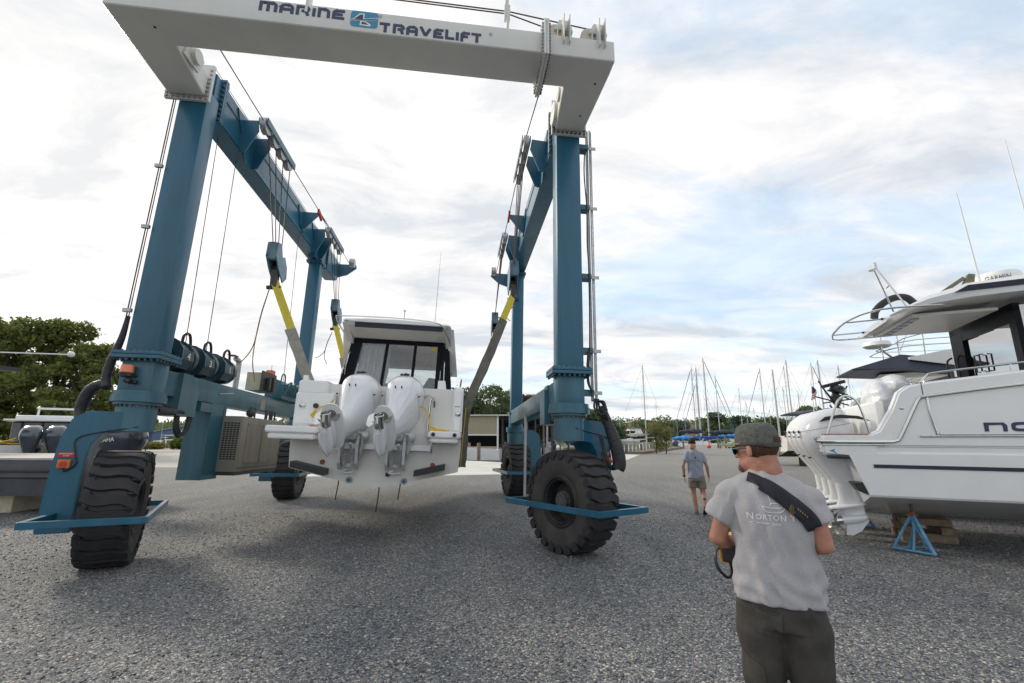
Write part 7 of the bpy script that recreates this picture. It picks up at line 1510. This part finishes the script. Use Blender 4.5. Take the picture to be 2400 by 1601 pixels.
for k in range(9):
    px = (1573, 1600, 1681, 1686, 1699, 1722, 1745, 1770, 1820)[k]; p = at(px, 1020, 65); m = MB(); m.cyl((0, 0, -1.6), (0, 0, 1.75 if k in (0, 4) else 1.3), .12, n=8); o = m.build('dock_post', PILE); o.location = (p.x, 65, 0); tag(o, 'greenish dock post standing before the moored sailboats', 'dock post', 'posts of the floating dock')
mb = lambda *a, **k: motorboat(*a, **k)
p = at(1590, 1040, 68); mb('runabout', 'white runabout with a green waterline moored left of the walking man', 'motorboat', (p.x, 68, -1.45), R(8), L=6.5, hb=1.1, neng=1, cabin='console')
p = at(1700, 1040, 68); mb('runabout', 'white open boat with orange fenders moored between the two men', 'motorboat', (p.x, 68, -1.45), R(172), L=6.5, hb=1.1, neng=1, cabin='console')
for i, (px, lab) in enumerate(((1626, 'red round buoy left of the walking man neck'), (1662, 'red round buoy right of the walking man neck'))):
    p = at(px, 1046, 64); m = MB(); m.sphere((0, 0, 0), .30, 12); m.cyl((0, 0, .25), (0, 0, .42), .07, n=8); o = m.build('mooring_buoy', mat('buoy_red', (.75, .12, .06), .5), None, smooth=True); o.location = p; tag(o, lab, 'buoy', 'red buoys on the dock')
m = MB(); m.prism([(0, 0), (1.6, 0), (1.3, .55), (.2, .6)], 0, 1.2, 'y'); o = m.build('gear_pile', mat('bright_yellow_green', (.50, .55, .10), .7, var=.5, scale=3)); p = at(1712, 1042, 64); o.location = (p.x, 64, p.z - .3); tag(o, 'yellow green heap of gear on the dock left of the cap visor', 'gear heap')
# moored boats and shed boats
mb('speedboat', 'low white speedboat with a black side window moored before the beige shed', 'motorboat', (-.9, 37.2, -1.05), R(176), L=5.2, hb=1.05, neng=0, cabin='none')
for i, (x, y, rz) in enumerate(((-.4, 52, 95), (2.2, 51, 88), (4.6, 52, 92))): mb('berthed_boat', ('white boat berthed at the left inside the dark shed', 'white boat berthed in the middle of the dark shed', 'white boat berthed at the right end of the dark shed')[i], 'motorboat', (x, y, -1.3), R(rz), L=6.5, hb=1.05, neng=1, cabin='console', group='boats inside the open shed')
for i, (px, Y) in enumerate(((1122, 33.2), (1099, 38))):
    p = at(px, 1060, Y); m = MB(); m.cyl((0, 0, -1.6), (0, 0, at(px, 1038, Y).z), .13, n=10); o = m.build('mooring_pile', WOOD); o.location = (p.x, Y, 0); tag(o, ('thin weathered pile in front of the beige shed wall', 'weathered pile by the bow of the moored speedboat')[i], 'mooring pile')
# yacht ashore across the water
p = at(1450, 1024, 178); mb('shore_yacht', 'white yacht laid up ashore left of the tan warehouse', 'motorboat', (p.x, 178, .2), R(5), L=13, hb=2.2, neng=0, cabin='fly')
p = at(1375, 1015, 190); mb('shore_yacht', 'smaller white boat laid up ashore beside the grey harbour hut', 'motorboat', (p.x, 190, .0), R(170), L=9, hb=1.6, neng=0, cabin='cabin')
for i, (px, Y) in enumerate(((366, 118), (395, 112), (420, 116))): p = at(px, 1036, Y); mb('distant_boat', ('white cruiser before the blue boathouse, leftmost of three', 'white cruiser before the middle of the blue boathouse', 'white cruiser before the blue boathouse, rightmost of three')[i], 'motorboat', (p.x, Y, -1.4), R(10), L=8, hb=1.4, neng=0, cabin='cabin', group='cruisers at the blue boathouse')
o = thing('dock_railing', 'timber dock railing between the reeds and the bush under the left hoist beam', 'railing'); m = MB()
for px in (382, 392, 401, 410): p = at(px, 1045, 62); m = MB(); m.box(p.x - .12, p.x + .12, 61.9, 62.1, -1.2, 1.0); m.build('post', WOOD, o)
for z in (.35, .05): m = MB(); m.box(at(375, 1040, 62).x, at(418, 1040, 62).x, 61.93, 62.07, z - .05, z + .05); m.build('rail_board', WOOD, o)
p = at(343, 1040, 48); m = MB(); m.tube([(0, 0, 0), (0, 0, at(343, 1016, 48).z)], .05, 8); m.box(-.2, .5, -.1, .1, at(343, 1018, 48).z, at(343, 1018, 48).z + .25, .03); o = m.build('power_post', DSTEEL); o.location = (p.x, 48, 0); tag(o, 'thin dark service post beside the reeds', 'post')

# ---------------------------------------------------------------- boats at the left edge
p = at(100, 1060, 18.2)
lb = mb('cabin_cruiser', 'white cabin boat with two grey outboards and a roof radar at far left', 'motorboat', (p.x, 18.2, -.05), R(128), L=8, hb=1.45, z0=.30, cabin='none', neng=2, em=ENGREY)
m = MB(); m.box(1.6, 5.2, -1.25, 1.25, 1.4, 2.35, .05); m.build('cabin', mat('cabin_dark_glass', (.13, .13, .15), .15, coat=.5, var=.1), lb)
m = MB(); m.box(.6, 5.6, -1.35, 1.35, 2.36, 2.44, .03); m.box(1.6, 5.0, -1.1, 1.2, 2.44, 2.62, .06); m.build('roof', GEL, lb, smooth=True)
m = MB(); m.rings([ring((2.2, -.9, z), (0, 0, 1), r, 24) for z, r in ((2.62, .28), (2.70, .31), (2.82, .28), (2.84, .2))]); m.build('radar_dome', WHT, lb, smooth=True)
m = MB()
for y in (-.45, .35, .95): m.box(1.57, 1.6, y - .03, y + .03, 1.4, 2.34)
m.box(.1, 1.2, .5, 1.4, 1.3, 1.6, .05); m.build('cabin_trim', BLACK, lb)
m = MB(); m.tube([(.0, .3, 1.52), (-.02, .8, 1.5), (-.02, 1.2, 1.55), (-.05, .95, 1.62), (0, .8, 1.7)], .03, 6, smooth=4); m.tube([(-.1, .0, 1.5), (-.2, -.1, 1.3), (-.15, .05, 1.1)], .02, 6, smooth=4); m.build('cable', MATS['yellow_rope'], lb)
p = at(118, 1050, 23.5); cc = mb('tower_boat', 'white open boat with a leaning white pipe tower, behind the far left cabin boat', 'motorboat', (p.x, 23.5, .0), R(133), L=8.5, hb=1.35, z0=.4, cabin='console', neng=0)
m = MB()
for y in (-.9, .9):
    m.tube([(4.4, y, 1.6), (3.1, y * .9, 3.15), (1.6, y * .9, 3.15)], .035, 6, smooth=3); m.tube([(3.4, y, 1.7), (2.4, y * .9, 3.1)], .03, 6); m.tube([(2.6, y, 1.7), (3.0, y * .9, 3.0)], .03, 6)
for x in (3.0, 2.5, 2.0, 1.6): m.tube([(x, -.85, 3.15), (x, .85, 3.15)], .03, 6)
m.tube([(3.6, -.95, 2.5), (3.6, .95, 2.5)], .03, 6); m.build('pipe_tower', WHT, cc, smooth=True)
p = at(160, 1050, 29); mb('open_boat', 'third boat, with a small white hardtop, tucked between the pipe tower and the hoist fork', 'motorboat', (p.x, 29, .0), R(134), L=7.5, hb=1.25, z0=.4, cabin='cabin', neng=1)
# grey work boat on concrete block, with a big dark outboard
gb = thing('grey_workboat', 'long dark grey flat sided boat with a pale deck edge, resting on a concrete block', 'work boat', loc=(-10.05, 11.9, 0), rz=R(176))
GREYH = mat('dark_grey_hull', (.062, .066, .080), .4, var=.25, scale=3, coat=.3, dirt=.4, dirtcol=(.12, .12, .125)); m = MB()
m.rings([[V(x, -1.1, .42 + kz), V(x, -1.15, .80), V(x, -1.22, .84), V(x, -1.22, 1.22), V(x, 1.22, 1.22), V(x, 1.22, .84), V(x, 1.15, .80), V(x, 1.1, .42 + kz)] for x, kz in ((0, 0), (8, 0), (12, .1))]); m.build('hull', GREYH, gb)
m = MB(); m.box(-.02, 12, -1.24, 1.24, 1.22, 1.27, .01); m.build('deck_edge', mat('deck_pale', (.42, .41, .38), .8), gb); 
for y in (-1.0, ):
    m = MB(); m.box(0, 12, 1.22, 1.27, .95, 1.02, .02); m.box(0, 12, -1.27, -1.22, .95, 1.02, .02); m.build('rub_strake', BLACK, gb)
outboard(gb, Matrix.Translation((-.12, .55, 1.10)) @ Matrix.Rotation(R(-90), 4, 'Z'), R(5), mat('navy_cowl', (.030, .034, .055), .25, coat=.8), 'YAMAHA', WHT, s=1.2, deco=False)
bl = block('concrete_block', 'pale concrete block carrying the grey workboat beside the hoist fork', 'concrete block', mat('pale_concrete', (.50, .45, .34), .9, var=.15, bump=.3), -13.1, -11.7, 11.2, 12.2, 0, .44, .02); p0 = at(85, 1185, 11.4)
# hardtop tip and white pole of another boat entering from the left
hb_ = thing('hardtop_boat', 'boat mostly outside the left edge, only its black hardtop tip and long white pole showing', 'motorboat', loc=(-19.4, 15.2, 0)); m = MB(); m.rings([[V(x, -w_, 3.96 + dz), V(x, w_, 3.96 + dz), V(x, w_, 4.09 + dz), V(x, -w_, 4.09 + dz)] for x, w_, dz in ((-5, 1.3, .15), (1.2, 1.2, .08), (2.2, .6, -.02))]); m.build('hardtop', BLACK, hb_)
m = MB(); m.tube([(-3, -.5, 4.62), (4.9, -.5, 4.36)], .022, 6); m.sphere((4.95, -.5, 4.37), .10, 10); m.build('white_pole', WHT, hb_, smooth=True)
m = MB(); m.rings([[V(x, -w_, 1.0), V(x, -w_ - .1, 2.0), V(x, w_ + .1, 2.0), V(x, w_, 1.0)] for x, w_ in ((-7, 1.4), (-1.5, 1.4))]); m.box(-5, -2, -1, 1, 2, 3.98); m.build('hull', GEL, hb_)

# ---------------------------------------------------------------- boats behind the photographer and behind the big white boat
p = at(1822, 1060, 28); cb_ = mb('bay_boat', 'cream boat with a navy bimini and one dark outboard on black stands behind the cap', 'motorboat', (p.x, 28, .05), R(-4), L=8, hb=1.3, z0=.45, cabin='console', canopy=NAVY, neng=1, em=mat('dark_navy_engine', (.03, .04, .06), .3, coat=.7), hm=GEL2, bottom=mat('black_bottom_paint', (.03, .03, .032), .8))
for i, (x, y) in enumerate(((p.x + 2.2, 27.0), (p.x + 2.4, 28.8))): copy_tree(js1, loc=(x, y, 0), rz=R(40 * i), label=('blue stand at the near side of the cream boat behind the photographer', 'blue stand at the far side of the cream boat behind the photographer')[i])
m = MB(); 
for k in range(3): m.box(p.x + .9 + .6 * k, p.x + 1.35 + .6 * k, 27.0, 27.5, 0, .5, .05)
bpy_o = m.build('fender_block', BLACK); tag(bpy_o, 'black rubber blocks under the cream boat', 'support blocks')
p = at(1930, 1050, 13); sf = mb('sport_boat', 'white sport boat behind the four white outboards, carrying dark rods, a radar and a flag', 'motorboat', (p.x + .45, 13.6, .1), R(-10), L=9, hb=1.4, z0=.5, cabin='none', neng=0)
m = MB(); 
q0 = V(p.x, 13.6, 0)
def sl(px, py, Y=13.6): 
    w_ = at(px, py, Y); return tuple(Matrix.Rotation(R(10), 4, 'Z') @ (w_ - V(p.x + .45, 13.6, .1)))
for a, b2 in (((1918, 893), (1965, 960)), ((1925, 905), (1975, 965)), ((1912, 930), (1990, 950)), ((1930, 945), (2000, 935)), ((1945, 950), (1975, 985)), ((1985, 905), (1955, 975)), ((1940, 925), (1970, 950)), ((1950, 920), (1990, 935)), ((1925, 962), (1985, 958))):
    m.tube([sl(*a), sl(*b2)], .022, 6)
m.sphere(sl(1960, 935), .16, 8, (1, .8, 1.2)); m.build('rod_rack', BLACK, sf)
m = MB(); c_ = V(*sl(1962, 912)); m.sphere(c_, .17, 14, (1.2, 1.2, .7)); m.tube([sl(1940, 915), sl(1985, 925), sl(1990, 930)], .03, 8); m.box(-.30, .30, -.06, .06, -.05, .05, .02, Matrix.Translation(V(*sl(1955, 900))) @ Matrix.Rotation(R(-14), 4, 'Y')); m.cyl(c_, c_ + V(0, 0, .16), .05, n=10); m.build('radar', BLACK, sf, smooth=True)
m = MB(); m.cyl(sl(1978, 920), sl(1978, 912), .07, n=10); m.build('gps_dome', WHT, sf)
m = MB(); m.tube([sl(1901, 897), sl(1912, 1000)], .012, 6); m.build('flag_staff', WHT, sf)
P0, P1, P2, P3 = [V(*sl(*q)) for q in ((1903, 905), (1915, 915), (1911, 935), (1902, 938))]
fl = MB(); 
for j in range(13):
    f0, f1 = j / 13, (j + 1) / 13; wv = lambda f: V(0, .03 * sin(f * 7), 0)
    fl2 = MB(); fl2.rings([[P0.lerp(P3, f0) + wv(f0), P1.lerp(P2, f0) + wv(f0 + .3), P1.lerp(P2, f1) + wv(f1 + .3), P0.lerp(P3, f1) + wv(f1)], [q + V(0, .004, 0) for q in (P0.lerp(P3, f0) + wv(f0), P1.lerp(P2, f0) + wv(f0 + .3), P1.lerp(P2, f1) + wv(f1 + .3), P0.lerp(P3, f1) + wv(f1))]])
    fl2.build('flag_stripe', REDP if j % 2 == 0 else WHT, sf)
fl.bm.free(); m = MB(); a_, b2, c2, d2 = P0, P0.lerp(P1, .75), P3.lerp(P2, .75).lerp(P0.lerp(P1, .75), .52), P3.lerp(P0, .52); m.rings([[q + V(0, -.012, 0) for q in (a_, b2, c2, d2)], [q + V(0, -.006, 0) for q in (a_, b2, c2, d2)]]); m.build('flag_canton', LETN, sf)
# neighbour with the navy hardtop canopy and flybridge rails
nb = thing('flybridge_boat', 'white flybridge boat with a pointed navy awning and steel rails, behind the near white boat', 'motorboat', M=DM)
m = MB(); m.rings([[V(x, 4.3, -.3), V(x, 4.1, .9), V(x, 4.15, 1.55), V(x, 7.0, 1.55), V(x, 7.1, .9), V(x, 6.9, -.3)] for x in (.55, 9)]); m.build('hull', GEL, nb)
m = MB(); m.prism([(3.2, 1.5), (8, 1.5), (8, 2.9), (3.0, 2.9), (2.2, 2.76), (2.2, 2.70), (3.1, 2.5)], 4.5, 6.8, 'y'); m.build('cabin', GEL, nb)
m = MB(); m.rings([[V(1.05, 4.5, 2.50), V(1.05, 6.2, 2.50), V(1.05, 6.2, 2.54), V(1.05, 4.5, 2.54)], [V(2.1, 4.3, 2.46), V(2.1, 6.6, 2.46), V(2.1, 6.4, 2.86), V(2.1, 4.7, 2.86)], [V(3.4, 4.35, 2.20), V(3.4, 6.6, 2.20), V(3.4, 6.5, 2.60), V(3.4, 4.5, 2.60)]]); m.build('awning', NAVY, nb)
m = MB(); m.prism([(1.7, 5.0), (2.9, 4.5), (2.9, 6.3), (1.9, 6.1)], 2.30, 2.42, 'z'); m.build('awning_lining', GEL2, nb)
m = MB()
for z, x0_ in ((2.98, 1.75), (3.12, 1.9), (3.30, 2.3)): m.tube([(x0_, 5, z), (x0_ + .5, 4.6, z + .06), (3.6, 4.5, z + .05), (5, 4.5, z + .05)], .014, 6, smooth=3); m.tube([(x0_, 5, z), (x0_ + .3, 6.4, z + .06), (4, 6.6, z + .05)], .014, 6, smooth=3)
for x in (1.78, 2.1, 2.6, 3.2, 3.8): m.tube([(x, 4.8, 2.75), (x, 4.75, 3.34)], .013, 6)
m.tube([(1.75, 5, 3.12), (2.15, 5, 2.7)], .03, 8); m.tube([(3.0, 5, 3.8), (4.1, 5, 3.1)], .03, 8); m.tube([(2.5, 5, 3.7), (2.2, 5, 3.0)], .014, 6); m.build('rail', STEEL, nb, smooth=True)
m = MB(); m.rings([ring((1.75, 5, z), (0, 0, 1), r, 24) for z, r in ((3.10, .24), (3.14, .30), (3.24, .27), (3.27, .15))]); m.build('radar_dome', WHT, nb, smooth=True)
for i, (x, y) in enumerate(((1.2, 4.7), (1.2, 6.6))): p_ = Dp(x, y, 0); p_.z = 0; copy_tree(js1, loc=p_, rz=R(20 + 60 * i), label=('dark stand in the shadow below the flybridge boat, near side', 'dark stand in the shadow below the flybridge boat, far side')[i])
